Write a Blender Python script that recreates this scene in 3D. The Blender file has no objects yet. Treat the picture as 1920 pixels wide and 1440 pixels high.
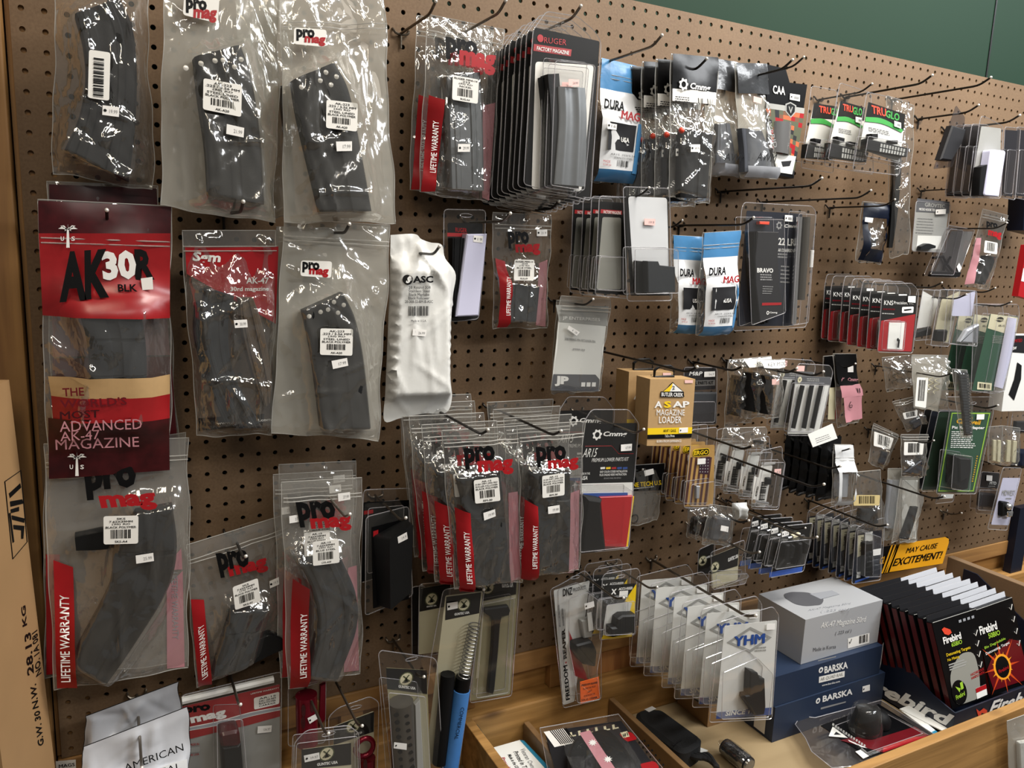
import bpy, math, random
import numpy as np
from mathutils import Matrix, Vector, Euler

# ---------------------------------------------------------------- camera, light, exposure
SC = bpy.context.scene
COL = SC.collection
ZO = 1.60                                   # height of the board's reference hole above the floor
F_PX = 1456.1
CAM = Vector((-0.5271, -1.2260, 0.1581 + ZO))
ROT = Euler((1.3951, -0.038, -0.4746), 'XYZ')
cam = bpy.data.cameras.new('camera')
cam.lens = F_PX / 1920 * 36
cam.sensor_width = 36
cam.clip_start = 0.02
camo = bpy.data.objects.new('camera', cam)
camo.location = CAM
camo.rotation_euler = ROT
COL.objects.link(camo)
SC.camera = camo
SC.view_settings.view_transform = 'Standard'
SC.view_settings.look = 'None'
SC.view_settings.gamma = 1
SC.view_settings.use_curve_mapping = False
SC.view_settings.exposure = 0.4
SC.cycles.transparent_max_bounces = 48
SC.cycles.max_bounces = 8
SC.cycles.diffuse_bounces = 3
SC.cycles.glossy_bounces = 3
SC.cycles.sample_clamp_indirect = 4.0
SC.cycles.caustics_reflective = False
SC.cycles.caustics_refractive = False

world = bpy.data.worlds.new('room_light')
SC.world = world
world.use_nodes = True
world.node_tree.nodes['Background'].inputs[0].default_value = (1.0, 0.96, 0.91, 1)
world.node_tree.nodes['Background'].inputs[1].default_value = 0.10


def lamp(x, y, z, sx, sy, power, color, rz=0.0, rx=0.0):
    l = bpy.data.lights.new('overhead_light', 'AREA')
    l.shape = 'RECTANGLE'
    l.size, l.size_y, l.energy, l.color = sx, sy, power, color
    o = bpy.data.objects.new('overhead_light', l)
    o.location = (x, y, z + ZO)
    o.rotation_euler = (rx, 0, rz)
    COL.objects.link(o)
    return o


# fluorescent fittings on the shop ceiling, plus one added fill lamp
lamp(0.85, -0.72, 1.42, 1.25, 0.28, 36, (1.0, 0.95, 0.88), 0.12, 0.3)
lamp(-0.9, -1.7, 1.45, 1.25, 0.25, 11, (1.0, 0.86, 0.66), 1.35, 0.15)
lamp(2.5, -0.95, 1.42, 1.25, 0.28, 32, (0.94, 0.97, 1.0), 0.1, 0.3)
lamp(2.0, -2.3, 1.45, 1.25, 0.24, 34, (0.96, 0.98, 1.0), 0.0, 0.35)  # unseen lamp, added to brighten the goods at lower right
lamp(0.0, -2.6, 1.45, 1.25, 0.24, 10, (1.0, 0.95, 0.88), 0.0, 0.35)

# ---------------------------------------------------------------- measuring: photograph pixel -> point of the place
RM = ROT.to_matrix()


def ray(px, py):
    return RM @ Vector(((px - 960) / F_PX, (720 - py) / F_PX, -1.0))


def at(px, py, d):
    "point on the plane standing d in front of the board"
    v = ray(px, py)
    return CAM + v * ((-d - CAM.y) / v.y)


def atz(px, py, z):
    "point on the level plane at height z (board reference)"
    v = ray(px, py)
    return CAM + v * ((z + ZO - CAM.z) / v.z)


# ---------------------------------------------------------------- materials
def lin(c):
    c = c / 255.0
    return c / 12.92 if c <= 0.04045 else ((c + 0.055) / 1.055) ** 2.4


def rgb(h):
    if isinstance(h, str):
        h = (int(h[0:2], 16), int(h[2:4], 16), int(h[4:6], 16))
    return (lin(h[0]), lin(h[1]), lin(h[2]), 1)


MATS = {}


def _new(n):
    m = bpy.data.materials.new(n)
    m.use_nodes = True
    MATS[n] = m
    return m, m.node_tree.nodes, m.node_tree.links


def solid(n, h, rough=0.5, metal=0.0, spec=0.5, noise=0.0, scale=60.0, bump=0.0, bscale=300.0):
    m, N, L = _new(n)
    b = N['Principled BSDF']
    b.inputs['Base Color'].default_value = rgb(h)
    b.inputs['Roughness'].default_value = rough
    b.inputs['Metallic'].default_value = metal
    b.inputs['Specular IOR Level'].default_value = spec
    if noise:
        tc = N.new('ShaderNodeTexCoord'); t = N.new('ShaderNodeTexNoise'); mx = N.new('ShaderNodeMix')
        mx.data_type = 'RGBA'; t.inputs['Scale'].default_value = scale; t.inputs['Detail'].default_value = 3
        L.new(tc.outputs['Object'], t.inputs['Vector']); L.new(t.outputs['Fac'], mx.inputs['Factor'])
        c = rgb(h)
        mx.inputs['A'].default_value = tuple(x * (1 - noise) for x in c[:3]) + (1,)
        mx.inputs['B'].default_value = tuple(min(1, x * (1 + noise)) for x in c[:3]) + (1,)
        L.new(mx.outputs['Result'], b.inputs['Base Color'])
    if bump:
        tc = N.new('ShaderNodeTexCoord'); t = N.new('ShaderNodeTexNoise'); bp = N.new('ShaderNodeBump')
        t.inputs['Scale'].default_value = bscale; t.inputs['Detail'].default_value = 3
        bp.inputs['Strength'].default_value = bump; bp.inputs['Distance'].default_value = 0.002
        L.new(tc.outputs['Object'], t.inputs['Vector']); L.new(t.outputs['Fac'], bp.inputs['Height'])
        L.new(bp.outputs['Normal'], b.inputs['Normal'])
    return m


def clear(n, haze, tint='f2f2f0', gloss=0.10, rough=0.08, bump=0.25, bscale=45.0, hcol='e8e6e0'):
    "clear packaging film or shell: see-through, a little milky, glossy where it folds"
    m, N, L = _new(n)
    out = N['Material Output']
    N.remove(N['Principled BSDF'])
    tr = N.new('ShaderNodeBsdfTransparent'); tr.inputs[0].default_value = rgb(tint)
    df = N.new('ShaderNodeBsdfDiffuse'); df.inputs[0].default_value = rgb(hcol)
    gl = N.new('ShaderNodeBsdfGlossy'); gl.inputs['Roughness'].default_value = rough
    gl.inputs[0].default_value = (1, 1, 1, 1)
    m1 = N.new('ShaderNodeMixShader'); m1.inputs[0].default_value = haze
    L.new(tr.outputs[0], m1.inputs[1]); L.new(df.outputs[0], m1.inputs[2])
    fr = N.new('ShaderNodeLayerWeight'); fr.inputs['Blend'].default_value = 0.5
    pw = N.new('ShaderNodeMath'); pw.operation = 'POWER'; pw.inputs[1].default_value = 4.0
    L.new(fr.outputs['Facing'], pw.inputs[0])
    ma = N.new('ShaderNodeMath'); ma.operation = 'MULTIPLY_ADD'
    L.new(pw.outputs[0], ma.inputs[0]); ma.inputs[1].default_value = 0.55; ma.inputs[2].default_value = gloss
    m2 = N.new('ShaderNodeMixShader')
    L.new(ma.outputs[0], m2.inputs[0]); L.new(m1.outputs[0], m2.inputs[1]); L.new(gl.outputs[0], m2.inputs[2])
    if bump:
        tc = N.new('ShaderNodeTexCoord'); t = N.new('ShaderNodeTexNoise'); bp = N.new('ShaderNodeBump')
        mp = N.new('ShaderNodeMapping'); mp.inputs['Scale'].default_value = (1.4, 1.0, 0.7)
        t.inputs['Scale'].default_value = bscale; t.inputs['Detail'].default_value = 2.5
        t.inputs['Distortion'].default_value = 0.6
        bp.inputs['Strength'].default_value = bump; bp.inputs['Distance'].default_value = 0.01
        L.new(tc.outputs['Object'], mp.inputs[0]); L.new(mp.outputs[0], t.inputs['Vector'])
        L.new(t.outputs['Fac'], bp.inputs['Height']); L.new(bp.outputs['Normal'], gl.inputs['Normal'])
        L.new(bp.outputs['Normal'], fr.inputs['Normal'])
    L.new(m2.outputs[0], out.inputs[0])
    return m


def wood(n, ca, cb, scale, axis=0, rough=0.6, knots=True):
    "sawn softwood with grain along one axis and a few dark knots"
    m, N, L = _new(n)
    b = N['Principled BSDF']; b.inputs['Roughness'].default_value = rough
    tc = N.new('ShaderNodeTexCoord'); mp = N.new('ShaderNodeMapping')
    s = [scale, scale, scale]; s[axis] = scale * 0.06
    mp.inputs['Scale'].default_value = s
    t = N.new('ShaderNodeTexNoise'); t.inputs['Scale'].default_value = 1.0; t.inputs['Detail'].default_value = 6
    t.inputs['Distortion'].default_value = 0.8
    L.new(tc.outputs['Object'], mp.inputs[0]); L.new(mp.outputs[0], t.inputs['Vector'])
    cr = N.new('ShaderNodeValToRGB')
    cr.color_ramp.elements[0].position = 0.32; cr.color_ramp.elements[0].color = rgb(ca)
    cr.color_ramp.elements[1].position = 0.68; cr.color_ramp.elements[1].color = rgb(cb)
    L.new(t.outputs['Fac'], cr.inputs[0])
    src = cr.outputs[0]
    if knots:
        v = N.new('ShaderNodeTexVoronoi'); mp2 = N.new('ShaderNodeMapping')
        s2 = [9.0, 9.0, 9.0]; s2[axis] = 4.5
        mp2.inputs['Scale'].default_value = s2
        L.new(tc.outputs['Object'], mp2.inputs[0]); L.new(mp2.outputs[0], v.inputs['Vector']); v.inputs['Scale'].default_value = 1.0
        r2 = N.new('ShaderNodeValToRGB')
        r2.color_ramp.elements[0].position = 0.05; r2.color_ramp.elements[0].color = (0.12, 0.07, 0.04, 1)
        r2.color_ramp.elements[1].position = 0.16; r2.color_ramp.elements[1].color = (1, 1, 1, 1)
        L.new(v.outputs['Distance'], r2.inputs[0])
        mx = N.new('ShaderNodeMix'); mx.data_type = 'RGBA'; mx.blend_type = 'MULTIPLY'; mx.inputs['Factor'].default_value = 0.85
        L.new(src, mx.inputs['A']); L.new(r2.outputs[0], mx.inputs['B'])
        src = mx.outputs['Result']
    L.new(src, b.inputs['Base Color'])
    bp = N.new('ShaderNodeBump'); bp.inputs['Strength'].default_value = 0.35; bp.inputs['Distance'].default_value = 0.003
    L.new(t.outputs['Fac'], bp.inputs['Height']); L.new(bp.outputs['Normal'], b.inputs['Normal'])
    return m


clear('film_clear', 0.035, tint='fbfbfa', gloss=0.12, bump=0.4, bscale=26, rough=0.10)
clear('film_crisp', 0.025, tint='fbfbfa', gloss=0.18, bump=0.55, bscale=34, rough=0.08)
clear('film_milky', 0.055, tint='f8f8f6', gloss=0.16, bump=0.45, bscale=22, rough=0.13, hcol='d8d5cc')
clear('back_clear', 0.22, gloss=0.03, bump=0, rough=0.2, hcol='cfc9c0')
clear('back_crisp', 0.10, gloss=0.03, bump=0, rough=0.2, hcol='cfc9c0')
clear('back_milky', 0.60, gloss=0.03, bump=0, rough=0.2, hcol='d6d2c8')
clear('film_edge', 0.42, gloss=0.14, bump=0, rough=0.2)
clear('shell_clear', 0.018, tint='fdfdfd', gloss=0.045, bump=0.10, bscale=9, rough=0.04)
clear('shell_edge', 0.30, gloss=0.22, bump=0, rough=0.12, hcol='eceaf2')  # whitened so the rims carry their edge glint in the colour
clear('shell_smoke', 0.07, tint='d8d6d6', gloss=0.08, bump=0.15, bscale=12, hcol='8a8688')
solid('polymer', '121314', 0.45, spec=0.3, noise=0.15, scale=40, bump=0.08, bscale=600)
solid('polymer_grey', '24272a', 0.5, spec=0.3, noise=0.12, scale=40, bump=0.08, bscale=600)
solid('blued_steel', '22262c', 0.3, metal=0.3)
solid('magazine_steel', '85888a', 0.32, metal=0.65, noise=0.1)
solid('steel_wire', '6f675c', 0.33, metal=0.85)
solid('dark_wire', '2a2622', 0.4, metal=0.6)
solid('wire_tip', 'e8e4dc', 0.25, metal=0.4)
solid('black_print', '070708', 0.45, spec=0.25)
solid('charcoal', '1d1d20', 0.5, spec=0.3)
solid('white_print', 'e9e8e4', 0.5)
solid('grey_print', '8d8d8d', 0.5)
solid('red_print', 'a4161d', 0.35)
solid('red_card', '9c161d', 0.3)
solid('red_worn', '931a1e', 0.28, noise=0.3, scale=34)
solid('slate', '565a63', 0.45)
solid('deep_red', '5e0f17', 0.3)
solid('maroon', '3c0b10', 0.28, noise=0.8, scale=55)
solid('pink_print', 'b98088', 0.45)
solid('label_paper', 'eceae4', 0.55)
solid('price_paper', 'f0eeea', 0.6)
solid('price_pink', 'e6bcb6', 0.6)
solid('white_foil', 'dcdcd8', 0.28, bump=0.3, bscale=40)
solid('silver_foil', 'd6d9e0', 0.25, metal=0.15, bump=0.25, bscale=30)
solid('silver_dark', 'a4a7ad', 0.25, metal=0.2, bump=0.25, bscale=30)
solid('blue_foil', '4a82b2', 0.25, bump=0.3, bscale=40)
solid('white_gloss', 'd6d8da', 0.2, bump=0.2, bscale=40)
solid('black_foil', '0a0a0b', 0.25, spec=0.35, bump=0.15, bscale=25)
solid('smoke_foil', '3b3d40', 0.2, bump=0.4, bscale=50)
solid('card_black', '09090b', 0.35, spec=0.15)
solid('card_navy', '0d1424', 0.35, spec=0.3)
solid('card_white', 'e2e2dd', 0.45)
solid('card_grey', '9c9c98', 0.45)
solid('card_tan', 'b08f62', 0.6, noise=0.08, scale=120)
solid('card_tan_dark', '7d6647', 0.65, noise=0.08, scale=120)
solid('kraft', '9a7850', 0.75, noise=0.10, scale=14)
solid('kraft_dark', '86633f', 0.8, noise=0.10, scale=14)
solid('card_beige', 'cfc8a9', 0.4)
solid('card_olive', '97906f', 0.35)
solid('card_green', '1f4a33', 0.4)
solid('card_dark_green', '16301f', 0.35)
solid('yellow_print', 'ecc81e', 0.4)
solid('gold_print', 'd8a32a', 0.4)
solid('sign_yellow', 'f0a81e', 0.4, noise=0.06, scale=8)
solid('orange_print', 'e8641e', 0.45)
solid('orange_red', 'd8452c', 0.4)
solid('green_print', '3f9a48', 0.4)
solid('lime_print', '9ac43a', 0.4)
solid('blue_print', '24488f', 0.4)
solid('bright_blue', '2f62c8', 0.35)
solid('teal_print', '2c7f9f', 0.4)
solid('blue_tape', '3e76b6', 0.55, noise=0.12, scale=25, bump=0.2, bscale=60)
solid('red_anodised', '7c1226', 0.25, metal=0.5)
solid('gunmetal', '5b5750', 0.35, metal=0.6)
solid('spring_steel', '8f8d88', 0.3, metal=0.8)
solid('rubber', '0b0b0c', 0.6, spec=0.2, bump=0.15, bscale=200)
solid('fabric_black', '17181a', 0.85, bump=0.4, bscale=500)
solid('bronze', '54473a', 0.4)
solid('ergo_gold', 'c09652', 0.4)
solid('ergo_flag', '4a1f1f', 0.4)
solid('ergo_field', '3a2230', 0.4)
solid('camo_green', '4b4f36', 0.5)
solid('camo_brown', '6a4226', 0.5)
solid('camo_orange', 'b85a2c', 0.5)
solid('chrome', 'd8d8d8', 0.15, metal=0.9)
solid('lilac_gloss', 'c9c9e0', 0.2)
solid('cream_part', 'cfc8a8', 0.5)
solid('tan_label', 'cdb983', 0.55)
solid('ember', 'c8481a', 0.4)
solid('flame', 'f0a028', 0.4)
solid('smoke_art', '8e8e86', 0.4)
solid('silver_box', 'b5b7ba', 0.38, metal=0.25)
solid('silver_art', '55565a', 0.4)
solid('navy_box', '1b2a42', 0.5, noise=0.06, scale=80)
solid('tray_navy', '10182a', 0.4)
solid('pack_red', '5c1a1a', 0.35)
solid('green_wall', '1b3124', 0.6, spec=0.12, noise=0.05, scale=3)
solid('board_back', '4a3a2a', 0.9)
solid('floor_vinyl', '6a6258', 0.6, noise=0.1, scale=6)
solid('brown_chip', '7b6247', 0.85, noise=0.1, scale=9, bump=0.2, bscale=500)
wood('pine_flat', '7f5a32', 'ab7f48', 26, axis=0)
wood('pine_post', '75502a', '9c7440', 30, axis=2)
wood('pine_rough', '85602f', 'b2864c', 40, axis=0)
wood('ply_floor', '8c7857', 'a08b68', 12, axis=0, knots=False)
wood('ply_dark', '6f5334', '86673f', 18, axis=0, knots=False)
wood('lath', '97643a', 'bd8850', 60, axis=2, knots=False)


def pegboard_material():
    m, N, L = _new('hardboard')
    b = N['Principled BSDF']; b.inputs['Roughness'].default_value = 0.5; b.inputs['Specular IOR Level'].default_value = 0.22
    tc = N.new('ShaderNodeTexCoord'); t = N.new('ShaderNodeTexNoise'); t.inputs['Scale'].default_value = 5
    t2 = N.new('ShaderNodeTexNoise'); t2.inputs['Scale'].default_value = 260; t2.inputs['Detail'].default_value = 4
    L.new(tc.outputs['Object'], t.inputs['Vector']); L.new(tc.outputs['Object'], t2.inputs['Vector'])
    ad = N.new('ShaderNodeMath'); ad.operation = 'MULTIPLY_ADD'; ad.inputs[1].default_value = 0.5
    L.new(t2.outputs['Fac'], ad.inputs[0])
    hf = N.new('ShaderNodeMath'); hf.operation = 'MULTIPLY'; hf.inputs[1].default_value = 0.5
    L.new(t.outputs['Fac'], hf.inputs[0]); L.new(hf.outputs[0], ad.inputs[2])
    cr = N.new('ShaderNodeValToRGB')
    cr.color_ramp.elements[0].position = 0.25; cr.color_ramp.elements[0].color = rgb('5f4b38')
    cr.color_ramp.elements[1].position = 0.75; cr.color_ramp.elements[1].color = rgb('7e674f')
    L.new(ad.outputs[0], cr.inputs[0]); L.new(cr.outputs[0], b.inputs['Base Color'])
    bp = N.new('ShaderNodeBump'); bp.inputs['Strength'].default_value = 0.12; bp.inputs['Distance'].default_value = 0.001
    L.new(t2.outputs['Fac'], bp.inputs['Height']); L.new(bp.outputs['Normal'], b.inputs['Normal'])


pegboard_material()

# ---------------------------------------------------------------- mesh tools
GLYPH = {}


LAYERS = {}


def glyphs(s, bold, shear, strike=False):
    strike = strike and bold > 0 and 'M' in s
    k = (s, bold, shear, strike)
    if k in GLYPH:
        return GLYPH[k]
    c = bpy.data.curves.new('t', 'FONT')
    c.body = s; c.resolution_u = 2; c.offset = 0 if strike else bold; c.shear = shear; c.fill_mode = 'FRONT'
    o = bpy.data.objects.new('t', c)
    COL.objects.link(o)
    dg = bpy.context.evaluated_depsgraph_get(); dg.update()
    me = o.evaluated_get(dg).to_mesh()
    v = np.array([(p.co.x, p.co.y) for p in me.vertices]) if len(me.vertices) else np.zeros((1, 2))
    f = [tuple(p.vertices) for p in me.polygons]
    o.evaluated_get(dg).to_mesh_clear()
    bpy.data.objects.remove(o); bpy.data.curves.remove(c)
    LAYERS[k] = len(v)
    if strike and f:                      # heavier strokes: the same letters struck again, slightly shifted
        n = len(v)
        sh = [(-bold, 0), (bold, 0), (0, bold * .5), (0, -bold * .5)]
        v = np.concatenate([v + np.array(d_) for d_ in sh])
        f = [tuple(i + n * k for i in q) for k in range(len(sh)) for q in f]
    lo, hi = v.min(0), v.max(0)
    v = (v - lo) / np.maximum(hi - lo, 1e-6)
    GLYPH[k] = (v, f)
    return GLYPH[k]


def ccw(p):
    a = sum(p[i][0] * p[(i + 1) % len(p)][1] - p[(i + 1) % len(p)][0] * p[i][1] for i in range(len(p)))
    return list(p) if a > 0 else list(p)[::-1]


def inset(p, b):
    p = ccw(p); n = len(p); out = []
    for i in range(n):
        a, c, e = Vector(p[i - 1]), Vector(p[i]), Vector(p[(i + 1) % n])
        d1, d2 = (c - a), (e - c)
        if d1.length < 1e-9 or d2.length < 1e-9:
            out.append(tuple(c)); continue
        d1.normalize(); d2.normalize()
        n1, n2 = Vector((-d1.y, d1.x)), Vector((-d2.y, d2.x))
        m = n1 + n2
        if m.length < 1e-6:
            m = n1
        m.normalize()
        k = b / max(0.45, m.dot(n1))
        out.append((c.x + m.x * k, c.y + m.y * k))
    return out


def rounded(p, r, n=4):
    "round the corners of a polygon"
    out = []; N = len(p)
    for i in range(N):
        a, c, e = Vector(p[i - 1]), Vector(p[i]), Vector(p[(i + 1) % N])
        rr = min(r, (a - c).length * .48, (e - c).length * .48)
        s, t = c + (a - c).normalized() * rr, c + (e - c).normalized() * rr
        for k in range(n + 1):
            u = k / n
            q = s * (1 - u) ** 2 + c * 2 * u * (1 - u) + t * u * u
            out.append((q.x, q.y))
    return out


def smooth_path(P, n):
    "Catmull-Rom through points of any dimension, n samples"
    P = [np.array(p, float) for p in P]
    if len(P) == 2:
        return [P[0] * (1 - k / (n - 1)) + P[1] * k / (n - 1) for k in range(n)]
    Q = [2 * P[0] - P[1]] + P + [2 * P[-1] - P[-2]]
    out = []; m = len(P) - 1
    for k in range(n):
        t = k / (n - 1) * m; i = min(int(t), m - 1); u = t - i
        a, b, c, d = Q[i], Q[i + 1], Q[i + 2], Q[i + 3]
        out.append(.5 * (2 * b + (c - a) * u + (2 * a - 5 * b + 4 * c - d) * u * u + (3 * b - a - 3 * c + d) * u ** 3))
    return out


class MB:
    def __init__(s):
        s.V = []; s.F = []; s.M = []; s.names = []

    def mi(s, m):
        if m not in s.names:
            s.names.append(m)
        return s.names.index(m)

    def add(s, V, F, m):
        o = len(s.V); k = s.mi(m)
        s.V += [tuple(v) for v in V]
        for f in F:
            s.F.append(tuple(i + o for i in f)); s.M.append(k)
        return s

    def prism(s, poly, yb, yf, m, bev=0.0, mside=None):
        "outline in (x,z) pulled from depth yb to yf (yf nearer the viewer = smaller y)"
        p = ccw(poly); n = len(p)
        rings = [[(x, yb, z) for x, z in p]]
        if bev:
            rings.append([(x, yf + bev, z) for x, z in p])
            rings.append([(x, yf, z) for x, z in inset(p, bev)])
        else:
            rings.append([(x, yf, z) for x, z in p])
        V = sum(rings, [])
        side = []
        for r in range(len(rings) - 1):
            for i in range(n):
                j = (i + 1) % n
                side.append((r * n + i, r * n + j, (r + 1) * n + j, (r + 1) * n + i))
        s.add(V, side + [tuple(range((len(rings) - 1) * n, len(rings) * n)), tuple(range(n))[::-1]], m)
        return s

    def bubble(s, base, top, yb, yf, m, me=None):
        "raised blister: base outline at yb, top outline at yf (same number of points)"
        n = len(base)
        V = [(x, yb, z) for x, z in base] + [(x, yf, z) for x, z in top]
        F = [(i, (i + 1) % n, n + (i + 1) % n, n + i) for i in range(n)] + [tuple(range(n, 2 * n))]
        s.add(V, F, m)
        if me:
            s.tube([(x, yf, z) for x, z in top], 0.0006, me, 4, True)
            s.tube([(x, yb, z) for x, z in base], 0.0005, me, 4, True)
        return s

    def box(s, a, b, m):
        x0, y0, z0 = a; x1, y1, z1 = b
        V = [(x0, y0, z0), (x1, y0, z0), (x1, y1, z0), (x0, y1, z0), (x0, y0, z1), (x1, y0, z1), (x1, y1, z1), (x0, y1, z1)]
        return s.add(V, [(0, 3, 2, 1), (4, 5, 6, 7), (0, 1, 5, 4), (1, 2, 6, 5), (2, 3, 7, 6), (3, 0, 4, 7)], m)

    def face(s, poly, y, m):
        p = ccw(poly)
        V = [(x, (y(x, z) if callable(y) else y), z) for x, z in p]
        return s.add(V, [tuple(range(len(V)))], m)

    def tube(s, path, r, m, n=6, closed=False, cap=True):
        P = [Vector(p) for p in path]; k = len(P); V = []; F = []
        up = Vector((0.31, 0.23, 0.92))
        for i in range(k):
            if closed:
                t = P[(i + 1) % k] - P[i - 1]
            else:
                t = P[min(i + 1, k - 1)] - P[max(i - 1, 0)]
            t = t.normalized() if t.length > 1e-9 else Vector((0, 0, 1))
            a = t.cross(up)
            if a.length < 0.05:
                a = t.cross(Vector((1, 0, 0)))
            a.normalize(); b = t.cross(a)
            rr = r[i] if isinstance(r, (list, tuple)) else r
            for j in range(n):
                g = 2 * math.pi * j / n
                V.append(P[i] + a * math.cos(g) * rr + b * math.sin(g) * rr)
        K = k if closed else k - 1
        for i in range(K):
            for j in range(n):
                i2 = (i + 1) % k
                F.append((i * n + j, i * n + (j + 1) % n, i2 * n + (j + 1) % n, i2 * n + j))
        if cap and not closed:
            F.append(tuple(range(n))[::-1]); F.append(tuple(range((k - 1) * n, k * n)))
        return s.add(V, F, m)

    def ball(s, c, r, m, n=8):
        V = []; F = []
        for i in range(n // 2 + 1):
            t = math.pi * i / (n // 2)
            for j in range(n):
                g = 2 * math.pi * j / n
                V.append((c[0] + r * math.sin(t) * math.cos(g), c[1] + r * math.sin(t) * math.sin(g), c[2] + r * math.cos(t)))
        for i in range(n // 2):
            for j in range(n):
                F.append((i * n + j, (i + 1) * n + j, (i + 1) * n + (j + 1) % n, i * n + (j + 1) % n))
        return s.add(V, F, m)

    def loft(s, Lp, Rp, T, m, prof, y0=0.0, n=26, bands=(), bw=0.018, bd=0.14):
        "a body between two edge curves; prof = (across, height) pairs; bands = grooves across it"
        A = smooth_path(Lp, n); B = smooth_path(Rp, n)
        if bands:
            ts = sorted(set([k / (n - 1) for k in range(n)] + [b + e for b in bands for e in (-bw, -bw * .5, bw * .5, bw)]))
            A = smooth_path(Lp, 160); B = smooth_path(Rp, 160)
            A = [A[min(159, int(round(t * 159)))] for t in ts if 0 <= t <= 1]; B = [B[min(159, int(round(t * 159)))] for t in ts if 0 <= t <= 1]
            ts = [t for t in ts if 0 <= t <= 1]
        else:
            ts = [k / (n - 1) for k in range(n)]
        V = []; F = []; c = len(prof)
        for t, a, b in zip(ts, A, B):
            k = 1.0 - (bd if any(abs(t - q) < bw * .75 for q in bands) else 0)
            for u, h in prof:
                p = a * (1 - u) + b * u
                V.append((p[0], y0 - h * T * k, p[1]))
        for i in range(len(ts) - 1):
            for j in range(c):
                F.append((i * c + j, i * c + (j + 1) % c, (i + 1) * c + (j + 1) % c, (i + 1) * c + j))
        F.append(tuple(range(c))); F.append(tuple(range((len(ts) - 1) * c, len(ts) * c))[::-1])
        return s.add(V, F, m)

    def text(s, t, tl, tr, bl, y, m, bold=0.0, shear=0.0):
        v, f = glyphs(t, bold, shear, True)
        lay = (np.arange(len(v)) // LAYERS[(t, bold, shear, bold > 0 and 'M' in t)]) * .00006
        tl, tr, bl = np.array(tl), np.array(tr), np.array(bl)
        P = bl + v[:, :1] * (tr - tl) + v[:, 1:] * (tl - bl)
        if callable(y):
            yy = np.array([y(x, z) for x, z in P])
            D = (P[:, None, 0] - P[None, :, 0]) ** 2 + (P[:, None, 1] - P[None, :, 1]) ** 2
            big = np.linalg.norm(P.max(0) - P.min(0)) > .11
            yy = np.where(D < (.03 if big else 1) ** 2, yy[None, :], 9).min(1) - .0003
            V = [(p[0], v_, p[1]) for p, v_ in zip(P, yy - lay)]
        else:
            V = [(p[0], y - l_, p[1]) for p, l_ in zip(P, lay)]
        return s.add(V, f, m)

    def bars(s, tl, tr, bl, y, m='black_print', n=26, seed=1):
        r = random.Random(seed)
        tl, tr, bl = np.array(tl), np.array(tr), np.array(bl)
        ws = [r.choice((1, 1, 2, 3)) for _ in range(2 * n)]; tot = sum(ws); x = 0
        for i, w in enumerate(ws):
            if i % 2 == 0:
                a, b = x / tot, (x + w) / tot
                q = [tl + (tr - tl) * a, tl + (tr - tl) * b, bl + (tr - tl) * b, bl + (tr - tl) * a]
                s.face(q, y, m)
            x += w
        return s

    def build(s, name, parent=None, smooth=None, props=None):
        me = bpy.data.meshes.new(name)
        me.from_pydata(s.V, [], s.F)
        for n in s.names:
            me.materials.append(MATS[n])
        me.polygons.foreach_set('material_index', s.M)
        if smooth:
            me.polygons.foreach_set('use_smooth', [True] * len(s.F))
            me.set_sharp_from_angle(angle=math.radians(smooth))
        me.update()
        o = bpy.data.objects.new(name, me)
        COL.objects.link(o)
        if parent:
            o.parent = parent
        for k, v in (props or {}).items():
            o[k] = v
        return o


def structure(o):
    o['kind'] = 'structure'
    return o


def poly_dist(P, poly):
    "distance of points P (n,2) to a filled polygon (0 inside)"
    poly = np.array(poly); n = len(poly)
    inside = np.zeros(len(P), bool); d = np.full(len(P), 9.0)
    for i in range(n):
        a, b = poly[i], poly[(i + 1) % n]
        e = b - a
        t = np.clip(((P - a) @ e) / max(e @ e, 1e-12), 0, 1)
        d = np.minimum(d, np.linalg.norm(P - a - t[:, None] * e, axis=1))
        c = ((a[1] > P[:, 1]) != (b[1] > P[:, 1])) & (P[:, 0] < (b[0] - a[0]) * (P[:, 1] - a[1]) / (b[1] - a[1] + 1e-12) + a[0])
        inside ^= c
    d[inside] = 0
    return d


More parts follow.
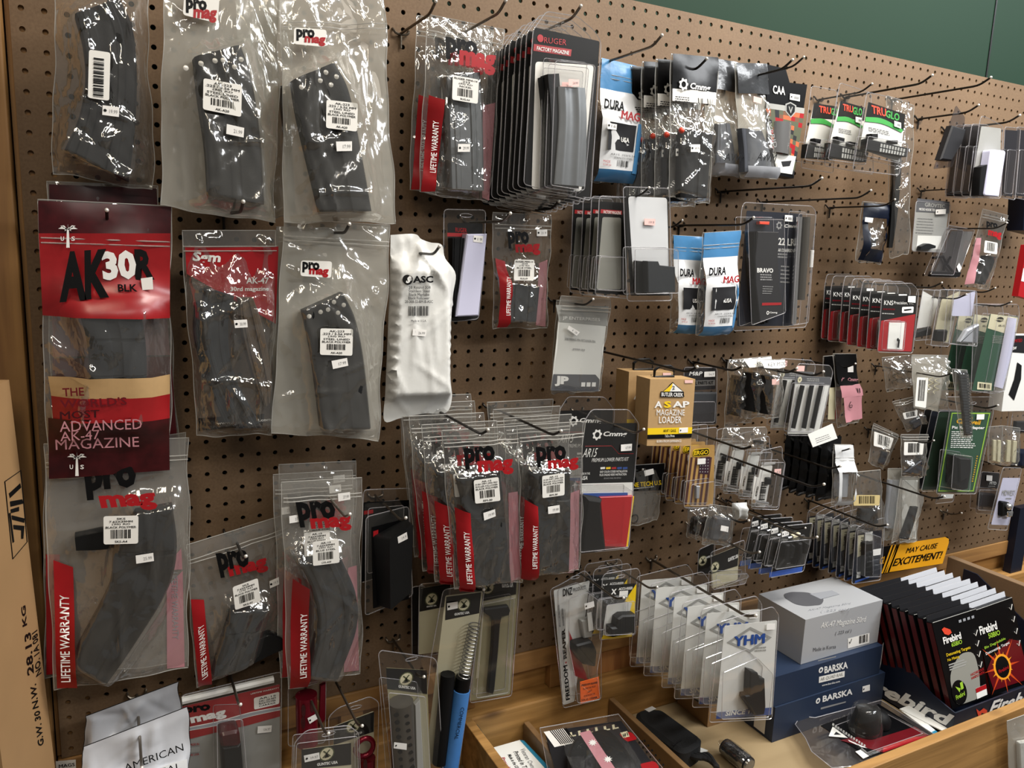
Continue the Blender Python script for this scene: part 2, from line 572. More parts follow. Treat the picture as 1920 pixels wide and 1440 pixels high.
# ---------------------------------------------------------------- a product on the wall
class It:
    """One thing. q = its four corners in the photograph (TL,TR,BR,BL), d = how far it hangs in front of the board.
    Its own frame: x to the right, z up, y towards the wall; the Empty stands at its middle."""

    def __init__(s, name, q, d, label, cat, group=None, yaw=0.0, tilt=0.0):
        cx, cy = sum(p[0] for p in q) / 4, sum(p[1] for p in q) / 4
        s.R = Euler((math.radians(tilt), 0, math.radians(yaw)), 'XYZ').to_matrix()
        s.o = at(cx, cy, d)
        s.n = s.R @ Vector((0, 1, 0))
        s.root = bpy.data.objects.new(name, None)
        s.root.empty_display_size = 0.03
        s.root.location = s.o
        s.root.rotation_euler = (math.radians(tilt), 0, math.radians(yaw))
        COL.objects.link(s.root)
        s.root['label'] = label; s.root['category'] = cat
        if group:
            s.root['group'] = group
        s.q = [s.l(*p) for p in q]
        s.front = lambda x, z: 0.0
        s.seed = int(abs(hash((round(cx), round(cy)))) % 99991)

    def l(s, px, py, dy=0.0):
        v = ray(px, py)
        c = s.o + s.n * dy
        p = CAM + v * ((c - CAM).dot(s.n) / v.dot(s.n)) - s.o
        p = s.R.transposed() @ p
        return (p.x, p.z)

    def P(s, pts, dy=0.0):
        return [s.l(*p, dy) for p in pts]

    def at(s, u, v):
        a, b, c, d = [np.array(p) for p in s.q]
        p = (a * (1 - u) + b * u) * (1 - v) + (d * (1 - u) + c * u) * v
        return (p[0], p[1])

    def sub(s, u0, v0, u1, v1):
        return [s.at(u0, v0), s.at(u1, v0), s.at(u1, v1), s.at(u0, v1)]

    # ---- plastic bag
    def film(s, contents=(), T=0.02, mat='film_clear', folds=14, amp=0.002, step=0.0035, name='bag_film', zipv=None,
             edge=True, wob=0.0015, seedadd=0, pile=None, back=True, prints=None):
        r = random.Random(s.seed + seedadd)
        folds, amp = int(folds * 1.35), amp * 1.35
        a, b, c, d = [np.array(p) for p in s.q]
        w = (np.linalg.norm(b - a) + np.linalg.norm(c - d)) / 2; h = (np.linalg.norm(d - a) + np.linalg.norm(c - b)) / 2
        nu, nv = max(8, min(60, int(w / step))), max(10, min(100, int(h / step)))
        U, Vv = np.meshgrid(np.linspace(0, 1, nu + 1), np.linspace(0, 1, nv + 1))
        P = (a * (1 - U[..., None]) + b * U[..., None]) * (1 - Vv[..., None]) + (d * (1 - U[..., None]) + c * U[..., None]) * Vv[..., None]
        ph = [r.uniform(0, 6.3) for _ in range(6)]
        wx = wob * (np.sin(Vv * 9 + ph[0]) + .6 * np.sin(Vv * 21 + ph[1])) * (2 * U - 1 + .3)
        wz = wob * (np.sin(U * 7 + ph[2]) + .5 * np.sin(U * 17 + ph[3])) * (Vv > .5)
        P[..., 0] += wx; P[..., 1] += wz
        Q = P.reshape(-1, 2)
        H = np.zeros(len(Q))
        for poly in contents:
            dd = poly_dist(Q, poly)
            H = np.maximum(H, T * np.exp(-(dd / 0.016) ** 1.3))
        eu = np.minimum(U, 1 - U).reshape(-1) * w; ev = np.minimum(Vv, 1 - Vv).reshape(-1) * h
        att = np.clip(np.minimum(eu / 0.010, ev / 0.014), 0, 1)
        att = att * att * (3 - 2 * att)
        W = np.zeros(len(Q))
        lo, hi = Q.min(0), Q.max(0)
        for _ in range(folds):
            p0 = np.array([r.uniform(lo[0], hi[0]), r.uniform(lo[1], hi[1])])
            g = math.pi / 2 + r.gauss(0, .45) if r.random() < .7 else r.uniform(0, 3.14)
            t = np.array([math.cos(g), math.sin(g)]); nn = np.array([-t[1], t[0]])
            ln, wd = r.uniform(.02, .09), r.uniform(.0025, .0065)
            k = r.uniform(.4, 1) * amp * r.choice((1, 1, 1, -.6))
            al = (Q - p0) @ t; pe = (Q - p0) @ nn + 2.5 * (al ** 2) * r.uniform(-1, 1)
            W += k * np.exp(-(pe / wd) ** 2) * np.exp(-(al / ln) ** 4)
        for k, (fx, fz) in enumerate(((31, 22), (57, 43))):
            W += amp * (.5, .28)[k] * np.sin(Q[:, 0] * fx * 2 + ph[4] + 2 * np.sin(Q[:, 1] * fz)) * np.sin(Q[:, 1] * fz * 1.3 + ph[5])
        Y = -(H * np.clip(att * 1.5, 0, 1) + (W + .0012) * att) - .0004
        s.grid = (nu, nv, Y.reshape(nv + 1, nu + 1), a, b, c, d)
        mb = MB()
        V = [(Q[i, 0], Y[i], Q[i, 1]) for i in range(len(Q))]
        F = [(j * (nu + 1) + i, (j + 1) * (nu + 1) + i, (j + 1) * (nu + 1) + i + 1, j * (nu + 1) + i + 1) for j in range(nv) for i in range(nu)]
        mb.add(V, F, mat)
        ring = [i for i in range(nu + 1)] + [j * (nu + 1) + nu for j in range(1, nv + 1)] + [nv * (nu + 1) + i for i in range(nu - 1, -1, -1)] + [j * (nu + 1) for j in range(nv - 1, 0, -1)]
        if back:
            mb.add([(Q[i, 0], 0.0006, Q[i, 1]) for i in ring], [tuple(range(len(ring)))], mat.replace('film_', 'back_'))
        if edge:
            mb.tube([(Q[i, 0], 0, Q[i, 1]) for i in ring], 0.0007, 'film_edge' if edge is True else edge, 4, True)

        def front(x, z):
            k = (Q[:, 0] - x) ** 2 + (Q[:, 1] - z) ** 2
            near = k < .0075 ** 2
            return (float(Y[near].min()) if near.any() else float(Y[np.argmin(k)])) - .0013
        s.front = front
        if zipv is not None:
            zm = 'film_edge'
            for dz in (0, .006):
                pts = [s.at(u, zipv + dz / max(h, .01)) for u in np.linspace(.01, .99, 12)]
                mb.tube([(x, front(x, z) - .0003, z) for x, z in pts], .0008, zm, 4)
        if prints:
            prints(mb)
        s.film_obj = mb.build(name, s.root, 60)
        return s

    # ---- clear shell of a blister
    def shell(s, q=None, r=0.007, bubbles=(), mat='shell_clear', hang=True, name='clear_shell', y=0.0, slot=None):
        poly = rounded(s.P(q) if q else s.q, r)
        mb = MB()
        mb.face(poly, y, mat)
        mb.tube([(x, y, z) for x, z in poly], .0008, 'shell_edge', 4, True)
        for px, hgt, flare in bubbles:
            top = rounded(s.P(px, -hgt), r * .7)
            cen = np.mean(np.array(top), axis=0)
            base = [tuple(cen + (np.array(p) - cen) * (1 + flare)) for p in top]
            mb.bubble(base, top, y, y - hgt, mat, 'shell_edge')
        if slot:
            sx, sz = s.l(*slot)
            mb.tube([(sx + .011 * math.cos(g), y - .0006, sz + .003 * math.sin(g)) for g in np.linspace(0, 6.28, 12)[:-1]], .0006, 'shell_edge', 4, True)
        return mb.build(name, s.root, 35)

    def part(s, name, mb, smooth=30, **props):
        return mb.build(name, s.root, smooth, props)

    # ---- paper bits
    def sticker(s, px, price='', dot=False, mat='price_paper', y=None, name='price_sticker', n=0):
        "small price gun sticker; px = TL,TR,BR,BL"
        yy = (lambda p: min(s.front(*a) for a in p))(s.P(px)) - .0006 if y is None else y
        p = s.P(px, yy)
        mb = MB().prism(p, yy + .0003, yy, mat)
        a, b, c, d = [np.array(k) for k in p]

        def f(u, v):
            return (a * (1 - u) + b * u) * (1 - v) + (d * (1 - u) + c * u) * v
        if dot:
            o = f(.16, .5); r = np.linalg.norm(d - a) * .16
            mb.face([(o[0] + r * math.cos(g), o[1] + r * math.sin(g)) for g in np.linspace(0, 6.28, 9)[:-1]], yy - .0003, 'black_print')
        if price:
            mb.text(price, f(.42, .34), f(.9, .34), f(.42, .72), yy - .0003, 'grey_print')
        return mb.build(name, s.root)

    def barcode_label(s, px, lines=(), foot='', y=None, seed=3, mat='label_paper', bars=True, name='barcode_label'):
        yy = min(s.front(*a) for a in s.P(px)) - .0006 if y is None else y
        p = s.P(px, yy)
        mb = MB().prism(rounded(p, .003, 3), yy + .0003, yy, mat)
        a, b, c, d = [np.array(k) for k in p]

        def f(u, v):
            return (a * (1 - u) + b * u) * (1 - v) + (d * (1 - u) + c * u) * v
        y2 = yy - .0003
        k = len(lines); v = .06
        for t in lines:
            wd = min(.44, .035 * len(t) + .02)
            mb.text(t, f(.5 - wd, v), f(.5 + wd, v), f(.5 - wd, v + .075), y2, 'black_print', .015); v += .1
        if bars:
            mb.bars(f(.2, v + .02), f(.8, v + .02), f(.2, .80), y2, seed=seed, n=16)
        if foot:
            mb.text(foot, f(.32, .87), f(.68, .87), f(.32, .95), y2, 'black_print', .02)
        return mb.build(name, s.root)


MAGP = [(0, 0), (.02, .75), (.10, .96), (.22, 1), (.40, 1), (.43, .86), (.57, .86), (.60, 1), (.84, 1), (.95, .9), (1, .6), (1, 0)]
RIBP = [(0, 0), (.02, .8), (.06, .92), (.16, .92), (.19, 1), (.30, 1), (.33, .92), (.62, .92), (.65, 1), (.76, 1), (.79, .92), (.94, .92), (.99, .8), (1, 0)]
FLATP = [(0, 0), (.03, .85), (.08, 1), (.92, 1), (.97, .85), (1, 0)]
ROUNDP = [(.5 - .5 * math.cos(math.pi * k / 10), math.sin(math.pi * k / 10)) for k in range(11)]


def copies(it, n, step, labels, dx=0.0, dz=0.0, jit=0.0, yawj=0.0, start=1):
    "more of the same thing, hung behind it on the same hook"
    r = random.Random(it.seed + 5); out = []
    for k in range(n):
        c = it.root.copy(); COL.objects.link(c)
        c.location = it.root.location + Vector((dx * (k + start) + r.uniform(-jit, jit), step * (k + start), dz * (k + start) + r.uniform(-jit, jit)))
        c.rotation_euler.z = it.root.rotation_euler.z + math.radians(r.uniform(-yawj, yawj))
        c['label'] = labels[k] if not isinstance(labels, str) else labels % ('second', 'third', 'fourth', 'fifth', 'sixth', 'seventh', 'eighth', 'ninth', 'tenth')[k]
        for ch in it.root.children:
            e = ch.copy(); COL.objects.link(e); e.parent = c
            for g in ch.children:
                e2 = g.copy(); COL.objects.link(e2); e2.parent = e
        out.append(c)
    return out


def hook(tip, d, label, rise=0.012, dark=True, base=0.0, r=0.0021, group='peg hooks on the board'):
    "bent wire hook: two prongs in the board, a straight arm, a raised end; tip = its end in the photograph"
    T = at(*tip, d)
    z = T.z - rise
    root = bpy.data.objects.new('peg_hook', None); root.empty_display_size = .02
    root.location = (T.x, -base, z); COL.objects.link(root)
    root['label'] = label; root['category'] = 'hook'; root['group'] = group
    L = d - base; m = 'dark_wire' if dark else 'steel_wire'
    mb = MB()
    path = smooth_path([(0, .004, 0), (0, -.01, 0), (0, -L * .5, 0), (0, -L + .034, 0)], 8) + smooth_path([(0, -L + .026, .0006), (0, -L + .016, rise * .3), (0, -L, rise)], 6)
    mb.tube(path, r, m, 7)
    mb.build('hook_arm', root, 50)
    MB().ball((0, -L, rise), r * 1.35, 'wire_tip').build('arm_tip', root, 60)
    b = MB()
    b.tube(smooth_path([(-.0127, .006, .008), (-.0127, -.003, .004), (-.009, -.005, -.001), (0, -.004, -.002), (.009, -.005, -.001), (.0127, -.003, .004), (.0127, .006, .008)], 14), r * .9, m, 6)
    b.tube([(0, -.003, 0), (0, -.003, -.022)], r * .9, m, 6)
    b.build('hook_bracket', root, 50)
    return root

# ================================================================ THE SETTING
def pegboard():
    c0, c1, r0, r1, s = -24, 76, -24, 23, 0.0254
    rad = 0.0036
    K = 16
    ang = [2 * math.pi * k / K + math.pi / 4 for k in range(K)]
    sq = []
    for g in ang:
        c, n = math.cos(g), math.sin(g); m = max(abs(c), abs(n))
        sq.append((c / m * s / 2, n / m * s / 2))
    ci = [(rad * math.cos(g), rad * math.sin(g)) for g in ang]
    tmpl = np.array([(x, 0, z) for x, z in sq] + [(x, 0, z) for x, z in ci] + [(x, .0045, z) for x, z in ci])
    ft = []
    for k in range(K):
        j = (k + 1) % K
        ft.append((k, j, K + j, K + k)); ft.append((K + k, K + j, 2 * K + j, 2 * K + k))
    ft = np.array(ft)
    cells = [(c * s, r * s) for c in range(c0, c1 + 1) for r in range(r0, r1 + 1)]
    V = np.concatenate([tmpl + np.array((x, 0, z + ZO)) for x, z in cells])
    F = np.concatenate([ft + i * len(tmpl) for i in range(len(cells))])
    me = bpy.data.meshes.new('wall_pegboard')
    me.from_pydata(V.tolist(), [], F.tolist())
    me.materials.append(MATS['hardboard'])
    o = bpy.data.objects.new('wall_pegboard', me); COL.objects.link(o)
    return structure(o)


pegboard()


def sbox(name, a, b, m, bev=0.0):
    "a box of the setting, given in board heights"
    a = (a[0], a[1], a[2] + ZO); b = (b[0], b[1], b[2] + ZO)
    o = structure(MB().box(a, b, m).build(name))
    if bev:
        md = o.modifiers.new('bevel', 'BEVEL'); md.width = bev; md.segments = 2
    return o


sbox('wall_back', (-3.0, .046, -ZO), (4.0, .10, 1.6), 'green_wall')
sbox('trim_1', (1.4225, .044, .60), (1.4275, .047, 1.6), 'black_print')          # seam between wall panels
sbox('floor', (-3.0, -3.6, -ZO - .02), (4.0, .10, -ZO), 'floor_vinyl')
sbox('trim_2', (-.80, -.022, -ZO + .001), (-.6300, .045, 1.2), 'pine_post', .003)       # the post left of the board
sbox('trim_3', (-.628, .0052, -.62), (-.570, .045, .597), 'pine_post')            # furring behind the board
sbox('trim_4', (.140, .0052, -.62), (.215, .045, .597), 'pine_post')
sbox('trim_5', (-.568, .0052, -.622), (.138, .045, -.545), 'pine_flat')
sbox('trim_6', (.217, .0052, -.622), (1.90, .045, -.575), 'pine_flat')
sbox('trim_7', (-.628, -.003, -.664), (1.92, .044, -.6235), 'pine_flat', .002)   # plate under the board
sbox('trim_8', (-.628, .020, -.716), (1.92, .044, -.6645), 'pine_rough')         # rough sheathing, set back
for i, (x0, x1) in enumerate(((-.20, -.16), (.02, .06), (.225, .262), (.64, .68), (1.06, 1.10), (1.46, 1.50))):
    sbox('trim_%d' % (9 + i), (x0, -.001, -.7155), (x1, .0195, -.6645), 'pine_flat', .001)
sbox('trim_15', (.285, .004, -.7155), (.52, .0195, -.6645), 'lath')              # ribbed strip between studs
sbox('trim_16', (-.628, -.030, -.817), (1.92, .044, -.7165), 'pine_rough', .003) # ledge
sbox('trim_17', (1.745, -.022, -1.2), (1.80, -.0005, -.52), 'card_navy')            # dark upright at the right end

# ---- the wooden tray fixed under the ledge
T0, T1, TZ, TF = -.031, -.445, -.714, -.805
tray = bpy.data.objects.new('wooden_tray', None); COL.objects.link(tray)
tray.location = (.7, -.03, TF + ZO - .012)
tray['label'] = 'long open wooden tray with thin dividers fixed under the pegboard'
tray['category'] = 'tray'
TO = tray.location


def tbox(name, a, b, m, bev=.0015):
    a = Vector((a[0], a[1], a[2] + ZO)) - TO; b = Vector((b[0], b[1], b[2] + ZO)) - TO
    o = MB().box(a, b, m).build(name, tray)
    md = o.modifiers.new('bevel', 'BEVEL'); md.width = bev; md.segments = 2
    return o


XL = atz(874, 1352, TZ).x
XR = 1.90
tbox('tray_floor', (XL - .02, T1, TF - .012), (XR, T0, TF), 'ply_floor')
tbox('side_board', (XL - .004, T1 - .001, TF - .03), (XL + .014, T0 + .0005, TZ), 'pine_rough')
tbox('front_board', (XL + .0145, T1 - .001, TF - .22), (XR, T1 + .019, TZ), 'pine_rough')
for px, py in ((1003, 1372), (1186, 1345)):
    p = atz(px, py, -.752)
    tbox('divider', (p.x - .006, T1 + .0195, TF + .0003), (p.x + .006, T0 - .0005, -.752), 'ply_dark')
pd = at(1776, 1043, .03)
RX = pd.x
tbox('tall_divider', (RX, T1 - .12, TF + .0003), (RX + .022, T0 - .0005, pd.z - ZO), 'brown_chip')

# ---- shipping carton at the left edge
far_b, far_t = at(96, 1380, .075), at(17, 712, .075)
g = math.radians(15)
dirv = Vector((-math.sin(g), -math.cos(g), 0)); side = Vector((-math.cos(g), math.sin(g), 0))
ext = (far_b - far_t) / (far_b.z - far_t.z)          # lean per metre of height
fb = far_b - ext * (far_b.z - .004)
W1, W2 = .145, .30
car = bpy.data.objects.new('shipping_carton', None); COL.objects.link(car)
car.location = fb
car['label'] = 'tall brown cardboard carton with black printing and handwriting at the left edge'
car['category'] = 'box'
up = far_t - fb
cv = [Vector((0, 0, 0)), dirv * W1, dirv * W1 + side * W2, side * W2]
mb = MB()
V = cv + [v + up for v in cv]
mb.add(V, [(0, 1, 2, 3), (4, 7, 6, 5), (0, 4, 5, 1), (1, 5, 6, 2), (2, 6, 7, 3), (3, 7, 4, 0)], 'kraft')
nrm = (dirv.cross(up)).normalized()
if nrm.x < 0:
    nrm = -nrm


def cpt(px, py):
    v = ray(px, py); n = nrm
    return CAM + v * ((fb + n * .0006 - CAM).dot(n) / v.dot(n)) - fb


def cface(pts, m):
    return mb.add([cpt(*p) for p in pts], [tuple(range(len(pts)))], m)


def ctext(t, tl, tr, bl, m='black_print', bold=0.02):
    v, f = glyphs(t, bold, 0)
    V = []
    for a, b in v:
        V.append(cpt(bl[0] + a * (tr[0] - tl[0]) + b * (tl[0] - bl[0]), bl[1] + a * (tr[1] - tl[1]) + b * (tl[1] - bl[1])))
    mb.add(V, f, m)


def cline(pts, r=.0009):
    mb.tube([cpt(*p) for p in pts], r, 'black_print', 4)


ctext('KG', (43, 1176), (40, 1138), (51, 1172))
ctext('28.13', (52, 1268), (46, 1190), (64, 1262))
ctext('N.W.', (62, 1330), (57, 1285), (73, 1326))
ctext('G.W. 30', (72, 1400), (64, 1335), (83, 1396))
ctext('NO. 1A 081', (68, 1270), (60, 1188), (78, 1262))
cline([(9, 903), (39, 882), (51, 1016), (24, 1048), (9, 903)], .0007)
for q in (((17, 925), (38, 906), (40, 914), (19, 934)), ((19, 940), (42, 936), (44, 944), (20, 950)), ((20, 955), (36, 950), (36, 958), (21, 962)),
          ((22, 966), (46, 972), (46, 980), (23, 974)), ((25, 984), (46, 986), (44, 1010), (40, 1010), (40, 994), (26, 992)), ((17, 962), (20, 961), (27, 1016), (24, 1018))):
    cface(q, 'black_print')
mb.build('carton_body', car)

# ================================================================ THE GOODS
def zm(ox, oy, s):
    "reads a run of x,y figures measured on an enlarged piece of the photograph"
    return lambda *a: [(ox + s * a[i], oy + s * a[i + 1]) for i in range(0, len(a), 2)]


S_, T_ = 500 / 1714, 400 / 1694
z1, z2, z3, z4 = zm(0, 0, S_), zm(450, 0, S_), zm(880, 0, S_), zm(1300, 60, S_)
z5, z6, z7, z8 = zm(1500, 100, 420 / 1728), zm(0, 350, S_), zm(450, 370, S_), zm(800, 350, S_)
z9, z10, z11, z12 = zm(1200, 350, T_), zm(1520, 380, T_), zm(1130, 640, T_), zm(1500, 640, 420 / 1779)
z13, z14, z15, z16 = zm(0, 780, S_), zm(320, 860, S_), zm(740, 720, S_), zm(1160, 780, T_)
y1, y2, y3, y4 = zm(1500, 850, 420 / 1728), zm(0, 1080, .25), zm(340, 1160, 400 / 1920), zm(660, 1060, 400 / 1516)
y5, y6, y7, y8 = zm(1000, 1030, 400 / 1557), zm(1300, 1060, 400 / 1516), zm(1600, 1020, .25), zm(860, 1240, 500 / 1920)
px = zm(0, 0, 1)


def patch(mb, q, y, m, nu=3, nv=10):
    "a printed area that follows the film"
    a, b, c, d = [np.array(p) for p in q]
    V = []
    for j in range(nv + 1):
        for i in range(nu + 1):
            u, v = i / nu, j / nv
            p = (a * (1 - u) + b * u) * (1 - v) + (d * (1 - u) + c * u) * v
            V.append((p[0], y(p[0], p[1]) if callable(y) else y, p[1]))
    F = [(j * (nu + 1) + i, (j + 1) * (nu + 1) + i, (j + 1) * (nu + 1) + i + 1, j * (nu + 1) + i + 1) for j in range(nv) for i in range(nu)]
    mb.add(V, F, m)


def warranty(it, mb, strip, text=True, m='red_print', tq=None, s='LIFETIME WARRANTY'):
    off = lambda x, z: it.front(x, z) - .0004
    p = it.P(strip, -.004)
    patch(mb, p, off, m, 2, 14)
    if text:
        a, b, c, d = [np.array(k) for k in p]

        def f(u, v):
            return (a * (1 - u) + b * u) * (1 - v) + (d * (1 - u) + c * u) * v
        u0, u1, v0, v1 = tq or (.22, .70, .30, .88)
        mb.text(s, f(u0, v1), f(u0, v0), f(u1, v1), lambda x, z: it.front(x, z) - .0010, 'white_print', .012)


def promag_logo(it, mb, pro, mag, mblk='black_print', mred='red_print'):
    off = lambda x, z: it.front(x, z) - .0008
    a = it.P(pro, -.006); mb.text('pro', a[0], a[1], a[2], off, mblk, .05)
    a = it.P(mag, -.006); mb.text('mag', a[0], a[1], a[2], off, mred, .05)


def logo_sticker(it, q, pro, mag, y=None):
    yy = min(it.front(*k) for k in it.P(q)) - .0005 if y is None else y
    mb = MB().prism(rounded(it.P(q, yy), .004), yy + .0003, yy, 'label_paper')
    a = it.P(pro, yy); mb.text('pro', a[0], a[1], a[2], yy - .0003, 'black_print', .05)
    a = it.P(mag, yy); mb.text('mag', a[0], a[1], a[2], yy - .0003, 'red_print', .05)
    return mb.build('logo_sticker', it.root)


def bag(q, d, label, cat='magazine', group=None, L=None, R=None, T=.022, mmat='polymer', prof=MAGP, bands=(), mat='film_clear', folds=16,
        amp=.002, zipv=.10, prints=None, name='magazine_bag', part='magazine', yaw=0, n=26, **kw):
    it = It(name, q, d, label, cat, group, yaw)
    cont = []
    if L:
        l, r = it.P(L, -T * .5), it.P(R, -T * .5)
        mb = MB().loft(l, r, T, mmat, prof, -.0015, n, bands)
        it.part(part, mb, 40)
        cont = [[tuple(k) for k in smooth_path(l, 8)] + [tuple(k) for k in smooth_path(r, 8)][::-1]]
    it.film(cont, T + .003, mat, folds, amp, zipv=zipv, prints=(lambda mb: prints(it, mb)) if prints else None, **kw)
    return it


# ---------------- top row, left
it = bag(z1(360, -110, 942, -110, 990, 1222, 335, 1112), .055, 'clear bag of long curved black magazines with an upright barcode sticker, top left corner',
         L=z1(478, 105, 530, 300, 545, 520, 500, 760, 410, 960), R=z1(770, 5, 850, 180, 880, 450, 872, 800, 830, 1170), T=.030, mmat='polymer', prof=RIBP, mat='film_crisp', folds=34, amp=.0034, zipv=None)
it.barcode_label(z1(572, 318, 710, 338, 702, 648, 565, 628), bars=False)
o = it.root.children[-1]
mb = MB(); yy = min(it.front(*k) for k in it.P(z1(572, 318, 710, 338, 702, 648, 565, 628))) - .0012
a = it.P(z1(598, 620, 602, 360, 665, 628), yy); mb.bars(a[0], a[1], a[2], yy, n=24, seed=8); mb.build('barcode', o)
it.sticker(z1(660, 676, 768, 690, 764, 752, 657, 738), '19.99', True)

AK = ('AK-223', '.223 / 5.56 MM', '(30) RD', 'STEEL LINED', 'BLACK POLYMER')


def rivets(it, pts, y):
    mb = MB()
    for p in pts:
        x, z = it.l(*p, y)
        mb.add([(x + .0033 * math.cos(g), y, z + .0033 * math.sin(g)) for g in np.linspace(0, 6.28, 11)[:-1]] + [(x, y - .0008, z)], [(i, (i + 1) % 10, 10) for i in range(10)], 'wire_tip')
    it.part('rivet_row', mb)


it = bag(z1(1052, -90, 1800, -90, 1765, 1432, 1035, 1325), .085, 'milky clear bag with straight black riveted magazine, second bag of the top row',
         L=z1(1240, 375, 1270, 640, 1315, 950, 1335, 1255), R=z1(1545, 297, 1615, 520, 1670, 900, 1695, 1315), T=.026, prof=MAGP, mat='film_milky', folds=36, amp=.0036, zipv=None)
rivets(it, z1(1195, 437, 1292, 408, 1382, 390, 1435, 387, 1550, 382, 1508, 430), -.0275)
it.barcode_label(z1(1308, 502, 1556, 548, 1550, 752, 1304, 702), AK, 'AK-A20', seed=11)
it.sticker(z1(1458, 797, 1570, 822, 1566, 884, 1454, 860), '21.99')
logo_sticker(it, z1(1185, -40, 1412, -30, 1400, 150, 1175, 95), z1(1195, -10, 1330, 5, 1195, 82), z1(1245, 55, 1395, 65, 1240, 140))

it = bag(z2(-40, -90, 330, -90, 335, 1395, 120, 1395), .035, 'milky clear bag hanging half hidden behind the third bag of the top row', mat='film_milky', folds=24, amp=.003, zipv=None, L=z2(250, 560, 290, 950, 315, 1350), R=z2(296, 560, 328, 950, 352, 1370), T=.02)
it = bag(z2(262, -60, 920, -40, 998, 1430, 285, 1425), .105, 'milky clear bag with slanted black riveted magazine, rightmost wide bag of the top row',
         L=z2(330, 520, 370, 760, 440, 1060, 512, 1362), R=z2(602, 408, 690, 580, 755, 880, 840, 1358), T=.028, prof=MAGP, mat='film_milky', folds=40, amp=.0038, zipv=.135)
rivets(it, z2(395, 560, 516, 518, 552, 465, 620, 493, 585, 545), -.0295)
it.barcode_label(z2(556, 640, 758, 664, 752, 846, 553, 822), AK, 'AK-A20', seed=12)
it.sticker(z2(617, 910, 720, 908, 720, 970, 622, 972), '17.99')
logo_sticker(it, z2(348, 176, 558, 192, 548, 302, 345, 282), z2(362, 185, 480, 190, 362, 262), z2(415, 230, 550, 240, 412, 290))


def b1(it, mb):
    promag_logo(it, mb, z2(1305, 240, 1510, 275, 1310, 385), z2(1370, 340, 1600, 375, 1365, 475))
    warranty(it, mb, z2(1203, 615, 1280, 655, 1242, 1232, 1166, 1232), tq=(.25, .75, .26, .80))
    patch(mb, it.P(z2(1560, 680, 1640, 660, 1600, 1290, 1555, 1270)), -.0008, 'pink_print', 1, 4)


it = bag(z2(1205, 92, 1695, 190, 1602, 1300, 1150, 1236), .055, 'printed clear bag with grey steel magazine, right of the bare peg hook',
         L=z2(1300, 500, 1318, 760, 1335, 1215), R=z2(1530, 470, 1548, 800, 1555, 1228), T=.022, mmat='magazine_steel', prof=RIBP, mat='film_crisp', folds=30, amp=.003, prints=b1, zipv=.09)
it.barcode_label(z2(1368, 482, 1536, 512, 1528, 668, 1363, 640), ('RUGER MINI-14', '.223', '(30) RD', 'NICKEL'), 'RUG-A4', seed=13)
it.sticker(z2(1402, 925, 1480, 925, 1478, 976, 1400, 976), '29.99', True)
copies(it, 1, .028, ['printed clear bag hanging behind the grey steel magazine bag of the top row'], dx=-.006, dz=.004)
hook((948, 1), .17, 'peg hook holding the printed bag with the grey steel magazine', dark=False)
hook((817, 2), .147, 'bare peg hook beside the rightmost wide bag of the top row', dark=False)

